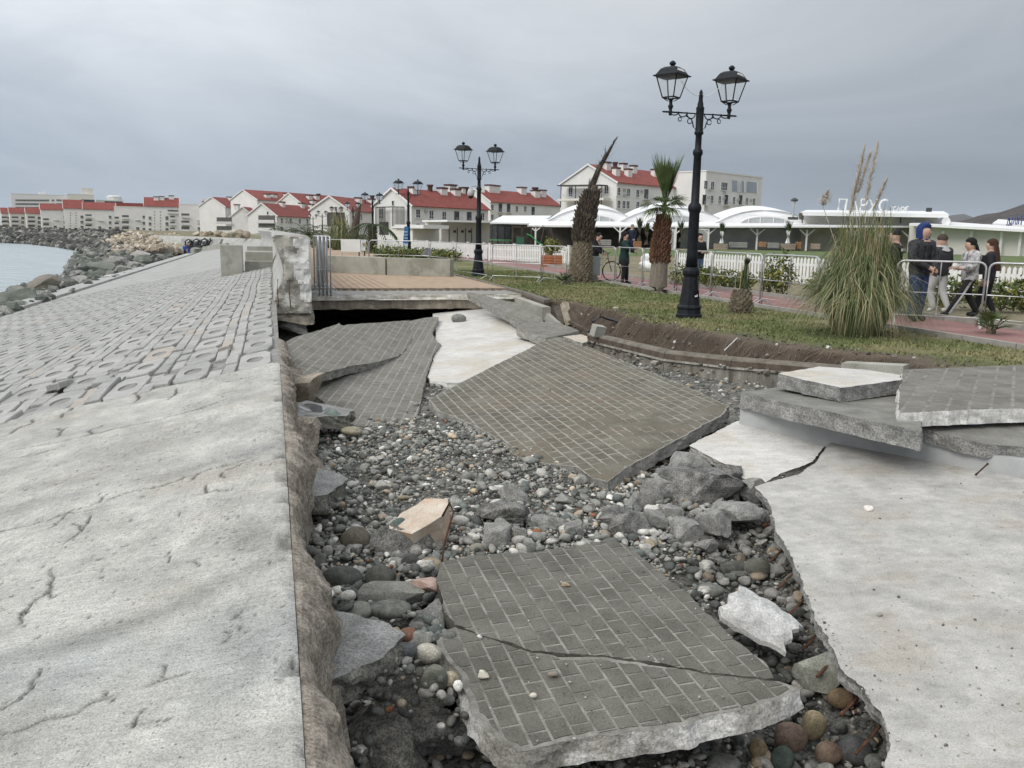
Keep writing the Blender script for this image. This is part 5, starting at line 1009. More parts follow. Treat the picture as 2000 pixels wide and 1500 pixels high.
# ------------------------------------------------------------------ concrete blocks, boards, boxes
for (x0, y0, x1, y1, lab) in ((629, 531.5, 752, 537, 'left grey concrete barrier block on the orange paving'), (756, 537, 879, 540.5, 'right grey concrete barrier block on the orange paving')):
    a, c = Pz(x0, y0, .06), Pz(x1, y1, .06); d = (c-a)/np.linalg.norm(c-a); nn = np.array([-d[1], d[0], 0]); L = np.linalg.norm(c-a)
    b = MB(); prof = [(0, 0), (L, 0), (L, .56), (L-.02, .59), (.02, .59), (0, .56)]; b.prism([a+d*x+Z*z for x, z in prof], nn*.45); tag(fixn(b.build('concrete_block', M_CAST, None, a)), lab, 'block', 'concrete blocks closing the deck')
p = Pz(665, 513); root = thing('notice_board', p, 'blank white notice board on the barrier beside a small portrait poster', 'board'); oo = p
a, c = Pd(666, 491, 33.3), Pd(704, 492, 33.3); b = MB(); b.prism([a, c, Pd(703, 467.5, 33.3), Pd(665.5, 467, 33.3)], (0, .02, 0)); fixn(b.build('panel', M_WHITE, root, oo))
b = MB(); b.prism([Pd(704.5, 490, 33.3), Pd(713, 490, 33.3), Pd(715, 468, 33.3), Pd(704.5, 468, 33.3)], (0, .02, 0)); fixn(b.build('poster', mat('pale_poster', (.45, .55, .60), (.75, .76, .74), scale=9, rough=.6), root, oo))
b = MB(); q = [Pd(708, 480, 33.27), Pd(712, 480, 33.27), Pd(712.5, 474, 33.27), Pd(707.5, 474, 33.27)]; b.prism(q, (0, .01, 0)); b.build('poster_figure', mat('poster_figure', (.30, .22, .17), (.4, .3, .24), rough=.6), root, oo)
b = MB(); b.tube([Pd(701, 500, 33.4), Pd(703, 480, 33.4)], .03, 5); b.tube([Pd(712, 500, 33.4), Pd(712, 478, 33.4)], .03, 5); b.build('stand_leg', M_IRON, root, oo)
p = Pz(798, 503); root = thing('banner', p+Z*.6+np.array([-.15, -.2, .2]), 'blue vertical banner with pale print hanging on the third lamp', 'banner'); oo = np.array(root.location); dB = p[1]-.25
b = MB(); b.prism([Pd(787, 475, dB), Pd(797, 476, dB), Pd(798, 443, dB), Pd(790, 442, dB)], (0, .02, 0)); fixn(b.build('cloth', mat('banner_blue', (.02, .09, .28), (.05, .17, .42), scale=3, rough=.6), root, oo))
b = MB(); b.prism([Pd(787, 488, dB), Pd(795, 489, dB), Pd(797, 476, dB), Pd(787, 475, dB)], (0, .02, 0)); fixn(b.build('picture', mat('banner_white', (.25, .32, .42), (.72, .72, .72), scale=6, rough=.6), root, oo))
for k, y in enumerate((452, 458, 464)): b = MB(); b.prism([Pd(789.5, y+1.8, dB-.02), Pd(796, y+2, dB-.02), Pd(796, y, dB-.02), Pd(789.5, y, dB-.02)], (0, .01, 0)); b.build('print_line', mat('print_pale', (.45, .55, .68), rough=.6), root, oo)
p = Pz(828, 517, 0.0); p = Pd(828, 503, 36); b = MB(); q = [Pd(820, 500, 36), Pd(839, 502, 36), Pd(834, 484, 36), Pd(831, 484, 36)]; b.prism(q, (.1, .35, -.02)); tag(fixn(b.build('folding_sign', mat('sign_grey', (.14, .15, .16), (.22, .23, .24), rough=.6), None, p)), 'small grey folding sign standing behind the barriers', 'sign')
p = Pz(1160, 552); root = thing('meter_box', p, 'grey electrical box on a post beside the leaning palm', 'box'); D_ = p[1]
b = MB(); b.box(p+Z*.55, (.36, .22, .62)); b.build('cabinet', mat('box_grey', (.34, .36, .37), (.42, .44, .45), rough=.5), root, p); b = MB(); b.box(p+Z*.12, (.2, .14, .3)); b.build('plinth', M_CAST, root, p); b = MB(); b.box(p+Z*.55-np.array([0, .115, 0]), (.30, .01, .54)); b.build('door', mat('box_door', (.38, .40, .41), rough=.5), root, p)
# planter
p = Pz(1077, 520); root = thing('planter', p, 'orange slatted wooden planter box with a round shrub', 'planter'); k_ = p[1]/F
for j in range(4):
    b = MB(); b.box(p+Z*(.07+.135*j), (40*k_, 40*k_, .115)); b.build('slat', mat('orange_wood', (.33, .12, .055), (.43, .18, .09), scale=4, rough=.75, bump=.3, bscale=30), root, p)
# sack
p = Pz(1262, 528); me = rock_mesh('sack', (.26, .2, .30), 5, 3, 6, .08, False, M_WHITE, smooth=True); o = put('white_sack', me, None, p+Z*.32); tag(o, 'white tied sack standing beside the fan palm', 'sack')
me = rock_mesh('sack', (.30, .26, .22), 8, 3, 5, .10, False, M_WHITE, smooth=True); q = put('sack_top', me, o); q.location = (.02, 0, -.18); q.name = 'sack_bottom'

# ------------------------------------------------------------------ vegetation
def leafmat(n, a, c): return mat(n, a, c, scale=6, rough=.65, spec=.3)
M_PALMG = leafmat('palm_green', (.055, .09, .03), (.12, .16, .06)); M_PALMD = leafmat('palm_dark', (.03, .05, .022), (.07, .095, .04)); M_STRAW = leafmat('straw', (.33, .26, .13), (.48, .40, .24))
M_TRUNK = mat('palm_trunk', (.10, .08, .055), (.21, .175, .13), scale=8, rough=.95, bump=.8, bscale=30, speck=.4); M_SHAG = mat('palm_shag', (.10, .045, .025), (.20, .11, .07), scale=9, rough=.95, bump=.8, bscale=30, speck=.4)
M_STUB = mat('palm_stub', (.15, .125, .085), (.28, .24, .175), scale=9, rough=.95, speck=.3); M_STUBD = mat('palm_stub_dark', (.055, .043, .034), (.13, .105, .08), scale=9, rough=.95, speck=.3)
def blade_strip(b, pts, w, m=0, nrm=None):
    pts = [np.asarray(p, float) for p in pts]; n = len(pts); vs = []
    for i, p in enumerate(pts):
        d = pts[min(i+1, n-1)]-pts[max(i-1, 0)]; sd = np.cross(d, nrm if nrm is not None else (0, 0, 1.0)); l = np.linalg.norm(sd); sd = sd/l if l > 1e-6 else np.array([1., 0, 0])
        ww = w*(1-i/(n-1))**.7 if i else w*.7; vs += [p-sd*ww, p+sd*ww]
    b.add(vs, [(2*i, 2*i+1, 2*i+3, 2*i+2) for i in range(n-1)], m)
def fan_leaf(b, base, d, pet, rad, nb, spread, droop, rg, m=0, w=.018):
    d = np.asarray(d, float)/np.linalg.norm(d); hub = np.asarray(base)+d*pet; b.tube([base, hub], .012, 4, m, cap=False)
    x, y, _ = basis(d)
    for k in range(nb):
        a = (k/(nb-1)-.5)*spread; q = d*math.cos(a)+x*math.sin(a)+y*rg.gauss(0, .06); r = rad*(.72+.28*math.cos(a*.8))*rg.uniform(.9, 1.05)
        blade_strip(b, [hub, hub+q*r*.5-Z*droop*r*.10, hub+q*r-Z*droop*r*.55], w, m, y)
def curve_trunk(b, path, rad, n=14, m=0): b.tube(path, rad, n, m)
def stubs_on(b, fn, z0, z1, rings, per, size, out, rg, m=0, up=.5):
    for i in range(rings):
        z = z0+(z1-z0)*i/rings
        for k in range(per):
            a = 2*math.pi*(k+.5*(i % 2))/per+rg.gauss(0, .05); c, r = fn(z+rg.gauss(0, .01)); d = np.array([math.cos(a), math.sin(a), 0]); t = np.array([-math.sin(a), math.cos(a), 0]); s_ = size*rg.uniform(.8, 1.2); o_ = out*rg.uniform(.6, 1.3)
            p = c+d*r*.96; tip = p+d*o_+Z*s_*up*1.6
            b.add([p-t*s_*.55-Z*s_*.4, p+t*s_*.55-Z*s_*.4, p+t*s_*.35+Z*s_*.6, p-t*s_*.35+Z*s_*.6, tip-t*s_*.12, tip+t*s_*.12, p+d*o_*.7-Z*s_*.1], [(0, 6, 4, 3), (6, 1, 2, 5), (6, 5, 4), (0, 1, 6), (3, 4, 5, 2)], m)
# leaning storm-stripped date palm
rg = random.Random(21); p = Pz(1132, 553); root = thing('date_palm', p, 'storm stripped date palm with scaly trunk and bare leaning crown spear', 'palm')
def tr(z):
    lean = max(0, z-1.9); x = .05*z+.17*lean**1.5; r = np.interp(z, [0, .3, 1.0, 1.35, 1.5, 2.2, 2.6, 2.85, 3.2], [.40, .38, .32, .29, .27, .26, .21, .15, .11]); return np.array([x, 0, z]), r
b = MB(); b.tube([tr(z)[0] for z in np.linspace(0, 3.1, 16)], [tr(z)[1] for z in np.linspace(0, 3.1, 16)], 14); b.build('trunk', M_TRUNK, root)
b = MB(); stubs_on(b, tr, .05, 1.40, 16, 17, .085, .05, rg, up=.35); b.build('cut_stubs', M_STUB, root)
b = MB(); stubs_on(b, tr, 1.35, 2.95, 20, 14, .09, .13, rg, up=1.0); b.build('dead_leaf_bases', M_STUBD, root)
sp = [tr(2.7)[0], Pd(1147, 395, p[1])-p, Pd(1158, 358, p[1])-p, Pd(1172, 325, p[1])-p, Pd(1187, 300, p[1])-p, Pd(1206, 266, p[1])-p]
b = MB(); b.tube(sp, [.17, .13, .10, .075, .05, .006], 8)
for k in range(260):
    t = rg.random()**1.2*4.9; i = min(int(t), 4); q = sp[i]*(1-(t-i))+sp[i+1]*(t-i); d = sp[i+1]-sp[i]; d = d/np.linalg.norm(d); e = np.array([rg.gauss(0, 1), rg.gauss(0, 1), rg.gauss(0, .4)]); e /= np.linalg.norm(e); r0 = np.interp(t, [0, 5], [.18, .015]); l = rg.uniform(.15, .42)*(1-.1*t)
    blade_strip(b, [q+e*r0*.8, q+e*(r0+.03)+d*l*.5, q+e*(r0+.02*rg.gauss(1, 1.3))+d*l], .018)
b.build('crown_spear', M_STUBD, root)
b = MB()
for k in range(60): q = sp[2]*(1)+(sp[4]-sp[2])*rg.random(); d = (sp[5]-sp[3]); d = d/np.linalg.norm(d); e = np.array([rg.gauss(0, .1), rg.gauss(0, .1), rg.gauss(0, .05)]); blade_strip(b, [q, q+d*.2+e, q+d*.35+e*1.6], .012)
b.build('leaf_remnants', leafmat('dry_leaf', (.10, .10, .055), (.17, .165, .09)), root)
# fan palm
p = Pz(1284, 573); root = thing('fan_palm', p, 'fan palm with reddish shaggy trunk and green upright leaves', 'palm'); rg = random.Random(22)
def tr2(z): return np.array([.02*z+.03*max(0, z-1.2), 0, z]), np.interp(z, [0, .15, .8, .95, 1.3, 1.9, 2.1, 2.35], [.27, .255, .225, .22, .20, .16, .10, .05])
b = MB(); b.tube([tr2(z)[0] for z in np.linspace(0, .95, 6)], [tr2(z)[1] for z in np.linspace(0, .95, 6)], 14); b.build('lower_trunk', mat('grey_trunk', (.17, .145, .115), (.27, .24, .195), scale=10, rough=.95, bump=.8, bscale=30, speck=.3, stretch=(3, 3, .6)), root)
b = MB(); b.tube([tr2(z)[0] for z in np.linspace(.85, 2.15, 8)], [tr2(z)[1] for z in np.linspace(.85, 2.15, 8)], 12); stubs_on(b, tr2, .85, 2.1, 20, 12, .07, .09, rg, up=.9); b.build('shaggy_trunk', M_SHAG, root)
b = MB(); top = tr2(2.2)[0]; b.tube([tr2(2.05)[0], top, top+np.array([.02, 0, .35])], [.085, .07, .04], 8)
for k in range(16): a = rg.uniform(-1, 1); fan_leaf(b, top+Z*.1, (a*.26+.05, rg.gauss(0, .2), 1), rg.uniform(.3, .65), rg.uniform(.65, 1.0), 15, .55, 0.0, rg, w=.026)
for k in range(18):
    a = 2*math.pi*k/18+rg.random()*.4; el = rg.uniform(-.1, .8); fan_leaf(b, top+Z*.12, (math.cos(a), math.sin(a), el), rg.uniform(.15, .35), rg.uniform(.4, .6), 16, 1.7, rg.uniform(.6, 1.2), rg, w=.022)
b.build('crown', M_PALMG, root)
# small spear palm
p = Pz(1446, 613); root = thing('young_palm', p, 'small young palm with pineapple base and tied leaf spear', 'palm'); rg = random.Random(23)
def tr3(z): return np.array([0, 0, z]), np.interp(z, [0, .15, .35, .5, .55], [.18, .22, .17, .10, .05])
b = MB(); b.tube([tr3(z)[0] for z in np.linspace(0, .55, 6)], [tr3(z)[1] for z in np.linspace(0, .55, 6)], 12); stubs_on(b, tr3, .03, .5, 9, 11, .075, .06, rg, up=.5); b.build('trunk', M_STUB, root)
b = MB()
for k in range(70):
    a = rg.uniform(0, 6.28); r0 = rg.uniform(.02, .12); l = rg.uniform(.35, .85); e = np.array([math.cos(a), math.sin(a), 0]); c = np.array([.03, 0, .42]); blade_strip(b, [c+e*r0, c+e*r0*.8+Z*l*.5, c+e*r0*.25*rg.uniform(.2, 3)+Z*l+np.array([.02, 0, 0])], .016, k % 3 == 0 and 1 or 0)
b.build('leaf_spear', [M_PALMD, M_STRAW], root)
b = MB(); b.tube([(.03, 0, .45), (.04, 0, .8), (.05, 0, 1.0)], [.09, .05, .035], 7)
for k in range(9): fan_leaf(b, (.05, 0, .95), (rg.gauss(.1, .3), rg.gauss(0, .3), 1), .02, .22, 5, .5, .0, rg, w=.012)
b.build('tied_top', M_PALMD, root)
# low fan-leaved shrub palms
def shrub_palm(px, py, R, label, seed, z0=0, m=None, n=15, tall=.5):
    p = Pz(px, py, z0); rg = random.Random(seed); root = thing('shrub_palm', p, label, 'palm'); b = MB()
    for k in range(n): a = 2*math.pi*k/n+rg.random()*.5; el = rg.uniform(.15, 2.0); fan_leaf(b, (0, 0, .05), (math.cos(a), math.sin(a), el), R*rg.uniform(.4, .8), R*rg.uniform(.5, .7), 12, 2.3, .25, rg, w=.012)
    b.build('leaves', m or M_PALMG, root); b = MB(); b.lathe([(.07, -.02), (.08, .05), (.05, .12)], 8); b.build('stem', M_TRUNK, root)
shrub_palm(1935, 652, .40, 'low spiky fan palm shrub in front of the rightmost barrier', 31, n=18); shrub_palm(1104, 556, .36, 'small dark palm shrub at the foot of the stripped date palm', 32, m=M_PALMD)
# pampas grass
def pampas(p, R, Ht, nb, npl, label, seed, plumes=None, thin=1.0):
    rg = random.Random(seed); root = thing('pampas_grass', p, label, 'grass clump'); B = [MB(), MB()]
    for k in range(nb):
        a = rg.uniform(0, 6.28); r0 = R*.40*math.sqrt(rg.random()); c = np.array([math.cos(a)*r0, math.sin(a)*r0, 0]); a2 = a+rg.gauss(0, .7); e = np.array([math.cos(a2), math.sin(a2), 0]); sd = np.array([-e[1], e[0], 0])*rg.gauss(0, .12)
        sp = rg.random()**.75; l = Ht*(1.16-.66*sp)*rg.uniform(.62, 1.12); rad = R*(.04+1.10*sp**1.25)*rg.uniform(.6, 1.25); end = l*(1.02-1.15*sp*rg.uniform(.55, 1.15))
        pts = [c, c+e*rad*.2+Z*l*.55, c+e*rad*.48+Z*l*.9+sd*.4, c+e*rad*.78+Z*(l*.62+.38*max(.05, end))+sd*.9, c+e*rad*1.08+Z*max(.02, end)+sd*1.5]; dry = rg.random() < (.38 if sp < .35 else .2)+.22*(sp > .85)
        blade_strip(B[1 if dry else 0], pts, .0075*thin*rg.uniform(.6, 1.2))
    B[0].build('green_blades', mat('pampas_green', (.07, .105, .035), (.16, .19, .075), scale=2.5, rough=.6), root); B[1].build('dry_blades', mat('pampas_dry', (.34, .28, .15), (.50, .44, .28), scale=4, rough=.7), root)
    for (pts, r, full) in (plumes or []):
        b = MB(); b.tube(pts[:-1]+[pts[-1]], .006, 4)
        L = pts[-1]-pts[-2]; 
        for j in range(int(700*full)):
            t = rg.random(); q = pts[-2]+L*t; w = r*2.1*math.sin(math.pi*min(1, .12+t*.86))**.8; e = np.array([rg.gauss(0, 1), rg.gauss(0, 1), rg.gauss(0, .3)])*.5; blade_strip(b, [q, q+e*w*.6+L*.06, q+e*w*.9+L*.13-Z*w*.3], .005)
        b.build('plume', mat('plume', (.50, .43, .34), (.68, .62, .53), scale=9, rough=.9), root)
    return root
p = Pz(1672, 655); k_ = p[1]; Q = lambda x, y, dy=0: Pd(x, y, k_+dy)-p
pl_ = [([Q(1700, 560), Q(1665, 390), Q(1688, 290)], .055, .55), ([Q(1690, 560), Q(1690, 400), Q(1714, 283)], .06, .6), ([Q(1670, 560), Q(1660, 420), Q(1683, 318)], .05, .6), ([Q(1700, 560), Q(1706, 410), Q(1732, 350)], .05, .7), ([Q(1660, 560), Q(1607, 402), Q(1618, 372)], .075, 1.0), ([Q(1690, 560), Q(1675, 380), Q(1700, 300)], .05, .5)]
pampas(p, .92, 1.75, 3600, 6, 'tall pampas grass clump with dry plumes standing before the barriers', 41, pl_)
# leafy bushes (hedges)
def bush(p, rx, rz, n, label, seed, m1, m2, leaf=.05, group=None, name='bush', cat='bush'):
    rg = np.random.default_rng(seed); root = thing(name, p, label, cat, group); b = [[], []]
    d = rg.normal(size=(n, 3)); d /= np.linalg.norm(d, axis=1)[:, None]; r = rg.uniform(.35, 1.0, n)**.6; lump = 1+.22*np.sin(d[:, 0]*4+seed)+.18*np.sin(d[:, 1]*5+seed*2)+.15*np.sin(d[:, 2]*6+seed)
    c = d*r[:, None]*lump[:, None]*np.array([rx, rx*.8, rz])+np.array([0, 0, rz*.92]); c[:, 2] = np.maximum(c[:, 2], .02)
    a = rg.normal(size=(n, 3)); a /= np.linalg.norm(a, axis=1)[:, None]; t = np.cross(a, d); t /= (np.linalg.norm(t, axis=1)[:, None]+1e-9); L = leaf*rg.uniform(.7, 1.4, n)[:, None]
    v = np.stack([c-a*L, c+t*L*.45, c+a*L, c-t*L*.45], 1).reshape(-1, 3); f = np.arange(n*4).reshape(-1, 4); mi = (rg.random(n) < .35).astype(int)
    put('leaves', np_mesh('leaves', v, f, [m1, m2], smooth=False, mi=mi), root)
    q = MB()
    for k in range(5): e = rg.normal(0, .5, 2); q.tube([(0, 0, 0), (e[0]*rx*.4, e[1]*rx*.4, rz*.7), (e[0]*rx, e[1]*rx, rz*1.4)], [.018, .012, .005], 5)
    q.build('stem', M_TRUNK, root); return root
HG1, HG2 = leafmat('hedge_green', (.045, .075, .02), (.09, .12, .035)), leafmat('hedge_yellow', (.16, .17, .04), (.27, .26, .07))
hedge = [(1338, 556, .62, .36, 'bush behind the nearest lamp post, left side'), (1376, 560, .62, .38, 'bush just right of the nearest lamp post'), (1412, 564, .6, .34, 'low bush at the middle of the hedge right of the nearest lamp'), (1445, 568, .5, .30, 'low bush behind the small young palm'), (1500, 575, .42, .50, 'thin yellowish bush against the picket fence'), (1530, 578, .38, .62, 'taller yellow green bush against the picket fence left of the pampas'),
         (1842, 603, .55, .42, 'bush between the two walking people in pale trousers and striped trousers'), (1900, 602, .5, .42, 'bush behind the person with the backpack'), (1955, 608, .6, .42, 'yellow green bush behind the rightmost barrier'), (1995, 608, .62, .46, 'bush at the right edge of the picture by the fence'), (1600, 585, .5, .4, 'bush half hidden behind the pampas grass')]
for k, (x, y, rx, rz, lab) in enumerate(hedge): bush(Pz(x, y), rx, rz, 520, lab, 60+k, HG1, HG2, .055, 'hedge bushes along the picket fence')
for k, x in enumerate((748, 775, 802, 829, 856, 878)): bush(Pz(x, 503+(x-748)*.06), .95, .36, 420, ['leftmost low bush of the far hedge', 'second low bush of the far hedge', 'third low bush of the far hedge, behind the blue banner', 'fourth low bush of the far hedge', 'fifth low bush of the far hedge', 'rightmost low bush of the far hedge'][k], 90+k, HG1, HG2, .085, 'low hedge behind the barriers')
p = Pz(1077, 520); bush(p+Z*.55, .48, .42, 900, 'round yellow green shrub growing in the orange planter', 110, leafmat('shrub_green', (.08, .10, .025), (.15, .165, .045)), HG2, .06)
# distant palms and dark shrubs along the promenade
def feather_palm(p, h, fl, label, seed, n=16, tr_=.2, m=None, lean=0.0, updown=.6, width=.045):
    rg = random.Random(seed); root = thing('palm_tree', p, label, 'palm'); q = MB(); q.tube([(0, 0, 0), (lean*.4, 0, h*.5), (lean, 0, h)], [tr_, tr_*.9, tr_*.75], 8); stubs_on(q, lambda z: (np.array([lean*z/h, 0, z]), tr_*.95), .1, h, int(h*5), 9, .12, .08, rg, up=.8); q.build('trunk', M_STUBD, root); b = MB(); top = np.array([lean, 0, h])
    for k in range(n):
        a = 2*math.pi*k/n+rg.random(); el = rg.uniform(-.1, 1)*updown; d = np.array([math.cos(a), math.sin(a), 0]); pts = [top+d*fl*t+Z*fl*(el*1.2*t-(.75)*t*t) for t in np.linspace(0, 1, 8)]
        b.tube(pts, .02, 3, cap=False)
        for i in range(7):
            for sg in (-1, 1):
                for f_ in (0, .5):
                    q0 = pts[i]*(1-f_)+pts[i+1]*f_; dd = pts[i+1]-pts[i]; sd = np.cross(dd, Z); sd = sd/(np.linalg.norm(sd)+1e-9)*sg; l = fl*.28*math.sin(math.pi*(.12+.8*(i+f_)/7)); blade_strip(b, [q0, q0+sd*l*.6+dd*.5-Z*l*.1, q0+sd*l+dd*.9-Z*l*.45], width)
    b.build('crown', m or M_PALMD, root)
pp = Pd(728, 500, 57); feather_palm(np.array([pp[0], pp[1], 0]), 2.0, 1.75, 'dark palm with drooping fronds growing beside the fourth lamp', 51, 12, .28, updown=.35)
for k, (x, d, h, fl, lab) in enumerate([(694, 75, 1.2, 1.6, 'dark narrow palm left of the white board'), (575, 78, .8, 2.2, 'leftmost broad dark palm above the parapet'), (600, 84, 1.2, 2.4, 'broad dark palm second from the parapet'), (628, 88, .9, 2.2, 'dark palm behind the broad ones, near the far lamps'), (645, 72, 1.0, 1.8, 'dark palm left of the far pampas clump')]):
    pp = Pd(x, 452, d); feather_palm(np.array([pp[0], pp[1], -.1]), h, fl, lab, 120+k, 16, .22, leafmat('palm_far', (.035, .055, .018), (.085, .105, .035)), updown=1.1, width=.07)
pp = Pd(692, 452, 64); root = thing('bare_palm', np.array([pp[0], pp[1], 0]), 'bare tied palm spear standing left of the fourth lamp', 'palm'); b = MB(); b.tube([(0, 0, 0), (0, 0, 1.2), (.15, 0, 2.3), (.5, 0, 3.5)], [.38, .33, .28, .05], 8); rg = random.Random(3)
for k in range(120): t = rg.random(); q = np.array([.35*t*t, 0, 1+2.3*t]); blade_strip(b, [q, q+np.array([rg.gauss(0, .25), rg.gauss(0, .2), .35])], .04)
b.build('spear', M_STUBD, root)
pp = Pd(664, 452, 66); pampas(np.array([pp[0], pp[1], 0]), 1.5, 2.6, 700, 0, 'far pampas clump with straw top behind the barriers', 42, None, thin=4)
# ------------------------------------------------------------------ houses
M_WALLW = mat('white_render', (.72, .715, .695), (.79, .785, .765), scale=.35, rough=.9, bump=.1, bscale=6, speck=.05)
M_WALLC = mat('cream_render', (.69, .67, .62), (.75, .73, .68), scale=.35, rough=.9)
M_WALLG = mat('grey_white_render', (.64, .645, .635), (.71, .715, .705), scale=.3, rough=.9)
M_ROOF = mat('red_roof', (.20, .045, .035), (.275, .07, .055), scale=.8, rough=.75, bump=.5, bscale=5, speck=.18)
M_CAP = mat('chimney_cap', (.07, .03, .025), (.11, .05, .04), scale=2, rough=.8)
M_DARKF = mat('dark_frame', (.05, .05, .05), (.08, .08, .08), rough=.6)
WCACHE = {}
def win_meshes(w, h, mull, dark=False):
    k = (round(w, 2), round(h, 2), mull, dark)
    if k not in WCACHE:
        a = MB(); a.box((0, .03, 0), (w, .04, h)); g = a.mesh('pane', M_GLASS)
        b = MB(); t = .09 if w > .9 else .07
        for x in (-w/2-t/2+.02, w/2+t/2-.02): b.box((x, .06, 0), (t, .14, h+2*t-.04))
        for z in (-h/2-t/2+.02, h/2+t/2-.02): b.box((0, .06, z), (w, .14, t))
        for i in range(1, mull+1): b.box((-w/2+w*i/(mull+1), .07, 0), (t*.8, .07, h))
        if h > 1.2: b.box((0, .071, -h*.16), (w, .06, t*.7))
        b.box((0, .10, -h/2-t), (w+.3, .22, .05)); f = b.mesh('window_frame', M_DARKF if dark else M_WHITE); WCACHE[k] = (g, f)
    return WCACHE[k]
class House:
    def __init__(s, name, label, Cx, Cd, Bx, Bd, Wd, eave, ridge=None, zb=0.0, wall=None, over=.5, hip=False, cat='house'):
        Bd = Bd if Bd else Cd+(Bx-Cx)*Cd/F*(1000-(Cx+Bx)/2)/F*.8
        s.C = Pd(Cx, 455, Cd)*np.array([1, 1, 0])+Z*zb; s.B = Pd(Bx, 455, Bd)*np.array([1, 1, 0])+Z*zb; s.d = (s.B-s.C)/np.linalg.norm(s.B-s.C); n = np.array([-s.d[1], s.d[0], 0]); s.n = n if n[1] > 0 else -n
        s.L = np.linalg.norm(s.B-s.C); s.W = Wd; s.eave = eave; s.ridge = ridge; s.zb = zb; s.root = thing(name, s.C, label, cat); s.oo = np.array(s.C); wall = wall or M_WALLW
        A = lambda x, y, z: s.C+s.d*x+s.n*y+Z*(z-zb)
        s.A = A; b = MB(); L = s.L
        b.add([A(0, 0, zb-.5), A(L, 0, zb-.5), A(L, Wd, zb-.5), A(0, Wd, zb-.5), A(0, 0, eave), A(L, 0, eave), A(L, Wd, eave), A(0, Wd, eave)], [(0, 1, 5, 4), (1, 2, 6, 5), (2, 3, 7, 6), (3, 0, 4, 7)]+([(4, 5, 6, 7)] if ridge is None else []))
        if ridge is not None and not hip: b.add([A(0, 0, eave), A(0, Wd, eave), A(0, Wd/2, ridge-.05), A(L, 0, eave), A(L, Wd, eave), A(L, Wd/2, ridge-.05)], [(0, 2, 1), (3, 4, 5)])
        fixn(b.build('wall', wall, s.root, s.oo))
        if ridge is not None:
            b = MB(); o = over; sl = (ridge-eave)/(Wd/2); hx = Wd*.45 if hip else -o*.6; e0 = eave-o*sl; T = Z*.16
            F1 = [A(-o*.6, -o, e0), A(L+o*.6, -o, e0), A(L-hx, Wd/2, ridge), A(hx, Wd/2, ridge)]; F2 = [A(-o*.6, Wd+o, e0), A(L+o*.6, Wd+o, e0), A(L-hx, Wd/2, ridge), A(hx, Wd/2, ridge)]
            for q in (F1, F2): b.prism(q, T)
            if hip:
                for q in ([F1[0], F2[0], F1[3]], [F1[1], F2[1], F1[2]]): b.prism(q, T)
            s.roof = fixn(b.build('roof', M_ROOF, s.root, s.oo))
            if not hip:
                b = MB()
                for x in (-o*.6-.06, L+o*.6+.06): b.beam(A(x, -o, e0+.02), A(x, Wd/2, ridge+.02), .14, .36); b.beam(A(x, Wd+o, e0+.02), A(x, Wd/2, ridge+.02), .14, .36)
                b.build('gable_board', M_WHITE, s.roof, s.oo)
            s.rn = np.cross(s.d, A(0, Wd/2, ridge)-A(0, 0, eave)); s.rn /= np.linalg.norm(s.rn)
        else:
            b = MB(); 
            for q in ((A(0, 0, eave), A(L, 0, eave)), (A(L, 0, eave), A(L, Wd, eave)), (A(0, Wd, eave), A(0, 0, eave)), (A(L, Wd, eave), A(0, Wd, eave))): b.beam(q[0]+Z*.1, q[1]+Z*.1, .3, .3)
            s.roof = b.build('parapet_cap', M_WHITE, s.root, s.oo)
    def _on(s, px, py, face):
        return Ppl(px, py, s.C, s.n if face == 'f' else s.d)
    def win(s, px, py, w=1.2, h=1.5, mull=1, face='f', dark=False):
        p = s._on(px, py, face); g, f = win_meshes(w, h, mull, dark); x, y = (s.d, -s.n) if face == 'f' else (-s.n, -s.d)
        R = Matrix(np.array([x, y, Z]).T.tolist()).to_4x4(); o = put('window', g, s.root); o.matrix_local = Matrix.Translation(p-s.oo) @ R; put('window_frame', f, o)
    def row(s, xs, y, w=1.2, h=1.5, mull=1, slope=0.0, face='f'):
        for x in xs: s.win(x, y+slope*(x-xs[0]), w, h, mull, face)
    def balcony(s, px, py, w=2.2, dep=1.0, face='f', m=None):
        p = s._on(px, py, face); x, y = (s.d, -s.n) if face == 'f' else (-s.n, -s.d); b = MB(); b.box(p+y*dep/2, (w, dep, .16), (x, y, Z)); o = b.build('balcony', m or M_WALLW, s.root, s.oo); b = MB()
        for z in (.5, 1.0): b.beam(p+y*dep-x*w/2+Z*z, p+y*dep+x*w/2+Z*z, .04, .04)
        for k in range(9): q = p+y*dep+x*(k/8-.5)*w; b.beam(q, q+Z*1.0, .03, .03)
        b.build('railing', M_STEEL, o, s.oo)
    def chim(s, px, py, w=1.2, h=1.3, back=False):
        p = Ppl(px, py, s.A(0, s.W/2, s.ridge), s.rn if not back else s.n); b = MB(); b.box(p+Z*(h*.3), (w, w*.7, h*1.5), (s.d, s.n, Z)); o = b.build('chimney', M_WALLW, s.roof, s.oo)
        b.__init__(); b.box(p+Z*(h*1.05+.18), (w*1.15, w*.85, .36), (s.d, s.n, Z)); b.build('chimney_cap', M_CAP, s.roof, s.oo)
    def vent(s, px, py, h=1.6, r=.5):
        p = Ppl(px, py, s.A(0, s.W/2, s.ridge), s.n); b = MB(); b.lathe([(r, -.6), (r, h*.7), (r*1.35, h*.75), (r*1.35, h)], 8, p); b.build('vent_stack', M_CAP, s.roof, s.oo)
    def ac(s, px, py, face='f'):
        p = s._on(px, py, face); b = MB(); y = -s.n if face == 'f' else -s.d; b.box(p+y*.2, (.8, .35, .6), (s.d if face == 'f' else s.n, y, Z)); b.build('air_conditioner', mat('ac_grey', (.42, .42, .41), rough=.6), s.root, s.oo)
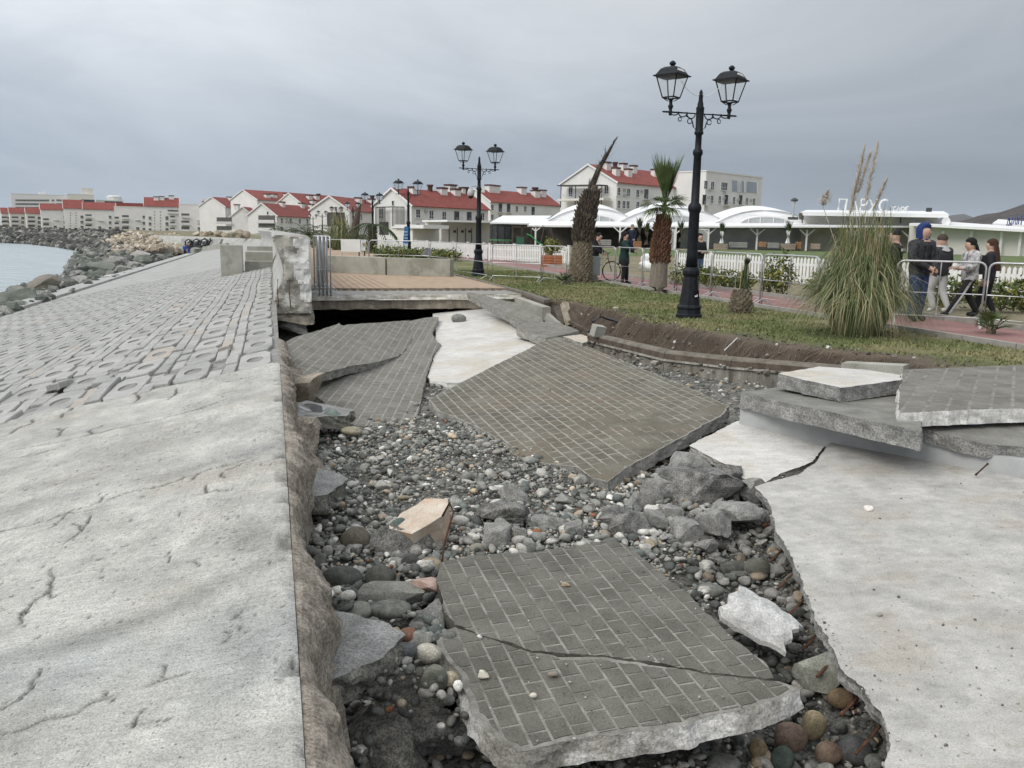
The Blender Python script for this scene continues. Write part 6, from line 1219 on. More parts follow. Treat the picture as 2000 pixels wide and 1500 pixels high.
    def hole(s, px, py, w, h, face='f', m=None):
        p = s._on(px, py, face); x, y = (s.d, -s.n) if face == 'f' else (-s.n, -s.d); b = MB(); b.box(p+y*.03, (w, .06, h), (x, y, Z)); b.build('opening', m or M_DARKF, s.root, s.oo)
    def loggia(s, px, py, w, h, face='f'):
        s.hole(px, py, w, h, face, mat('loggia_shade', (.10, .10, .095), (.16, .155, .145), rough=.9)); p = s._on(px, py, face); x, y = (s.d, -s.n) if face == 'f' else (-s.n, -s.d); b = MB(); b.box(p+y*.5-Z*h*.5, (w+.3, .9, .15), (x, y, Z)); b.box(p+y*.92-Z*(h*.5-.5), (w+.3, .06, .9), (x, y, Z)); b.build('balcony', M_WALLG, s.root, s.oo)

h = House('gabled_house', 'white gabled house with long red roof and black louvre screen behind the third lamp', 804, 168, 953, 188, 10.5, 6.8, 10.1)
h.row([816, 842, 867], 417, 1.2, 1.6, 1, .08); h.row([816, 842, 867], 444.5, 1.2, 1.6, 1, .06)
for x, y in ((891.6, 424), (916, 425)): h.win(x, y, 1.3, 2.2, 1, dark=True); h.balcony(x, y+10.5, 2.6)
h.win(942, 423, 1.2, 1.6); h.ac(831, 412); h.ac(830, 442); h.ac(850, 443)
for x, y in ((808, 378), (864, 379), (890, 381)): h.chim(x, y, 1.9, 1.0)
for x, y in ((840, 372), (910, 376)): h.vent(x, y, 1.2, .55)
h.chim(880, 372, 2.2, .9); h.chim(905, 377, 1.6, .9); h.win(768, 397, .6, 1.0, 0, 'g')
p = h.A(-1.0, 0, 0); b = MB()
for (x0, x1, y0, y1, n) in ((767, 789, 404, 462, 9), (734, 752, 405, 440, 8)):
    q = [Ppl(x, y, p, h.d) for x, y in ((x0, y0), (x1, y0+.5), (x1, y1), (x0, y1))]
    for i in range(4): b.beam(q[i], q[(i+1) % 4], .16, .16)
    for k in range(1, n): f = k/n; b.beam(q[0]*(1-f)+q[1]*f, q[3]*(1-f)+q[2]*f, .13, .10)
q = [Ppl(x, y, p, h.d) for x, y in ((734, 405), (767, 404))]; b.beam(q[0], q[1], .18, .2); b.build('louvre_screen', mat('louvre_dark', (.055, .055, .045), (.09, .09, .08), rough=.7), h.root, h.oo)
h.hole(750, 446, 2.6, 2.6, 'g'); h.win(745, 417, 1.0, 2.0, 1, 'g')

h = House('long_house', 'white three storey house with two red roofs behind the playground', 957, 250, 1093, 277, 12, 10.8, 14.4)
h.row([961, 1009], 405, 1.2, 1.6, 1, .06); h.row([1025.5], 408, 1.2, 1.6)
for x, y in ((977, 406), (993, 407), (1041, 412)): h.win(x, y, 1.3, 2.4, 1, dark=True); h.balcony(x, y+8.5, 2.8)
h.row([961, 977, 993, 1009, 1026], 424, 1.2, 1.5, 1, .05)
for x, y in ((957, 374), (967, 375), (1019, 378), (1046, 384), (1058, 383)): h.chim(x, y, 2.6, 1.6)
h.vent(1045, 377, 1.8, .9)

h = House('gabled_hotel', 'big white four storey house with red roof, gable terrace and chimneys behind the white domes', 1201, 200, 1355, 226, 17, 13.9, 18.2)
h.row([1208, 1227, 1245], 374, 1.2, 1.7, 1, .10); h.row([1208, 1218, 1226, 1245], 399, 1.2, 1.7, 1, .06); h.row([1345], 386, 1.2, 1.7)
for x, y in ((1262, 380), (1328, 385)): h.win(x, y, 1.4, 2.4, 1, dark=True); h.balcony(x, y+9.5, 3)
h.ac(1219, 371); h.ac(1219, 381); h.ac(1253, 374); h.ac(1253, 401)
for x, y in ((1185, 332), (1203, 343), (1217, 334), (1227, 345), (1237, 338), (1278, 345), (1328, 355)): h.chim(x, y, 1.7, 1.5)
h.vent(1201, 331, 1.8, .55)
for x in (1115, 1164): h.win(x, 374, 1.2, 2.2, 1, 'g')
h.win(1185, 371, 1.2, 1.7, 1, 'g')
b = MB(); p = h.A(-2.2, 0, 0); 
for x0, x1, y, y2 in ((1096, 1180, 363, 388),): 
    q0, q1 = Ppl(x0, y, p, h.d), Ppl(x1, y-1, p, h.d); b.beam(q0, q1, 3.0, .28); 
    for f in (0, .35, .95): q = q0*(1-f)+q1*f; b.beam(q, q-Z*5.2, .22, .22)
b.build('terrace_pergola', M_DARKF, h.root, h.oo)
b = MB(); q0, q1 = Ppl(1096, 391, p, h.d), Ppl(1186, 389, p, h.d); b.beam(q0, q1, 3.0, .5); b.build('terrace_floor', M_WALLC, h.root, h.oo); b = MB()
for k in range(25): q = q0+(q1-q0)*k/24-h.d*1.4; b.beam(q, q+Z*1.2, .05, .05)
b.beam(q0-h.d*1.4+Z*1.2, q1-h.d*1.4+Z*1.2, .07, .07); b.build('railing', M_STEEL, h.root, h.oo)

h = House('modern_block', 'plain white flat roofed block with open roof loggia right of the red roofed hotel', 1373, 212, 1482, 232, 14, 17.6, None)
h.row([1378, 1391], 361, 1.5, 1.9, 1, .12); h.win(1414, 364, 3.0, 1.9, 3); h.row([1390, 1405, 1433, 1458, 1472], 389, 1.2, 1.8, 1, .06)
for x in (1375, 1418, 1446): h.win(x, 391, 1.3, 2.5, 1, dark=True); h.balcony(x, 401, 3)
for x, y in ((1385, 371), (1414, 376), (1383, 385), (1413, 387), (1441, 390), (1466, 391)): h.ac(x, y)
for x0, x1 in ((1430, 1453), (1456, 1478)):
    q = [Ppl(x, y, h.C-h.n*.05, h.n) for x, y in ((x0, 352+(x0-1430)*.09), (x1, 352+(x1-1430)*.09), (x1, 375+(x1-1430)*.06), (x0, 374+(x0-1430)*.06))]; b = MB(); b.add(q, [(0, 1, 2, 3)]); b.build('loggia_opening', mat('loggia_sky', (.30, .36, .42), (.36, .42, .48), scale=.2, rough=.25, spec=.6), h.root, h.oo)
    b = MB(); 
    for f in ((.0, 1.0) if x0 > 1450 else (.45, .58, .7, 1.0)): b.beam(q[0]*(1-f)+q[1]*f-h.n*.1, q[3]*(1-f)+q[2]*f-h.n*.1, .22, .22)
    b.build('column', M_WHITE, h.root, h.oo)

h = House('gabled_house', 'white gabled house with red roof half hidden behind the fourth lamp', 683, 222, 748, 246, 11, 6.9, 10.4)
for x, y in ((700, 396), (726, 398)): h.chim(x, y, 2.0, 1.1)
h.vent(727, 391, 1.4, .6); h.row([694, 705], 424, 1.2, 1.6); h.win(656, 408, .7, 1.1, 0, 'g'); h.hole(656, 428, 5, 3.5, 'g')
h = House('gabled_house', 'white gabled house with red roof and dark porch right of the cream wall', 541.6, 276, 635, 310, 10.5, 6.1, 9.9)
for x, y in ((551, 403), (589, 405), (608, 407)): h.chim(x, y, 2.0, 1.2)
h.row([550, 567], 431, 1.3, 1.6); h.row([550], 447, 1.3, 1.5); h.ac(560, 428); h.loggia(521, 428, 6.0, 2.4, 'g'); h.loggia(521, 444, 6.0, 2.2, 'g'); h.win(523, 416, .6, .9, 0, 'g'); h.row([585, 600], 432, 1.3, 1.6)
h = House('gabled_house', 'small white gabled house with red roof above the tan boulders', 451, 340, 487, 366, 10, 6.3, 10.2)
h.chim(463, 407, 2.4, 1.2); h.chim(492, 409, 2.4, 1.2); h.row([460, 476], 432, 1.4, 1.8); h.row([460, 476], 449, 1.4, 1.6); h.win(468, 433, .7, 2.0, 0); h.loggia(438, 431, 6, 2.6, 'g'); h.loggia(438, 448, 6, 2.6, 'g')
h = House('cream_wing', 'cream coloured connecting wing between two gabled houses', 487, 372, 510, 380, 8, 6.2, 9.0, wall=M_WALLC)
h = House('long_house', 'long red roofed house rising behind the small gabled houses', 442, 392, 532, 430, 14, 11.6, 15.8)
for x, y in ((449, 390), (461, 390), (493, 392), (508, 395), (521, 395)): h.chim(x, y, 2.6, 1.0)
h = House('hipped_house', 'red hip roofed house highest in the far row', 505, 350, 596, 370, 18, 13.6, 17.6)
for x, y in ((522, 386), (535, 386), (560, 385)): h.chim(x, y, 2.4, 1.2)
h = House('long_house', 'red roofed house between the hip roof and the porch house', 590, 335, 672, 360, 12, 12.0, 15.9)
for x, y in ((604, 389), (618, 389), (611, 399)): h.chim(x, y, 2.2, 1.3)
h.vent(622, 386, 1.6, .7)
h = House('white_block', 'white stepped apartment block with balconies above the graffiti wall', 352, 405, 433, None, 12, 12.6, None)
b = MB(); b.prism([h.A(9, 0, 12.6), h.A(20.5, 0, 12.6), h.A(20.5, 0, 15.6), h.A(11, 0, 15.6)], h.n*10); fixn(b.build('upper_storey', M_WALLW, h.root, h.oo))
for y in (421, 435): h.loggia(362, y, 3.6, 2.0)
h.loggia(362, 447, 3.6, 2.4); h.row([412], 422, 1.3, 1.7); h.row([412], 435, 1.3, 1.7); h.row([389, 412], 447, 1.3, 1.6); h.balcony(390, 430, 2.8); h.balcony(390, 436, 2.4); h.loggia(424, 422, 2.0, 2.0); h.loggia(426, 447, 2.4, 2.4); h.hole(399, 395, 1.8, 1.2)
h = House('white_block', 'white apartment block with red roof and columns of small square vents', 285, 425, 352, None, 12, 12.2, 16.4)
for k in range(7):
    for x in (302, 313.5): h.hole(x, 414+k*5.8, .5, .45)
for y in (426, 437.5, 449): h.win(326, y, 1.4, 1.8); h.loggia(337, y-1, 2.2, 1.8); h.win(293, y, 1.3, 1.6)
h.loggia(338, 413.5, 5, 1.8)
for x, y in ((305, 390), (316, 389.5), (335, 388)): h.chim(x, y, 2.4, 1.2)
h = House('white_block', 'white stepped block with low red roof second left of the square vents', 226, 440, 287, None, 12, 11.8, None)
b = MB(); b.box(h.A(9, 6, 12.9), (16, 8, 2.0), (h.d, h.n, Z)); b.build('roof', M_ROOF, h.root, h.oo); h.loggia(245, 424, 3.2, 2.0); h.loggia(245, 436, 3.2, 2.2); h.loggia(245, 447, 3.2, 2.2); h.balcony(269, 430, 2.6)
for y in (424, 436, 448): h.win(281, y, 1.3, 1.6)
h.win(269, 447, 1.4, 1.8); h.loggia(228, 427, 2.0, 2.0); h.loggia(228, 438, 2.0, 2.0); h.loggia(228, 448, 2.0, 2.0)
h = House('white_block', 'white block with grey balconies third left of the square vents', 166, 450, 228, None, 12, 10.6, 14.2)
h.loggia(173, 422, 3, 1.8); h.loggia(173, 432, 3, 2); h.loggia(173, 442, 3, 2); h.balcony(197, 431, 2.8); h.row([195], 445, 1.4, 1.7)
for y in (424, 435, 446): h.win(215, y, 1.3, 1.6)
h = House('white_block', 'white block with steep red roof and two columns of small vents at far left', 128, 460, 166, None, 12, 11.2, 15.6)
for k in range(7):
    for x in (137.5, 148.5): h.hole(x, 416+k*5.0, .5, .45)
for y in (424, 434, 444): h.win(160, y, 1.4, 1.6)
h = House('white_block', 'plain white block with balconies left of the steep red roof', 83, 470, 128, None, 12, 10.4, 13.6)
h.loggia(90, 430, 2.8, 2); h.loggia(90, 440, 2.8, 2.2); h.balcony(110, 430, 2.6); h.row([108], 444, 1.5, 1.8)
for y in (424, 434, 444): h.win(127, y, 1.5, 1.7)
for k, (x0, x1, lab) in enumerate([(54, 84, 'low red roofed house nearest the plain white block at far left'), (22, 52, 'second low red roofed house at far left'), (6, 20, 'leftmost low red roofed house by the shore')]):
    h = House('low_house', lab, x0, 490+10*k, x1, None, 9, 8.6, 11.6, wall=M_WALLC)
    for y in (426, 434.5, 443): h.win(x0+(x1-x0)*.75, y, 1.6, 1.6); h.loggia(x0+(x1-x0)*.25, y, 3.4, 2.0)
h = House('seaside_hotel', 'wide white hotel with dark horizontal balcony bands at far left', 27, 690, 137, None, 20, 26.5, None, wall=M_WHITE)
for k in range(4):
    y = 389.5+k*7.2; 
    for x0, x1 in ((30, 96), (101, 106), (110, 134)): 
        q = [Ppl(x, yy, h.C-h.n*.1, h.n) for x, yy in ((x0, y), (x1, y+.3), (x1, y+3.8), (x0, y+3.5))]; b = MB(); b.add(q, [(0, 1, 2, 3)]); b.build('balcony_band', mat('band_shade', (.14, .15, .155), (.22, .23, .235), scale=.3, rough=.6), h.root, h.oo)
b = MB(); b.box(h.A(23, 8, 27.8), (5, 5, 3), (h.d, h.n, Z)); b.build('roof_plant', M_WALLG, h.root, h.oo)
h = House('seaside_hotel', 'white hotel tower with glass corner right of the banded hotel', 137, 705, 188, None, 18, 27.5, None, wall=M_WALLC); b = MB(); b.box(h.A(15, 8, 30), (9, 9, 6), (h.d, h.n, Z)); b.build('roof_storey', M_WALLC, h.root, h.oo); h.hole(172, 394, 10, 3.5, 'f', M_GLASS)
h = House('seaside_hotel', 'farthest pale hotel with rounded roof plant', 192, 720, 245, None, 18, 23.5, None, wall=M_WALLG); h.hole(222, 395, 14, 1.6); b = MB(); b.lathe([(6, 23.5), (6, 27), (4, 28)], 12, h.A(14, 8, 0)); b.build('roof_plant', M_WALLG, h.root, h.oo)
h = House('low_pavilion', 'low beige snack pavilion with flat white roof under the gabled house', 862, 138, 958, 143, 6, 3.2, None, wall=M_WALLC)
b = MB(); b.box(h.A(4.2, .5, 3.35), (10.5, 9, .3), (h.d, h.n, Z)); b.build('roof_slab', M_WHITE, h.root, h.oo)
for x in (877, 893, 909, 921, 935): h.hole(x, 462, .12, 2.8)
for x in (888, 903, 917): h.hole(x, 452, .5, .4)
h = House('low_pavilion', 'low white roofed kiosk left of the snack pavilion', 806, 130, 858, 134, 5, 2.1, None, wall=M_WALLC)
b = MB(); b.box(h.A(2.2, .5, 2.35), (5.2, 7, .55), (h.d, h.n, Z)); b.build('roof_slab', M_WHITE, h.root, h.oo)

# ------------------------------------------------------------------ café with white domes
M_MEMB = mat('white_membrane', (.76, .765, .77), (.83, .835, .84), scale=.3, rough=.55)
def dome(x0, x1, xa, ya, yb, d, dep, label):
    p0, p1 = Pd(x0, yb, d), Pd(x1, yb, d); c = (p0+p1)/2; hw = (p1-p0)[0]/2; top = Pd(xa, ya, d)[2]; zb = min(p0[2], p1[2])-.3; root = thing('dome_tent', np.array([c[0], c[1], 0]), label, 'tent', 'white dome tents of the cafe'); oo = np.array(root.location)
    rows = []
    for j in np.linspace(-1, 1, 15):
        rows.append([np.array([c[0]+hw*i, c[1]+dep*j*(.85+.15*abs(i)), zb+(top-zb)*max(0, (1-abs(i)**2.1))*(1-.30*j*j)+.25*abs(i)*abs(j)]) for i in np.linspace(-1, 1, 25)])
    b = MB(); b.grid(rows); fixn(b.build('membrane', M_MEMB, root, oo, smooth=True)); b = MB()
    fr = rows[0]; ci = [np.array([c[0]+hw*.52*math.cos(a), c[1]-dep*.985, zb+.15+(top-zb)*.34*math.sin(a)]) for a in np.linspace(math.pi, 0, 13)]
    b2 = MB(); b2.add(ci, [tuple(range(13))]); b2.build('arched_glazing', mat('milky_glass', (.40, .42, .43), (.48, .50, .51), rough=.3), root, oo)
    b.tube(ci, .16, 5)
    for k in (3, 5, 7, 9): b.beam(ci[k]-np.array([0, .05, 0]), np.array([ci[k][0], ci[k][1]-.05, zb]), .18, .1)
    b.build('mullion', M_WHITE, root, oo)
    b = MB(); b.add([np.array([q[0], q[1]+.3, q[2]]) for q in fr]+[np.array([c[0]+hw, fr[-1][1]+.3, zb-.4]), np.array([c[0]-hw, fr[0][1]+.3, zb-.4])], [tuple(range(27))]); b.build('front_wall', M_MEMB, root, oo)
dome(1066, 1232, 1130, 397, 432, 127, 8, 'left white dome tent of the cafe behind the stripped palm'); dome(1200, 1396, 1292, 396, 432, 126, 8, 'middle white dome tent of the cafe behind the fan palm'); dome(1376, 1556, 1466, 402, 434, 124, 8, 'right white dome tent of the cafe beside the stove pipe')
root = thing('cafe_terrace', Pd(1400, 486, 118)*np.array([1, 1, 0]), 'open white roofed cafe terrace with posts and lattice under the domes', 'cafe'); oo = np.array(root.location)
def quad(name, px, m, r=root, thick=None):
    q = [Pd(*p) for p in px]; b = MB()
    if thick is None: b.add(q, [tuple(range(len(q)))])
    else: b.prism(q, thick)
    return fixn(b.build(name, m, r, oo))
quad('canopy_roof', [(1030, 440, 112), (1330, 441, 112), (1330, 430, 122), (1046, 428, 122)], M_MEMB, thick=(0, 0, -.22)); quad('canopy_roof', [(957, 434, 122), (1048, 436, 122), (1078, 421, 136), (982, 421, 136)], M_MEMB, thick=(0, 0, -.2))
quad('canopy_roof', [(1318, 441, 112), (1790, 441, 108), (1786, 433, 118), (1318, 431, 120)], M_MEMB, thick=(0, 0, -.22))
FZ = .0
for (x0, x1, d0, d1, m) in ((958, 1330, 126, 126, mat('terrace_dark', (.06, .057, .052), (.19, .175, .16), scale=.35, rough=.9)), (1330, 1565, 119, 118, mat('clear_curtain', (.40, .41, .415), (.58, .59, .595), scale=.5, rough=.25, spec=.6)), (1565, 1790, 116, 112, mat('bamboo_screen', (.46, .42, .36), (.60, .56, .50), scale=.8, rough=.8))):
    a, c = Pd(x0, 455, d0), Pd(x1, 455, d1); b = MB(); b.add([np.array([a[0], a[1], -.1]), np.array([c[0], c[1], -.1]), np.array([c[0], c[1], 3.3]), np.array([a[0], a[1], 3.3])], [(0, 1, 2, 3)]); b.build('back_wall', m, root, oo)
for x, d in ((1046, 112), (1128, 112), (1211, 112), (1282, 112), (1320, 112), (1384, 112), (1479, 112), (1576, 111), (1668, 110), (1721, 109.5), (1777, 109)):
    p = Pd(x, 455, d); b = MB(); b.beam(np.array([p[0], p[1], -.05]), np.array([p[0], p[1], 2.7]), .2, .2)
    for sg in (-1, 1): b.beam(np.array([p[0], p[1], 1.9]), np.array([p[0]+sg*1.0, p[1], 2.75]), .14, .14)
    b.build('post', M_WHITE, root, oo)
for (x0, x1, y0, y1) in ((1287, 1318, 448, 492), (1353, 1384, 448, 492)):
    d = 104; a, c = Pd(x0, y1, d), Pd(x1, y0, d); w = c[0]-a[0]; hh = c[2]-a[2]; b = MB(); yy = a[1]
    for (xa, za, xb, zb_) in ((0, 0, 0, hh), (w, 0, w, hh), (0, 0, w, 0), (0, hh, w, hh)): b.beam((a[0]+xa, yy, a[2]+za), (a[0]+xb, yy, a[2]+zb_), .14, .12)
    n = 8
    for k in range(-int(hh/w*n), n+1):
        for sg in (1, -1):
            pts = []
            for x in np.linspace(0, w, 60):
                z = (x-k*w/n) if sg > 0 else (hh-(x-k*w/n))
                if 0 <= z <= hh: pts.append((a[0]+x, yy+.03*sg, a[2]+z))
            if len(pts) > 2: b.beam(pts[0], pts[-1], .07, .03)
    b.build('lattice', M_WHITE, root, oo)
# things on the terrace: dark furniture silhouettes and planters
fm = [mat('wood_orange', (.30, .16, .08), (.38, .21, .11), rough=.8), mat('grey_crate', (.26, .26, .24), (.33, .33, .31), rough=.8), mat('tan_crate', (.33, .26, .2), (.4, .33, .26), rough=.8)]
for k, (x0, x1, y0, y1, mi, lab) in enumerate([(1165, 1193, 468, 479, 1, 'grey planter crate on the terrace behind the bicycle'), (1237, 1252, 471, 484, 0, 'orange crate behind the woman with the child'), (1425, 1458, 473, 483, 1, 'grey planter crate on the terrace below the right dome'), (1395, 1420, 476, 487, 2, 'tan planter crate holding a wrapped palm, left of the grey one'), (1483, 1495, 472, 482, 0, 'small orange crate right of the middle terrace post'), (1497, 1520, 474, 484, 1, 'grey planter crate right of the orange one'), (1525, 1552, 476, 487, 2, 'tan planter crate holding the right wrapped palm'), (1555, 1563, 472, 486, 0, 'orange chair at the right end of the curtain'), (1585, 1600, 476, 486, 2, 'tan crate before the bamboo screen')]):
    a, c = Pd(x0, y1, 108), Pd(x1, y0, 108); b = MB(); hh = c[2]-a[2]
    for j in range(3): b.box(((a[0]+c[0])/2, a[1], a[2]+hh*(j+.5)/3), (c[0]-a[0], .9, hh/3*.88))
    tag(b.build('planter_crate', fm[mi], None, (a+c)/2), lab, 'crate', 'planter crates of the cafe')
for k, (x, yb, yt, lab) in enumerate([(1248, 470, 424, 'small dark palm on the terrace behind the woman'), (1262, 478, 432, 'dark palm in front of the terrace left of the fan palm'), (1329, 472, 428, 'small dark palm in front of the left lattice'), (1409, 475, 433, 'wrapped white stemmed palm left of the terrace post'), (1538, 475, 430, 'wrapped white stemmed palm right of the terrace post')]):
    a = Pd(x, yb, 106); hh = Pd(x, yt, 106)[2]-a[2]; rg = random.Random(k); rt = thing('potted_palm', a, lab, 'palm'); q = MB(); q.tube([(0, 0, 0), (0, 0, hh*.55)], .3, 7); q.build('stem', M_WHITE if k >= 3 else M_STUBD, rt); q = MB()
    for j in range(50): e = np.array([rg.gauss(0, .25), rg.gauss(0, .25), 1]); q0 = np.array([0, 0, hh*rg.uniform(.35, .6)]); blade_strip(q, [q0, q0+e*hh*.25, q0+e*hh*.42], .12)
    q.build('leaves', M_PALMD, rt)
root = thing('cafe_pavilion', Pd(1700, 490, 112)*np.array([1, 1, 0]), 'flat roofed cafe pavilion with beige upper panels carrying the big white letters', 'cafe'); oo = np.array(root.location)
quad('roof_slab', [(1564, 414, 112), (1853, 418, 105), (1843, 412.5, 122), (1575, 410, 126)], M_MEMB, root, thick=(0, 0, -.45)); quad('upper_wall', [(1573, 419, 115), (1832, 423, 109), (1832, 440, 109), (1573, 440, 115)], mat('beige_panel', (.62, .59, .52), (.70, .67, .60), scale=.5, rough=.7), root)
for x in (1566, 1646, 1717, 1758, 1830): quad('panel_joint', [(x, 420, 110), (x+2, 420, 110), (x+2, 436, 110), (x, 436, 110)], M_DARKF, root, thick=(0, .05, 0))
quad('side_brace', [(1562, 416, 111.9), (1572, 416, 111.9), (1569, 430, 111.9), (1562, 428, 111.9)], mat('brown_brace', (.12, .10, .08), rough=.8), root, thick=(0, .3, 0))
root = thing('cafe_wing', Pd(1900, 495, 103)*np.array([1, 1, 0]), 'long low white cafe wing with beige panels and a dark doorway at right', 'cafe'); oo = np.array(root.location)
quad('wall', [(1776, 441, 107), (2010, 452, 97), (2010, 503, 97), (1776, 494, 107)], mat('wing_panel', (.60, .58, .53), (.68, .66, .61), scale=.4, rough=.75), root)
quad('roof', [(1776, 436, 105), (2020, 449, 95), (2010, 444, 108), (1840, 432, 118)], M_MEMB, root, thick=(0, 0, -.3)); quad('door', [(1862, 452, 104), (1882, 453, 103), (1882, 491, 103), (1862, 490, 104)], mat('grey_door', (.16, .165, .17), (.2, .205, .21), rough=.6), root); quad('dark_bay', [(1960, 460, 99), (1988, 461, 98), (1988, 498, 98), (1960, 497, 99)], mat('bay_dark', (.06, .04, .035), (.13, .09, .075), scale=2, rough=.9), root)
for x, d in ((1842, 103), (1898, 101), (1957, 98.5), (1994, 97)): p = Pd(x, 455, d); b = MB(); b.beam(np.array([p[0], p[1], 0]), np.array([p[0], p[1], 2.75]), .2, .2); b.build('post', M_WHITE, root, oo)
for x, d in ((1858, 104.5), (1893, 103), (1914, 102), (1935, 101)): p = Pd(x, 455, d); b = MB(); b.beam(np.array([p[0], p[1]-.1, 0]), np.array([p[0], p[1]-.1, 2.6]), .1, .1); b.build('panel_joint', M_DARKF, root, oo)
# sign letters built from bars
def letters(name, label, strokes, x0, y0, sx, sy, d, w, parent_words=None):
    a = Pd(x0, y0, d); k = a[1]/F; root = thing(name, a, label, 'sign'); u_ = np.array([1, -.12, 0]); u_ /= np.linalg.norm(u_)
    for ch in strokes:
        b = MB()
        for line in ch: b.tube([u_*(q[0]*sx*k)+Z*(q[1]*sy*k) for q in line], w, 5)
        b.build('letter', M_WHITE, root)
arcs = lambda cx, cy, rx, ry, a0, a1, n=10: [(cx+rx*math.cos(t), cy+ry*math.sin(t)) for t in np.linspace(math.radians(a0), math.radians(a1), n)]
PAR = [[[(0, 0), (.03, 1), (.70, 1), (.62, .0)]], [[(1.0, 0), (1.42, .92), (1.72, 0), (1.0, 0)]], [[(1.95, 0), (2.0, 1)], [(2.0, 1), (2.25, 1)]+arcs(2.25, .76, .24, .24, 90, -90)+[(1.98, .52)]], [[(2.75, 1), (3.05, .45)], [(3.4, 1), (2.85, 0)]], [arcs(4.1, .5, .45, .5, 60, 300, 14)]]
letters('roof_sign', 'big white roof letters reading ПАРУС on the cafe pavilion', PAR, 1637, 412, 20.5, 22, 114, .13)
KAF = [[[(0, 0), (0, 1)], [(.65, 1), (0, .5), (.7, 0)]], [[(.85, 0), (1.25, .95), (1.6, 0), (.85, 0)]], [arcs(2.1, .55, .35, .32, 0, 360, 14), [(2.1, 0), (2.1, 1.05)]], [arcs(3.05, .5, .4, .5, 60, 300, 12), [(2.65, .5), (3.1, .5)]]]
letters('roof_sign', 'small white roof letters reading КАФЕ right of the big ones', KAF, 1742, 412.5, 9.2, 9, 113, .08)
p = Pd(1549, 425, 112); root = thing('stove_pipe', p, 'grey metal stove pipe with cap above the white canopy', 'chimney'); b = MB(); b.tube([(0, 0, -.2), (0, 0, 2.1)], .22, 8); b.build('pipe', M_STEEL, root); b = MB(); b.lathe([(.4, 2.1), (.5, 2.3), (.15, 2.55)], 8); b.build('cap', M_DARKF, root); b = MB(); b.box((0, 0, -.1), (1.2, .6, .35)); b.build('bracket', M_DARKF, root)
p = Pd(1814, 413, 106); b = MB(); b.box((0, 0, .2), (.6, .3, .5)); o = b.build('floodlight', M_DARKF, None, (0, 0, 0)); o.location = p; tag(o, 'small black floodlight on the pavilion roof', 'floodlight')
p = Pd(1847, 433, 104); b = MB(); b.lathe([(.05, -.1), (.45, .0), (.55, .12), (.5, .15), (.1, .05)], 12, ax=(np.array([1., 0, 0]), Z, np.array([0, -1., 0]))); o = b.build('satellite_dish', M_WHITE); o.location = p; tag(o, 'white satellite dish at the roof corner of the cafe wing', 'dish')
# playground
p = Pz(979, 479.5); p = Pd(979, 477, 112); root = thing('trampoline', p*np.array([1, 1, 0]), 'trampoline with dark safety net and green edge', 'trampoline'); k_ = 112/F
b = MB(); r = 22*k_; n = 10
for k in range(n): a = 2*math.pi*k/n; b.tube([(r*math.cos(a), r*math.sin(a), 0), (r*math.cos(a), r*math.sin(a), 2.55)], .05, 5)
b.tube([(r*math.cos(a), r*math.sin(a), 2.55) for a in np.linspace(0, 6.283, 17)], .05, 5); b.build('frame', M_IRON, root)
b = MB(); b.lathe([(r*1.04, .62), (r*1.04, .74), (r*.8, .75)], 18); b.build('edge_pad', mat('pad_green', (.04, .25, .09), (.06, .32, .12), rough=.5), root); b = MB(); b.grid([[(r*.99*math.cos(a), r*.99*math.sin(a), z) for a in np.linspace(0, 6.283, 19)] for z in (.78, 2.5)]); b.build('net', mat('net_dark', (.03, .032, .034), (.07, .072, .074), scale=3, rough=.9), root)
p = Pd(1025, 478, 108)*np.array([1, 1, 0]); root = thing('play_tower', p, 'dark wooden play tower with a bright green slide', 'playground'); b = MB()
for x in (-1.6, -.4, .8): 
    for y in (-.5, .6): b.beam((x, y, 0), (x, y, 2.5), .14, .14)
b.beam((-1.6, -.5, 2.4), (3.2, -.5, 2.4), .14, .14); b.beam((3.2, -.5, 2.4), (3.9, -.5, 0), .14, .14); b.beam((2.4, -.5, 2.4), (1.9, -.5, 0), .14, .14); b.box((-.4, 0, 1.2), (2.5, 1.2, .12)); b.build('frame', mat('dark_wood', (.06, .045, .035), (.11, .085, .065), scale=2, rough=.9), root)
b = MB(); rows = []
for t in np.linspace(0, 1, 9): rows.append([(.2+2.1*t, -.9+y, 1.45-1.3*t+.12*math.sin(t*math.pi*2)+zz) for y, zz in ((-.3, .16), (-.28, 0), (.28, 0), (.3, .16))])
b.grid(rows); b.build('slide', mat('slide_green', (.05, .33, .10), (.07, .42, .14), rough=.35), root); b = MB(); b.box((-.6, -.55, .55), (1.0, .08, 1.1)); b.build('panel', mat('panel_green', (.03, .12, .07), rough=.6), root)
# far right: wooded hill, roofs with a blue letter frame
def hill(name, prof, d0, d1, m, seed):
    xs = np.linspace(prof[0][0], prof[-1][0], 90); b = MB(); rows = []
    for k, f in enumerate(np.linspace(0, 1, 14)):
        d = d0+(d1-d0)*f; row = []
        for x in xs:
            y = np.interp(x, [p[0] for p in prof], [p[1] for p in prof]); zt = Pd(x, y, d1)[2]; q = Pd(x, 460, d); z = zt*math.sin(f*math.pi/2)*(1+.05*(fbm(x*.06+seed, f*3, 4, seed)-.45))+(0 if f == 0 else (fbm(x*.5, f*12, 3, seed+2)-.45)*d1*.004); row.append(np.array([q[0], q[1], z]))
        rows.append(row)
    rows.append([r+np.array([0, 900, -200]) for r in rows[-1]]); b.grid(rows); struct(fixn(b.build(name, m, None, smooth=True)))
M_WOOD = mat('winter_wood', (.045, .04, .04), (.10, .085, .075), scale=.035, rough=.97, bump=.6, bscale=.12, speck=.5)
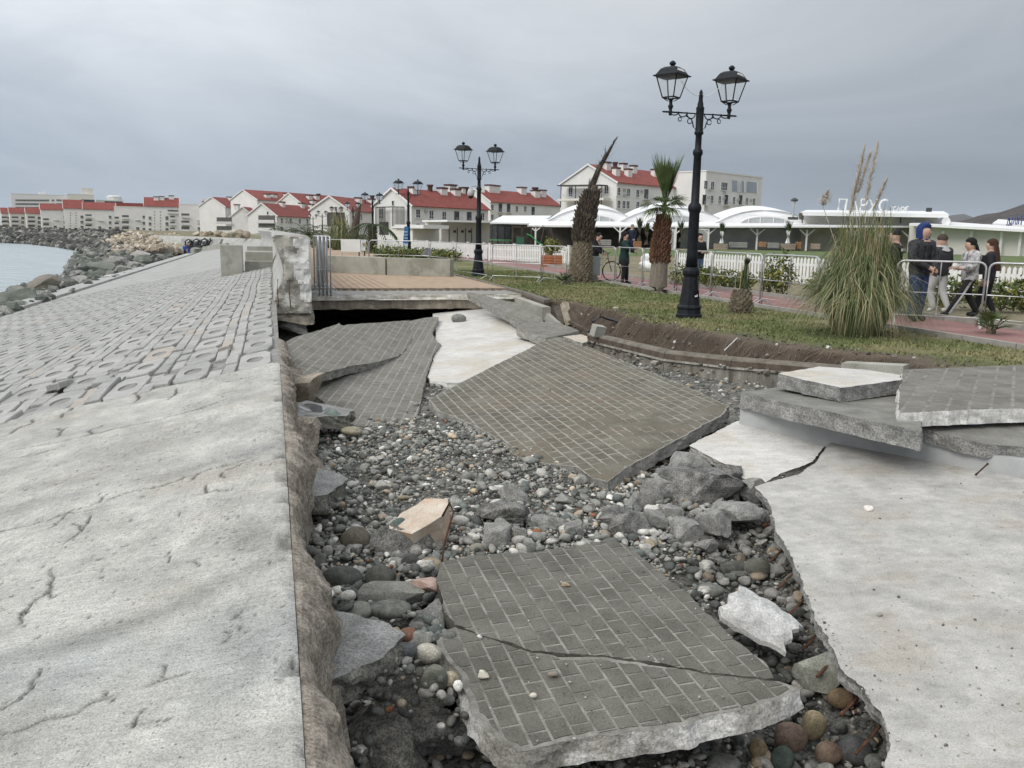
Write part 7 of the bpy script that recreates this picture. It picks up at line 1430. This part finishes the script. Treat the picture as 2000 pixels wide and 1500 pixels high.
hill('hill', [(1640, 452), (1780, 446), (1840, 440), (1880, 432), (1910, 424), (1950, 418), (1990, 404), (2040, 398), (2150, 385), (2300, 380), (2600, 400), (3200, 440)], 700, 1500, M_WOOD, 3)
hill('far_mountain', [(1500, 452), (1700, 447), (1800, 438), (1850, 424), (1868, 418), (1885, 424), (1930, 436), (2100, 440), (2400, 420), (2900, 400), (3600, 420)], 4000, 7500, M_WOOD, 8)
root = thing('market_roof', Pd(1965, 441, 210)*np.array([1, 1, 0]), 'white market roof with a frame of tall blue letters at the right edge', 'building'); oo = np.array(root.location)
quad('roof', [(1938, 436, 210), (2030, 442, 205), (2030, 434, 225), (1950, 428, 230)], M_MEMB, root, thick=(0, 0, -.6)); quad('wall', [(1950, 440, 212), (2030, 444, 207), (2030, 456, 207), (1950, 453, 212)], M_WALLG, root)
b = MB(); k_ = 210/F; a0 = Pd(1966, 441, 208)
for line in ([(0, 0), (2, 16)], [(4, 0), (5, 14)], [(2, 14), (9, 0)], [(9, 2), (9, 16)], [(11, 0), (14, 16), (17, 0)], [(19, 0), (19, 17), (27, 19), (27, 0)], [(22, 3), (22, 15)]): b.tube([a0-oo+np.array([q[0]*k_, 0, q[1]*k_]) for q in line], .16, 4)
o = b.build('blue_letters', mat('sign_blue', (.05, .07, .22), (.08, .11, .30), rough=.5), root)
p = Pd(1913, 452, 160)*np.array([1, 1, 0]); root = thing('road_lamp', p, 'thin grey road lamp behind the cafe wing', 'lamp'); b = MB(); b.tube([(0, 0, 0), (.1, 0, 4.4), (.6, 0, 4.8), (1.6, 0, 4.85)], .06, 5); b.build('pole', M_STEEL, root); b = MB(); b.box((1.9, 0, 4.85), (.8, .3, .14)); b.build('lamp_head', M_STEEL, root)
# green turf in front of the cafe
M_TURF = mat('turf', (.085, .125, .04), (.13, .17, .06), scale=.8, rough=.95, speck=.3, bscale=9)
bb = MB(); bb.add([Pz(1150, 498, -.03), Pz(1330, 503, -.03), Pz(1620, 512, -.03), Pz(2100, 520, -.03), Pz(2100, 497, -.03), Pz(1430, 488, -.03), Pz(1140, 486.5, -.03)], [tuple(range(7))]); struct(fixn(bb.build('turf', M_TURF)))
# ------------------------------------------------------------------ people
M_SKIN = mat('skin', (.48, .31, .235), (.54, .36, .28), scale=12, rough=.6)
def cloth(n, c, k=1.3): return mat('cloth_'+n, c, tuple(x*k for x in c), scale=9, rough=.85, bump=.3, bscale=30)
def skin_mesh(name, V_, E_, R_, root):
    me = bpy.data.meshes.new(name); me.from_pydata([tuple(v) for v in V_], E_, []); o = bpy.data.objects.new(name, me); COL.objects.link(o)
    o.modifiers.new('s', 'SKIN'); sv_ = me.skin_vertices[0].data
    for i, r in enumerate(R_): sv_[i].radius = r; sv_[i].use_root = (i == root)
    m = o.modifiers.new('d', 'SUBSURF'); m.levels = 2; m.render_levels = 2
    dg = bpy.context.evaluated_depsgraph_get(); out = bpy.data.meshes.new_from_object(o.evaluated_get(dg)); bpy.data.objects.remove(o); bpy.data.meshes.remove(me); return out
def shell(b, c, r, zcut=-.2, back=0.0, m=0, n=14, flare=1.0, front=None):
    """hair, hood or cap: part of an ellipsoid round a head centre"""
    rows = []
    for i, th in enumerate(np.linspace(0, math.acos(max(-.99, zcut)), 7)):
        rows.append([np.array([c[0]+r[0]*(math.sin(th) if th < 1.571 else max(math.sin(th), .93))*math.cos(a), c[1]+r[1]*(math.sin(th) if th < 1.571 else max(math.sin(th), .93))*math.sin(a)+back*.02, c[2]+r[2]*math.cos(th)]) for a in np.linspace(0, 2*math.pi, n+1)])
    if front is not None:            # open the face side (-y)
        rows = [[p for p in rows[i]] for i in range(7)]
        for i in range(7):
            for j in range(n+1):
                p = rows[i][j]
                if p[1] < c[1]-r[1]*.35 and p[2] < c[2]+front*r[2]: p[1] = c[1]-r[1]*.35
    b.grid(rows, m)
def person(p, h, face, label, top, legs, shoes, pose=None, bulk=1.0, head=None, extra=None, name='person', hoodc=None):
    """face: heading in the ground plane (vector); local -y is forward"""
    k = h/1.78; ps = dict(neck=(0, 0, 1.49), head=(0, -.02, 1.63), ls=(.185, 0, 1.41), rs=(-.185, 0, 1.41), le=(.23, .02, 1.13), re=(-.23, .02, 1.13), lw=(.23, -.05, .88), rw=(-.23, -.05, .88), lk=(.10, -.02, .50), rk=(-.10, -.02, .50), la=(.10, .02, .09), ra=(-.10, .02, .09)); ps.update(pose or {})
    g = lambda n: np.array(ps[n])*k; fw = ps.get('fw', (0, -1, 0)); fwl = np.array(ps.get('lf', fw))*.15*k; fwr = np.array(ps.get('rf', fw))*.15*k; B = bulk
    V_ = [np.array([0, .0, .95])*k, np.array([0, 0, 1.08])*k, np.array([0, .0, 1.27])*k, np.array([0, 0, 1.42])*k, g('neck')+Z*.02, (g('neck')*.4+g('head')*.6), g('head')+Z*.03, g('head')+Z*.10*k]
    R_ = [(.185*B, .14*B), (.18*B, .135*B), (.215*B, .15*B), (.16*B, .12*B), (.075, .075), (.10, .105), (.112, .130), (.075, .085)]
    E_ = [(0, 1), (1, 2), (2, 3), (3, 4), (4, 5), (5, 6), (6, 7)]; seg = [('t', 0, 1), ('t', 1, 2), ('t', 2, 3), ('n', 3, 4), ('h', 4, 5), ('h', 5, 6), ('h', 6, 7)]
    for s_, e_, w_, sg in (('ls', 'le', 'lw', 1), ('rs', 're', 'rw', -1)):
        i = len(V_); hd = g(w_)+(g(w_)-g(e_))*.30; V_ += [g(s_), (g(s_)+g(e_))/2, g(e_), (g(e_)+g(w_))/2, g(w_), hd]; R_ += [(.095*B, .095*B), (.085*B, .085*B), (.075*B, .075*B), (.066*B, .066*B), (.042, .046), (.030, .048)]
        E_ += [(3, i), (i, i+1), (i+1, i+2), (i+2, i+3), (i+3, i+4), (i+4, i+5)]; seg += [('t', 3, i), ('a', i, i+1), ('a', i+1, i+2), ('a', i+2, i+3), ('a', i+3, i+4), ('f', i+4, i+5)]
    for n_, a_, x, f_ in (('lk', 'la', .09, fwl), ('rk', 'ra', -.09, fwr)):
        i = len(V_); hip = np.array([x, 0, .88])*k; V_ += [hip, (hip+g(n_))/2, g(n_), (g(n_)+g(a_))/2, g(a_), g(a_)+f_*.55-Z*.035*k, g(a_)+f_*1.15-Z*.045*k]; R_ += [(.12, .125), (.108, .112), (.082, .085), (.076, .08), (.058, .065), (.058, .05), (.046, .034)]
        E_ += [(0, i)]+[(i+j, i+j+1) for j in range(6)]; seg += [('l', 0, i), ('l', i, i+1), ('l', i+1, i+2), ('l', i+2, i+3), ('l', i+3, i+4), ('s', i+4, i+5), ('s', i+5, i+6)]
    me = skin_mesh(name, V_, E_, [(a*k, b_*k) for a, b_ in R_], 0)
    vv = np.array([v.co[:] for v in me.vertices]); fs = [tuple(f.vertices) for f in me.polygons]; bpy.data.meshes.remove(me)
    mt = {'t': 0, 'a': 0, 'n': 2, 'h': 2, 'f': 2, 'l': 1, 's': 3}; sa = np.array([V_[a] for _, a, _ in seg]); sb = np.array([V_[c] for _, _, c in seg]); sk = [s_[0] for s_ in seg]
    b = MB(); fc = np.array([vv[list(f)].mean(0) for f in fs]); ab = sb-sa; t = np.clip(np.einsum('fsk,sk->fs', fc[:, None]-sa[None], ab)/np.einsum('sk,sk->s', ab, ab)[None], 0, 1); dist = np.linalg.norm(fc[:, None]-sa[None]-t[..., None]*ab[None], axis=2); near = dist.argmin(1)
    b.add(vv, fs); b.m = [mt[sk[i]] if not (sk[i] == 'l' and fc[j][2] > .86*k) else 0 for j, i in enumerate(near)]
    for w_, e_ in (('lw', 'le'), ('rw', 're')):       # fingers
        d = (g(w_)-g(e_)); d /= np.linalg.norm(d); base = g(w_)+d*.085*k; x, y, _ = basis(d); sd = x if abs(x[0]) < abs(y[0]) else y
        for q in range(4): o_ = sd*(q-1.5)*.017*k; l = (.07, .082, .078, .06)[q]*k; b.tube([base+o_, base+o_+d*l*.55-x*0.004, base+o_+d*l*.9+np.array([0, -.012, -.01])], [.0095*k, .0085*k, .006*k], 5, 2)
        o_ = sd*.036*k; b.tube([g(w_)+d*.03+o_*.6, g(w_)+d*.065*k+o_*1.25, g(w_)+d*.095*k+o_*1.3], [.011*k, .010*k, .007*k], 5, 2)
    f = np.array([face[0], face[1], 0.0]); f /= np.linalg.norm(f); rz = math.atan2(f[1], f[0])+math.pi/2
    root = thing(name, p, label, 'person', None, rz); b.build('body', [top, legs, M_SKIN, shoes], root, smooth=True)
    H = g('head')+Z*.03
    if head is not None: head(root, H, k)
    # face features
    b = MB(); fd = np.array(ps.get('look', (0, -1, 0)), float); fd /= np.linalg.norm(fd); sd = np.cross(fd, Z)
    q = H+fd*.098*k; b.add([q+Z*.02*k, q+sd*.014*k-Z*.022*k, q-sd*.014*k-Z*.022*k, q+fd*.026*k-Z*.016*k], [(0, 1, 3), (0, 3, 2), (1, 2, 3)]); b.build('nose', M_SKIN, root)
    b = MB()
    for sg in (-1, 1): b.lathe([(.001, -.004), (.011*k, 0), (.001, .004)], 8, H+fd*.099*k+sd*sg*.032*k+Z*.022*k, ax=(sd, Z*.6, fd))
    b.build('eyes', M_IRON, root); b = MB(); b.box(H+fd*.094*k-Z*.05*k, (.045*k, .01, .009*k), (sd, fd, Z)); b.build('mouth', mat('lips', (.30, .13, .11)), root)
    for sg in (-1, 1): b = MB(); b.lathe([(.001, -.012), (.02, -.004), (.024, .006), (.001, .012)], 7, H+sd*sg*.088*k-Z*.005, ax=(fd*.6, Z*1.1, sd*sg)); b.build('ear', M_SKIN, root)
    if extra: extra(root, H, k)
    return root
def hair_cap(m, zc=-.1, r=(.103, .122, .128), fr=.25, name='hair'):
    def f(root, H, k): b = MB(); shell(b, H+np.array([0, .012, .015])*k, np.array(r)*k, zc, 0, 0, front=fr); b.build(name, m, root, smooth=True)
    return f
def long_hair(m, L=.45):
    def f(root, H, k):
        b = MB(); shell(b, H+np.array([0, .015, .015])*k, np.array((.110, .128, .132))*k, -.3, 0, 0, front=.3); rows = []
        for t in np.linspace(0, 1, 9): rows.append([H+np.array([(.108+.045*math.sin(t*3))*math.cos(a), .05+.11*t**.6+(.07)*math.sin(a)*(1+.3*t), .03-L*t])*k for a in np.linspace(-.2, math.pi+.2, 9)])
        b.grid(rows); b.build('hair', m, root, smooth=True)
    return f
BK, NV, DG = cloth('black', (.012, .012, .014)), cloth('navy', (.012, .018, .04)), cloth('darkgrey', (.035, .036, .04))
BLUE, GRN, PALE, WHT, SHOE = cloth('blue', (.015, .035, .13)), cloth('green', (.012, .034, .03)), cloth('palegrey', (.42, .42, .41), 1.15), cloth('white', (.62, .62, .61), 1.1), cloth('shoe', (.02, .02, .022))
PUFF = mat('black_puffer', (.016, .017, .02), (.04, .042, .047), scale=14, rough=.5, bump=1, bscale=16); HAIRD, HAIRB = cloth('hair_dark', (.008, .007, .007)), cloth('hair_brown', (.045, .022, .012))
MARB = mat('marbled_jacket', (.10, .10, .10), (.70, .70, .70), scale=9, rough=.8)
# man in blue hood, hands clasped
def hood(root, H, k):
    b = MB(); shell(b, H+np.array([0, .02, .01])*k, np.array((.128, .150, .158))*k, -.92, 0, 0, front=.48); b.build('hood', BLUE, root, smooth=True)
    b = MB(); b.lathe([(.13*k, -.10), (.12*k, -.03), (.10*k, .03)], 12, np.array([0, .005, 1.485*k])); b.build('hood_collar', BLUE, root, smooth=True)
    b = MB(); b.grid([[np.array([x*w, -.125+.045*abs(x)-(.028 if z < 1.35 else .0), z])*np.array([k, k, k]) for x in (-1, -.5, 0, .5, 1)] for z, w in ((1.46, .035), (1.35, .05), (1.2, .055), (1.05, .06), (.92, .06))]); b.build('hoodie_front', BLUE, root, smooth=True)
    for sg in (-1, 1): b = MB(); b.tube([np.array([sg*.065, -.165, 1.40])*k, np.array([sg*.075, -.175, 1.2])*k, np.array([sg*.085, -.168, .92])*k], .022, 6); b.build('jacket_edge', PUFF, root)
p = Pz(1786, 627); person(p, 1.86, (.38, -.92), 'person in blue hood and open black puffer jacket with hands clasped in front', PUFF, cloth('bluejeans', (.02, .04, .11)), SHOE, dict(le=(.27, -.04, 1.14), re=(-.27, -.04, 1.14), lw=(.05, -.24, .98), rw=(-.05, -.25, 1.0), head=(.0, -.03, 1.63), look=(.45, -1, -.1)), 1.22, hood)
p = Pz(1735, 622); person(p, 1.76, (-.75, .5), 'person in black cap and black jacket with white stripe half hidden by the pampas', BK, BK, SHOE, dict(head=(0, -.04, 1.63)), 1.15, hair_cap(BK, 0, fr=.3, name='cap'), lambda root, H, k: MB().box(np.array([.02, .16, 1.38])*k, (.36, .02, .05)).build('white_stripe', WHT, root))
def beanie(root, H, k):
    b = MB(); shell(b, H+np.array([0, .012, .02])*k, np.array((.108, .126, .132))*k, -.1, 0, 0, front=.1); b.build('beanie', cloth('beanie', (.05, .038, .028)), root, smooth=True)
    b = MB(); rows = [[np.array([(.10+.05*t)*math.cos(a)*1.1, .02+(.07+.06*t)*math.sin(a)+.03*t, 1.55-.05*t-.09*t*max(0, math.sin(a))])*k for a in np.linspace(-.6, math.pi+.6, 11)] for t in np.linspace(0, 1, 5)]; b.grid(rows); b.build('hood', PALE, root, smooth=True)
p = Pz(1826, 611); person(p, 1.68, (-.35, .93), 'person in brown beanie and dark jacket with pale hood, walking away in light trousers', DG, PALE, WHT, dict(lk=(.09, -.12, .5), la=(.08, .02, .10), rk=(-.10, .05, .5), ra=(-.10, .26, .12), le=(.27, .02, 1.15), re=(-.27, .0, 1.15), lw=(.24, -.12, .95), rw=(-.26, -.1, .92)), 1.28, beanie)
def bag(root, H, k):
    b = MB(); b.box(np.array([0, .22, 1.20])*k, (.30*k, .16*k, .42*k), taper=.85); o = b.build('backpack', BK, root); b = MB(); b.box(np.array([0, .305, 1.15])*k, (.2*k, .02, .2*k)); b.build('pocket', BK, o); b = MB(); b.box(np.array([-.16, .2, 1.25])*k, (.02, .08, .3*k)); b.build('red_trim', cloth('red', (.30, .02, .03)), o)
    for sg in (-1, 1): b = MB(); b.tube([np.array([sg*.11, .15, 1.42])*k, np.array([sg*.12, 0, 1.50])*k, np.array([sg*.13, -.13, 1.36])*k, np.array([sg*.14, .10, 1.05])*k], .018, 5); b.build('strap', BK, o)
def stripes(root, H, k):
    bag(root, H, k); b = MB()
    for j in range(3):
        for (hp, kn, an, sg) in (((.09, 0, .88), (.13, -.20, .50), (.14, -.42, .12), 1), ((-.09, 0, .88), (-.12, .06, .50), (-.12, .30, .12), -1)): b.tube([np.array([q[0]+sg*(.098-.018*i_*1.0), q[1]+(j-1)*.018, q[2]])*k for i_, q in enumerate((hp, kn, an))], .005, 4)
    b.build('trouser_stripes', WHT, root)
p = Pz(1884, 622); person(p, 1.62, (-.96, .10), 'person with long black hair, marbled white jacket, black backpack and striped track trousers striding', MARB, BK, SHOE, dict(lk=(.10, -.20, .50), la=(.10, -.42, .12), rk=(-.10, .06, .50), ra=(-.10, .30, .12), le=(.25, -.05, 1.14), re=(-.25, -.05, 1.14), lw=(.18, -.25, 1.12), rw=(-.18, -.25, 1.12), head=(0, -.06, 1.62)), 1.25, long_hair(HAIRD, .42), stripes)
p = Pz(1922, 620); person(p, 1.60, (-.8, .6), 'person with long straight brown hair in dark clothes walking beside the backpack wearer', cloth('plum', (.022, .02, .03)), BK, SHOE, dict(lk=(.10, -.12, .50), la=(.10, -.2, .1), ra=(-.10, .18, .11)), 1.05, long_hair(HAIRB, .62))
# woman holding a child
p = Pz(1217, 556); person(p, 1.66, (.85, -.25), 'person in dark green coat with long dark hair lifting a small child', GRN, BK, SHOE, dict(le=(.22, -.18, 1.22), re=(-.22, -.18, 1.22), lw=(.10, -.34, 1.22), rw=(-.10, -.34, 1.12), head=(0, -.02, 1.63), look=(.1, -1, .25), la=(.10, -.10, .09), lk=(.1, -.08, .5)), 1.15, long_hair(HAIRD, .40), lambda root, H, k: fixn(MB().lathe([(.19*k, .70*k), (.185*k, .85*k), (.175*k, 1.02*k)], 14).build('coat_skirt', GRN, root, smooth=True)))
p2 = p+np.array([.22, -.02, 1.02]); person(p2, .86, (-.6, -.7), 'small child in navy suit and knitted hat held up in arms', NV, NV, cloth('boots', (.16, .02, .03)), dict(lk=(.14, -.22, .62), rk=(-.12, -.20, .6), la=(.13, -.10, .3), ra=(-.13, -.12, .28), head=(0, -.02, 1.62)), 1.3, hair_cap(cloth('hat', (.25, .22, .17)), -.05, (.125, .14, .15), .2, 'hat'))
# person behind the lamp
p = Pz(1362, 551); person(p, 1.66, (.45, -.9), 'person in black jacket and blue jeans holding a phone behind the nearest lamp', BK, cloth('jeans', (.09, .14, .24)), SHOE, dict(le=(.24, -.05, 1.12), re=(-.24, -.05, 1.12), lw=(.14, -.28, 1.12), rw=(-.10, -.28, 1.1), look=(.1, -1, -.3)), 1.25, hair_cap(HAIRD))
# cyclist and bicycle
p = Pz(1166, 548); root = thing('bicycle', p, 'dark bicycle standing behind the stripped date palm', 'bicycle', None, .25); WR = .33
for x, s_ in ((-.52, 0), (.52, 0)):
    b = MB(); b.tube([(x+WR*math.cos(a), 0, WR+WR*math.sin(a)) for a in np.linspace(0, 6.283, 25)], .022, 6); w = b.build('wheel', M_IRON, root); b = MB()
    for k in range(10): a = math.pi*k/5; b.tube([(x, 0, WR), (x+WR*math.cos(a), 0, WR+WR*math.sin(a))], .003, 3)
    b.build('spokes', M_STEEL, w)
b = MB()
for q in ([(-.52, 0, .33), (-.12, 0, .30), (-.22, 0, .80), (-.52, 0, .33)], [(-.12, 0, .30), (.36, 0, .78), (-.20, 0, .72)], [(.36, 0, .92), (.38, 0, .74), (.52, 0, .33)]): b.tube(q, .018, 6)
b.build('frame', M_DARKF, root); b = MB(); b.tube([(.36, -.28, .98), (.38, -.1, .95), (.36, 0, .92), (.38, .1, .95), (.36, .28, .98)], .014, 6); b.build('handlebar', M_IRON, root); b = MB(); b.box((-.23, 0, .83), (.26, .14, .05), taper=.7); b.build('saddle', M_IRON, root)
p = Pz(1160, 547); person(p, 1.64, (.7, -.3), 'person in black jacket bending over the bicycle behind the palm', BK, NV, SHOE, dict(lw=(.16, -.32, 1.02), rw=(-.16, -.32, 1.02), le=(.24, -.12, 1.15), re=(-.24, -.12, 1.15), neck=(0, -.1, 1.47), head=(0, -.16, 1.6)), 1.2, hair_cap(HAIRD))
# three small figures on the far embankment
for k, (x, y, c1, c2, lab) in enumerate([(356.5, 496, cloth('yellow', (.62, .45, .03)), cloth('tan', (.22, .18, .12)), 'tiny person in yellow jacket, leftmost of the three by the graffiti'), (361.5, 498, cloth('royal', (.02, .08, .36)), BK, 'tiny person in blue jacket, middle of the three by the graffiti'), (369.5, 498, DG, cloth('royal2', (.015, .03, .25)), 'tiny person in dark jacket and blue trousers, rightmost of the three by the graffiti')]):
    q = Psl(x, y); person(q, 1.62+.06*k, (.2, -1), lab, c1, c2, SHOE, None, 1.25, hair_cap(HAIRD))
# ------------------------------------------------------------------ riprap
rng = np.random.default_rng(77)
def bank_pt(i, f): 
    j = int(i); a = i-j; j2 = min(j+1, len(BOT)-1); B_ = BOT[j]*(1-a)+BOT[j2]*a; T_ = TOP[j]*(1-a)+TOP[j2]*a; return B_*(1-f)+T_*f
def bank_stones(n, i0, i1, f0, f1, smin, smax, pal, seed, facet=9, lift=.25, sub=1):
    r = np.random.default_rng(seed); pos = np.array([bank_pt(r.uniform(i0, i1), r.uniform(f0, f1)) for _ in range(n)]); sz = r.uniform(smin, smax, n); pos[:, 2] += sz*lift
    c = np.array(pal)[r.integers(0, len(pal), n)]*r.uniform(.75, 1.25, (n, 1)); return scatter_stones(pos, sz, r, sub, (.55, .9), c, facet, .5)
DKP = [(.06, .06, .055), (.09, .09, .08), (.12, .12, .105), (.16, .155, .14), (.30, .29, .27), (.05, .055, .05)]; TNP = [(.42, .35, .26), (.50, .44, .35), (.36, .30, .22), (.55, .50, .42), (.30, .25, .19)]; GNP = [(.15, .165, .14), (.20, .21, .185), (.12, .13, .115), (.26, .26, .24), (.10, .11, .10), (.32, .31, .29)]
M_RIP = mat('riprap_stone', (.75, .75, .75), (1.2, 1.2, 1.2), scale=1.2, rough=.92, bump=.6, bscale=6, attr='Col', speck=.25)
def joined(name, parts, label):
    vs, fs, cs = [], [], []; o = 0
    for v, f, c in parts: vs.append(v); fs.append(f+o); cs.append(c); o += len(v)
    return tag(put(name, np_mesh(name, np.concatenate(vs), np.concatenate(fs), M_RIP, np.concatenate(cs), smooth=False)), label, 'rocks', kind='stuff')
joined('riprap', [bank_stones(2600, 0, 4.2, 0, 1, .5, 1.2, DKP, 1), bank_stones(500, 3.2, 5.0, 0, .40, .5, 1.0, DKP, 2), bank_stones(300, 4.2, 5.4, .0, .35, .5, 1.0, GNP, 3), bank_stones(420, 5.2, 6.4, 0, .6, .4, .9, GNP, 4), bank_stones(420, 4.2, 5.8, .35, 1.0, .4, .9, TNP, 14), bank_stones(500, 6, 10, .0, 1.0, .25, .6, GNP, 6)], 'dark rock riprap lining the far shore of the bay')
# tan boulder heap in front of the dark bank
heap = [(172, 492, -2.6), (215, 478, -1.5), (262, 468, -.6), (300, 460, .2), (352, 460, .3), (356, 488, -1.4), (330, 494, -2.0), (260, 500, -2.6), (205, 500, -2.9)]
def heap_pts(n, seed):
    r = np.random.default_rng(seed); out = []
    poly = [(x, y) for x, y, _ in heap]
    while len(out) < n:
        x, y = r.uniform(165, 360), r.uniform(455, 502)
        if inside([np.array(q) for q in poly], (x, y)):
            d = np.interp(y, [456, 462, 470, 480, 490, 502], [205, 195, 180, 165, 150, 135]); out.append(Pd(x, y, d))
    return np.array(out)
hp = heap_pts(1100, 5); r5 = np.random.default_rng(6); sz = r5.uniform(.45, 1.1, len(hp)); cs = np.array(TNP)[r5.integers(0, len(TNP), len(hp))]*r5.uniform(.8, 1.2, (len(hp), 1))
joined('boulder_heap', [scatter_stones(hp, sz, r5, 1, (.55, .9), cs, 9, .5)], 'heap of pale tan boulders beside the graffiti wall')
b = MB(); b.add([Pd(x, y, np.interp(y, [456, 462, 470, 480, 490, 502], [206, 196, 181, 166, 151, 136])+1)-Z*.5 for x, y, _ in heap], [tuple(range(len(heap)))]); struct(b.build('heap_core', mat('heap_core', (.22, .18, .13), (.34, .29, .22), scale=.6, rough=.95)))
tops = np.array([Pd(x, y, d) for x, y, d in [(385+k*9+3*math.sin(k*2.1), 456.5+2.5*math.sin(k*1.3), 175-k*3) for k in range(12)]]); 
joined('boulder_heap', [scatter_stones(tops, r5.uniform(.6, 1.2, 12), r5, 2, (.5, .8), np.array(TNP)[r5.integers(0, 5, 12)], 8, .4)], 'row of pale boulders above the graffiti wall')
# individual boulders at the foot of the slope
bl = [(78, 562, 54, 34, 'big brown grey boulder standing highest by the slope foot', (.17, .155, .13)), (32, 572, 34, 26, 'grey green boulder left of the big brown one', GNP[1]), (52, 585, 44, 28, 'low dark green boulder in front of the big brown one', GNP[0]), (12, 585, 40, 26, 'dark boulder near the left picture edge', GNP[2]), (28, 600, 40, 22, 'flat green boulder at the slope foot near the left edge', GNP[0]), (112, 556, 30, 16, 'grey boulder right of the big brown one', GNP[3]), (130, 551, 30, 16, 'dark boulder by the water right of the big brown one', GNP[2]), (205, 526, 44, 28, 'large dark grey boulder jutting over the toe beam', GNP[0]), (190, 538, 30, 20, 'dark angular boulder left of the jutting one', GNP[4]), (155, 549, 26, 14, 'pale boulder at the toe beam', GNP[5]), (215, 541, 26, 10, 'flat white stone on the toe beam', (.45, .45, .44)), (240, 528, 36, 18, 'green grey boulder right of the jutting one', GNP[1]), (262, 520, 36, 20, 'grey boulder further along the toe beam', GNP[3]), (285, 511, 32, 18, 'dark green boulder further along the toe beam', GNP[0]), (308, 503, 30, 16, 'grey boulder near the end of the toe beam', GNP[1]), (170, 520, 30, 16, 'dark boulder at the water edge behind the jutting one', GNP[4]), (232, 508, 34, 18, 'pale grey boulder below the tan heap', GNP[5]), (275, 497, 32, 16, 'grey white boulder at the foot of the tan heap', GNP[5]), (320, 488, 26, 16, 'brown grey boulder beside the three tiny people', (.24, .22, .18))]
for k, (x, y, w, h_, lab, c) in enumerate(bl):
    f = np.interp(x, [0, 350], [0, 1]); zc = -2.15; p = Pz(x, y, zc); dist = np.linalg.norm(p-EYEV); me = rock_mesh('boulder', (w/F*dist/2, w/F*dist/2*.8, h_/F*dist/2), 400+k, 3, 11, .05, False, mat('boulder_%d' % k, c, tuple(q*1.45 for q in c), scale=1.5, rough=.92, bump=.6, bscale=8, speck=.2)); o = put('boulder', me, None, p); tag(o, lab, 'boulder', 'boulders at the foot of the slope')
# graffiti wall
root = thing('graffiti_wall', Pd(385, 485, 142), 'grey concrete wall with black and white graffiti below the tan heap', 'wall'); oo = np.array(root.location)
q = [Pd(354, 487, 146), Pd(425, 484, 138), Pd(432, 467, 138), Pd(354, 466, 146)]; b = MB(); b.prism(q, (.2, .6, 0)); fixn(b.build('wall', M_PARA, root, oo)); nrm = np.cross(q[1]-q[0], q[3]-q[0]); nrm /= np.linalg.norm(nrm); nrm = nrm if nrm[1] < 0 else -nrm
GP = lambda x, y, o_=.06: Ppl(x, y, q[0]+nrm*o_, nrm); b = MB()
for line in ([(364, 480), (362, 472), (368, 468), (374, 471), (372, 478), (366, 477)], [(376, 481), (378, 471), (384, 467), (390, 470), (386, 477), (380, 476)], [(391, 480), (394, 470), (400, 466), (406, 470), (403, 477), (397, 475)], [(370, 483), (380, 479), (392, 482), (404, 477)], [(405, 478), (412, 470), (410, 466)]): b.tube([GP(*w_) for w_ in line], .16, 5)
b.build('graffiti_black', mat('spray_black', (.02, .02, .022), (.05, .05, .055), rough=.8), root, oo); b = MB()
for line in ([(366, 479), (365, 472), (370, 470)], [(379, 479), (381, 471), (386, 470)], [(394, 478), (397, 470), (402, 470)]): b.tube([GP(*w_, .10) for w_ in line], .12, 5)
b.build('graffiti_white', M_WHITE, root, oo)
p = Pd(175, 470, 200); b = MB(); b.tube([Pd(173, 472, 200), Pd(181, 455, 200)], .22, 5); tag(b.build('driftwood_log', mat('drift', (.4, .37, .31), rough=.9)), 'pale driftwood log lying up the dark bank', 'log')
# ------------------------------------------------------------------ damp sea air
def haze(dens):
    m = bpy.data.materials.new('damp_air'); m.use_nodes = True; nt = m.node_tree; nt.nodes.clear(); out = nt.nodes.new('ShaderNodeOutputMaterial'); v = nt.nodes.new('ShaderNodeVolumePrincipled')
    v.inputs['Color'].default_value = (.80, .87, .95, 1); v.inputs['Density'].default_value = dens; v.inputs['Anisotropy'].default_value = .0; nt.links.new(v.outputs[0], out.inputs['Volume'])
    b = MB(); b.box((0, 5000, 246), (24000, 25000, 520)); o = b.build('haze', m); tag(o, kind='stuff'); return o
haze(.00005)
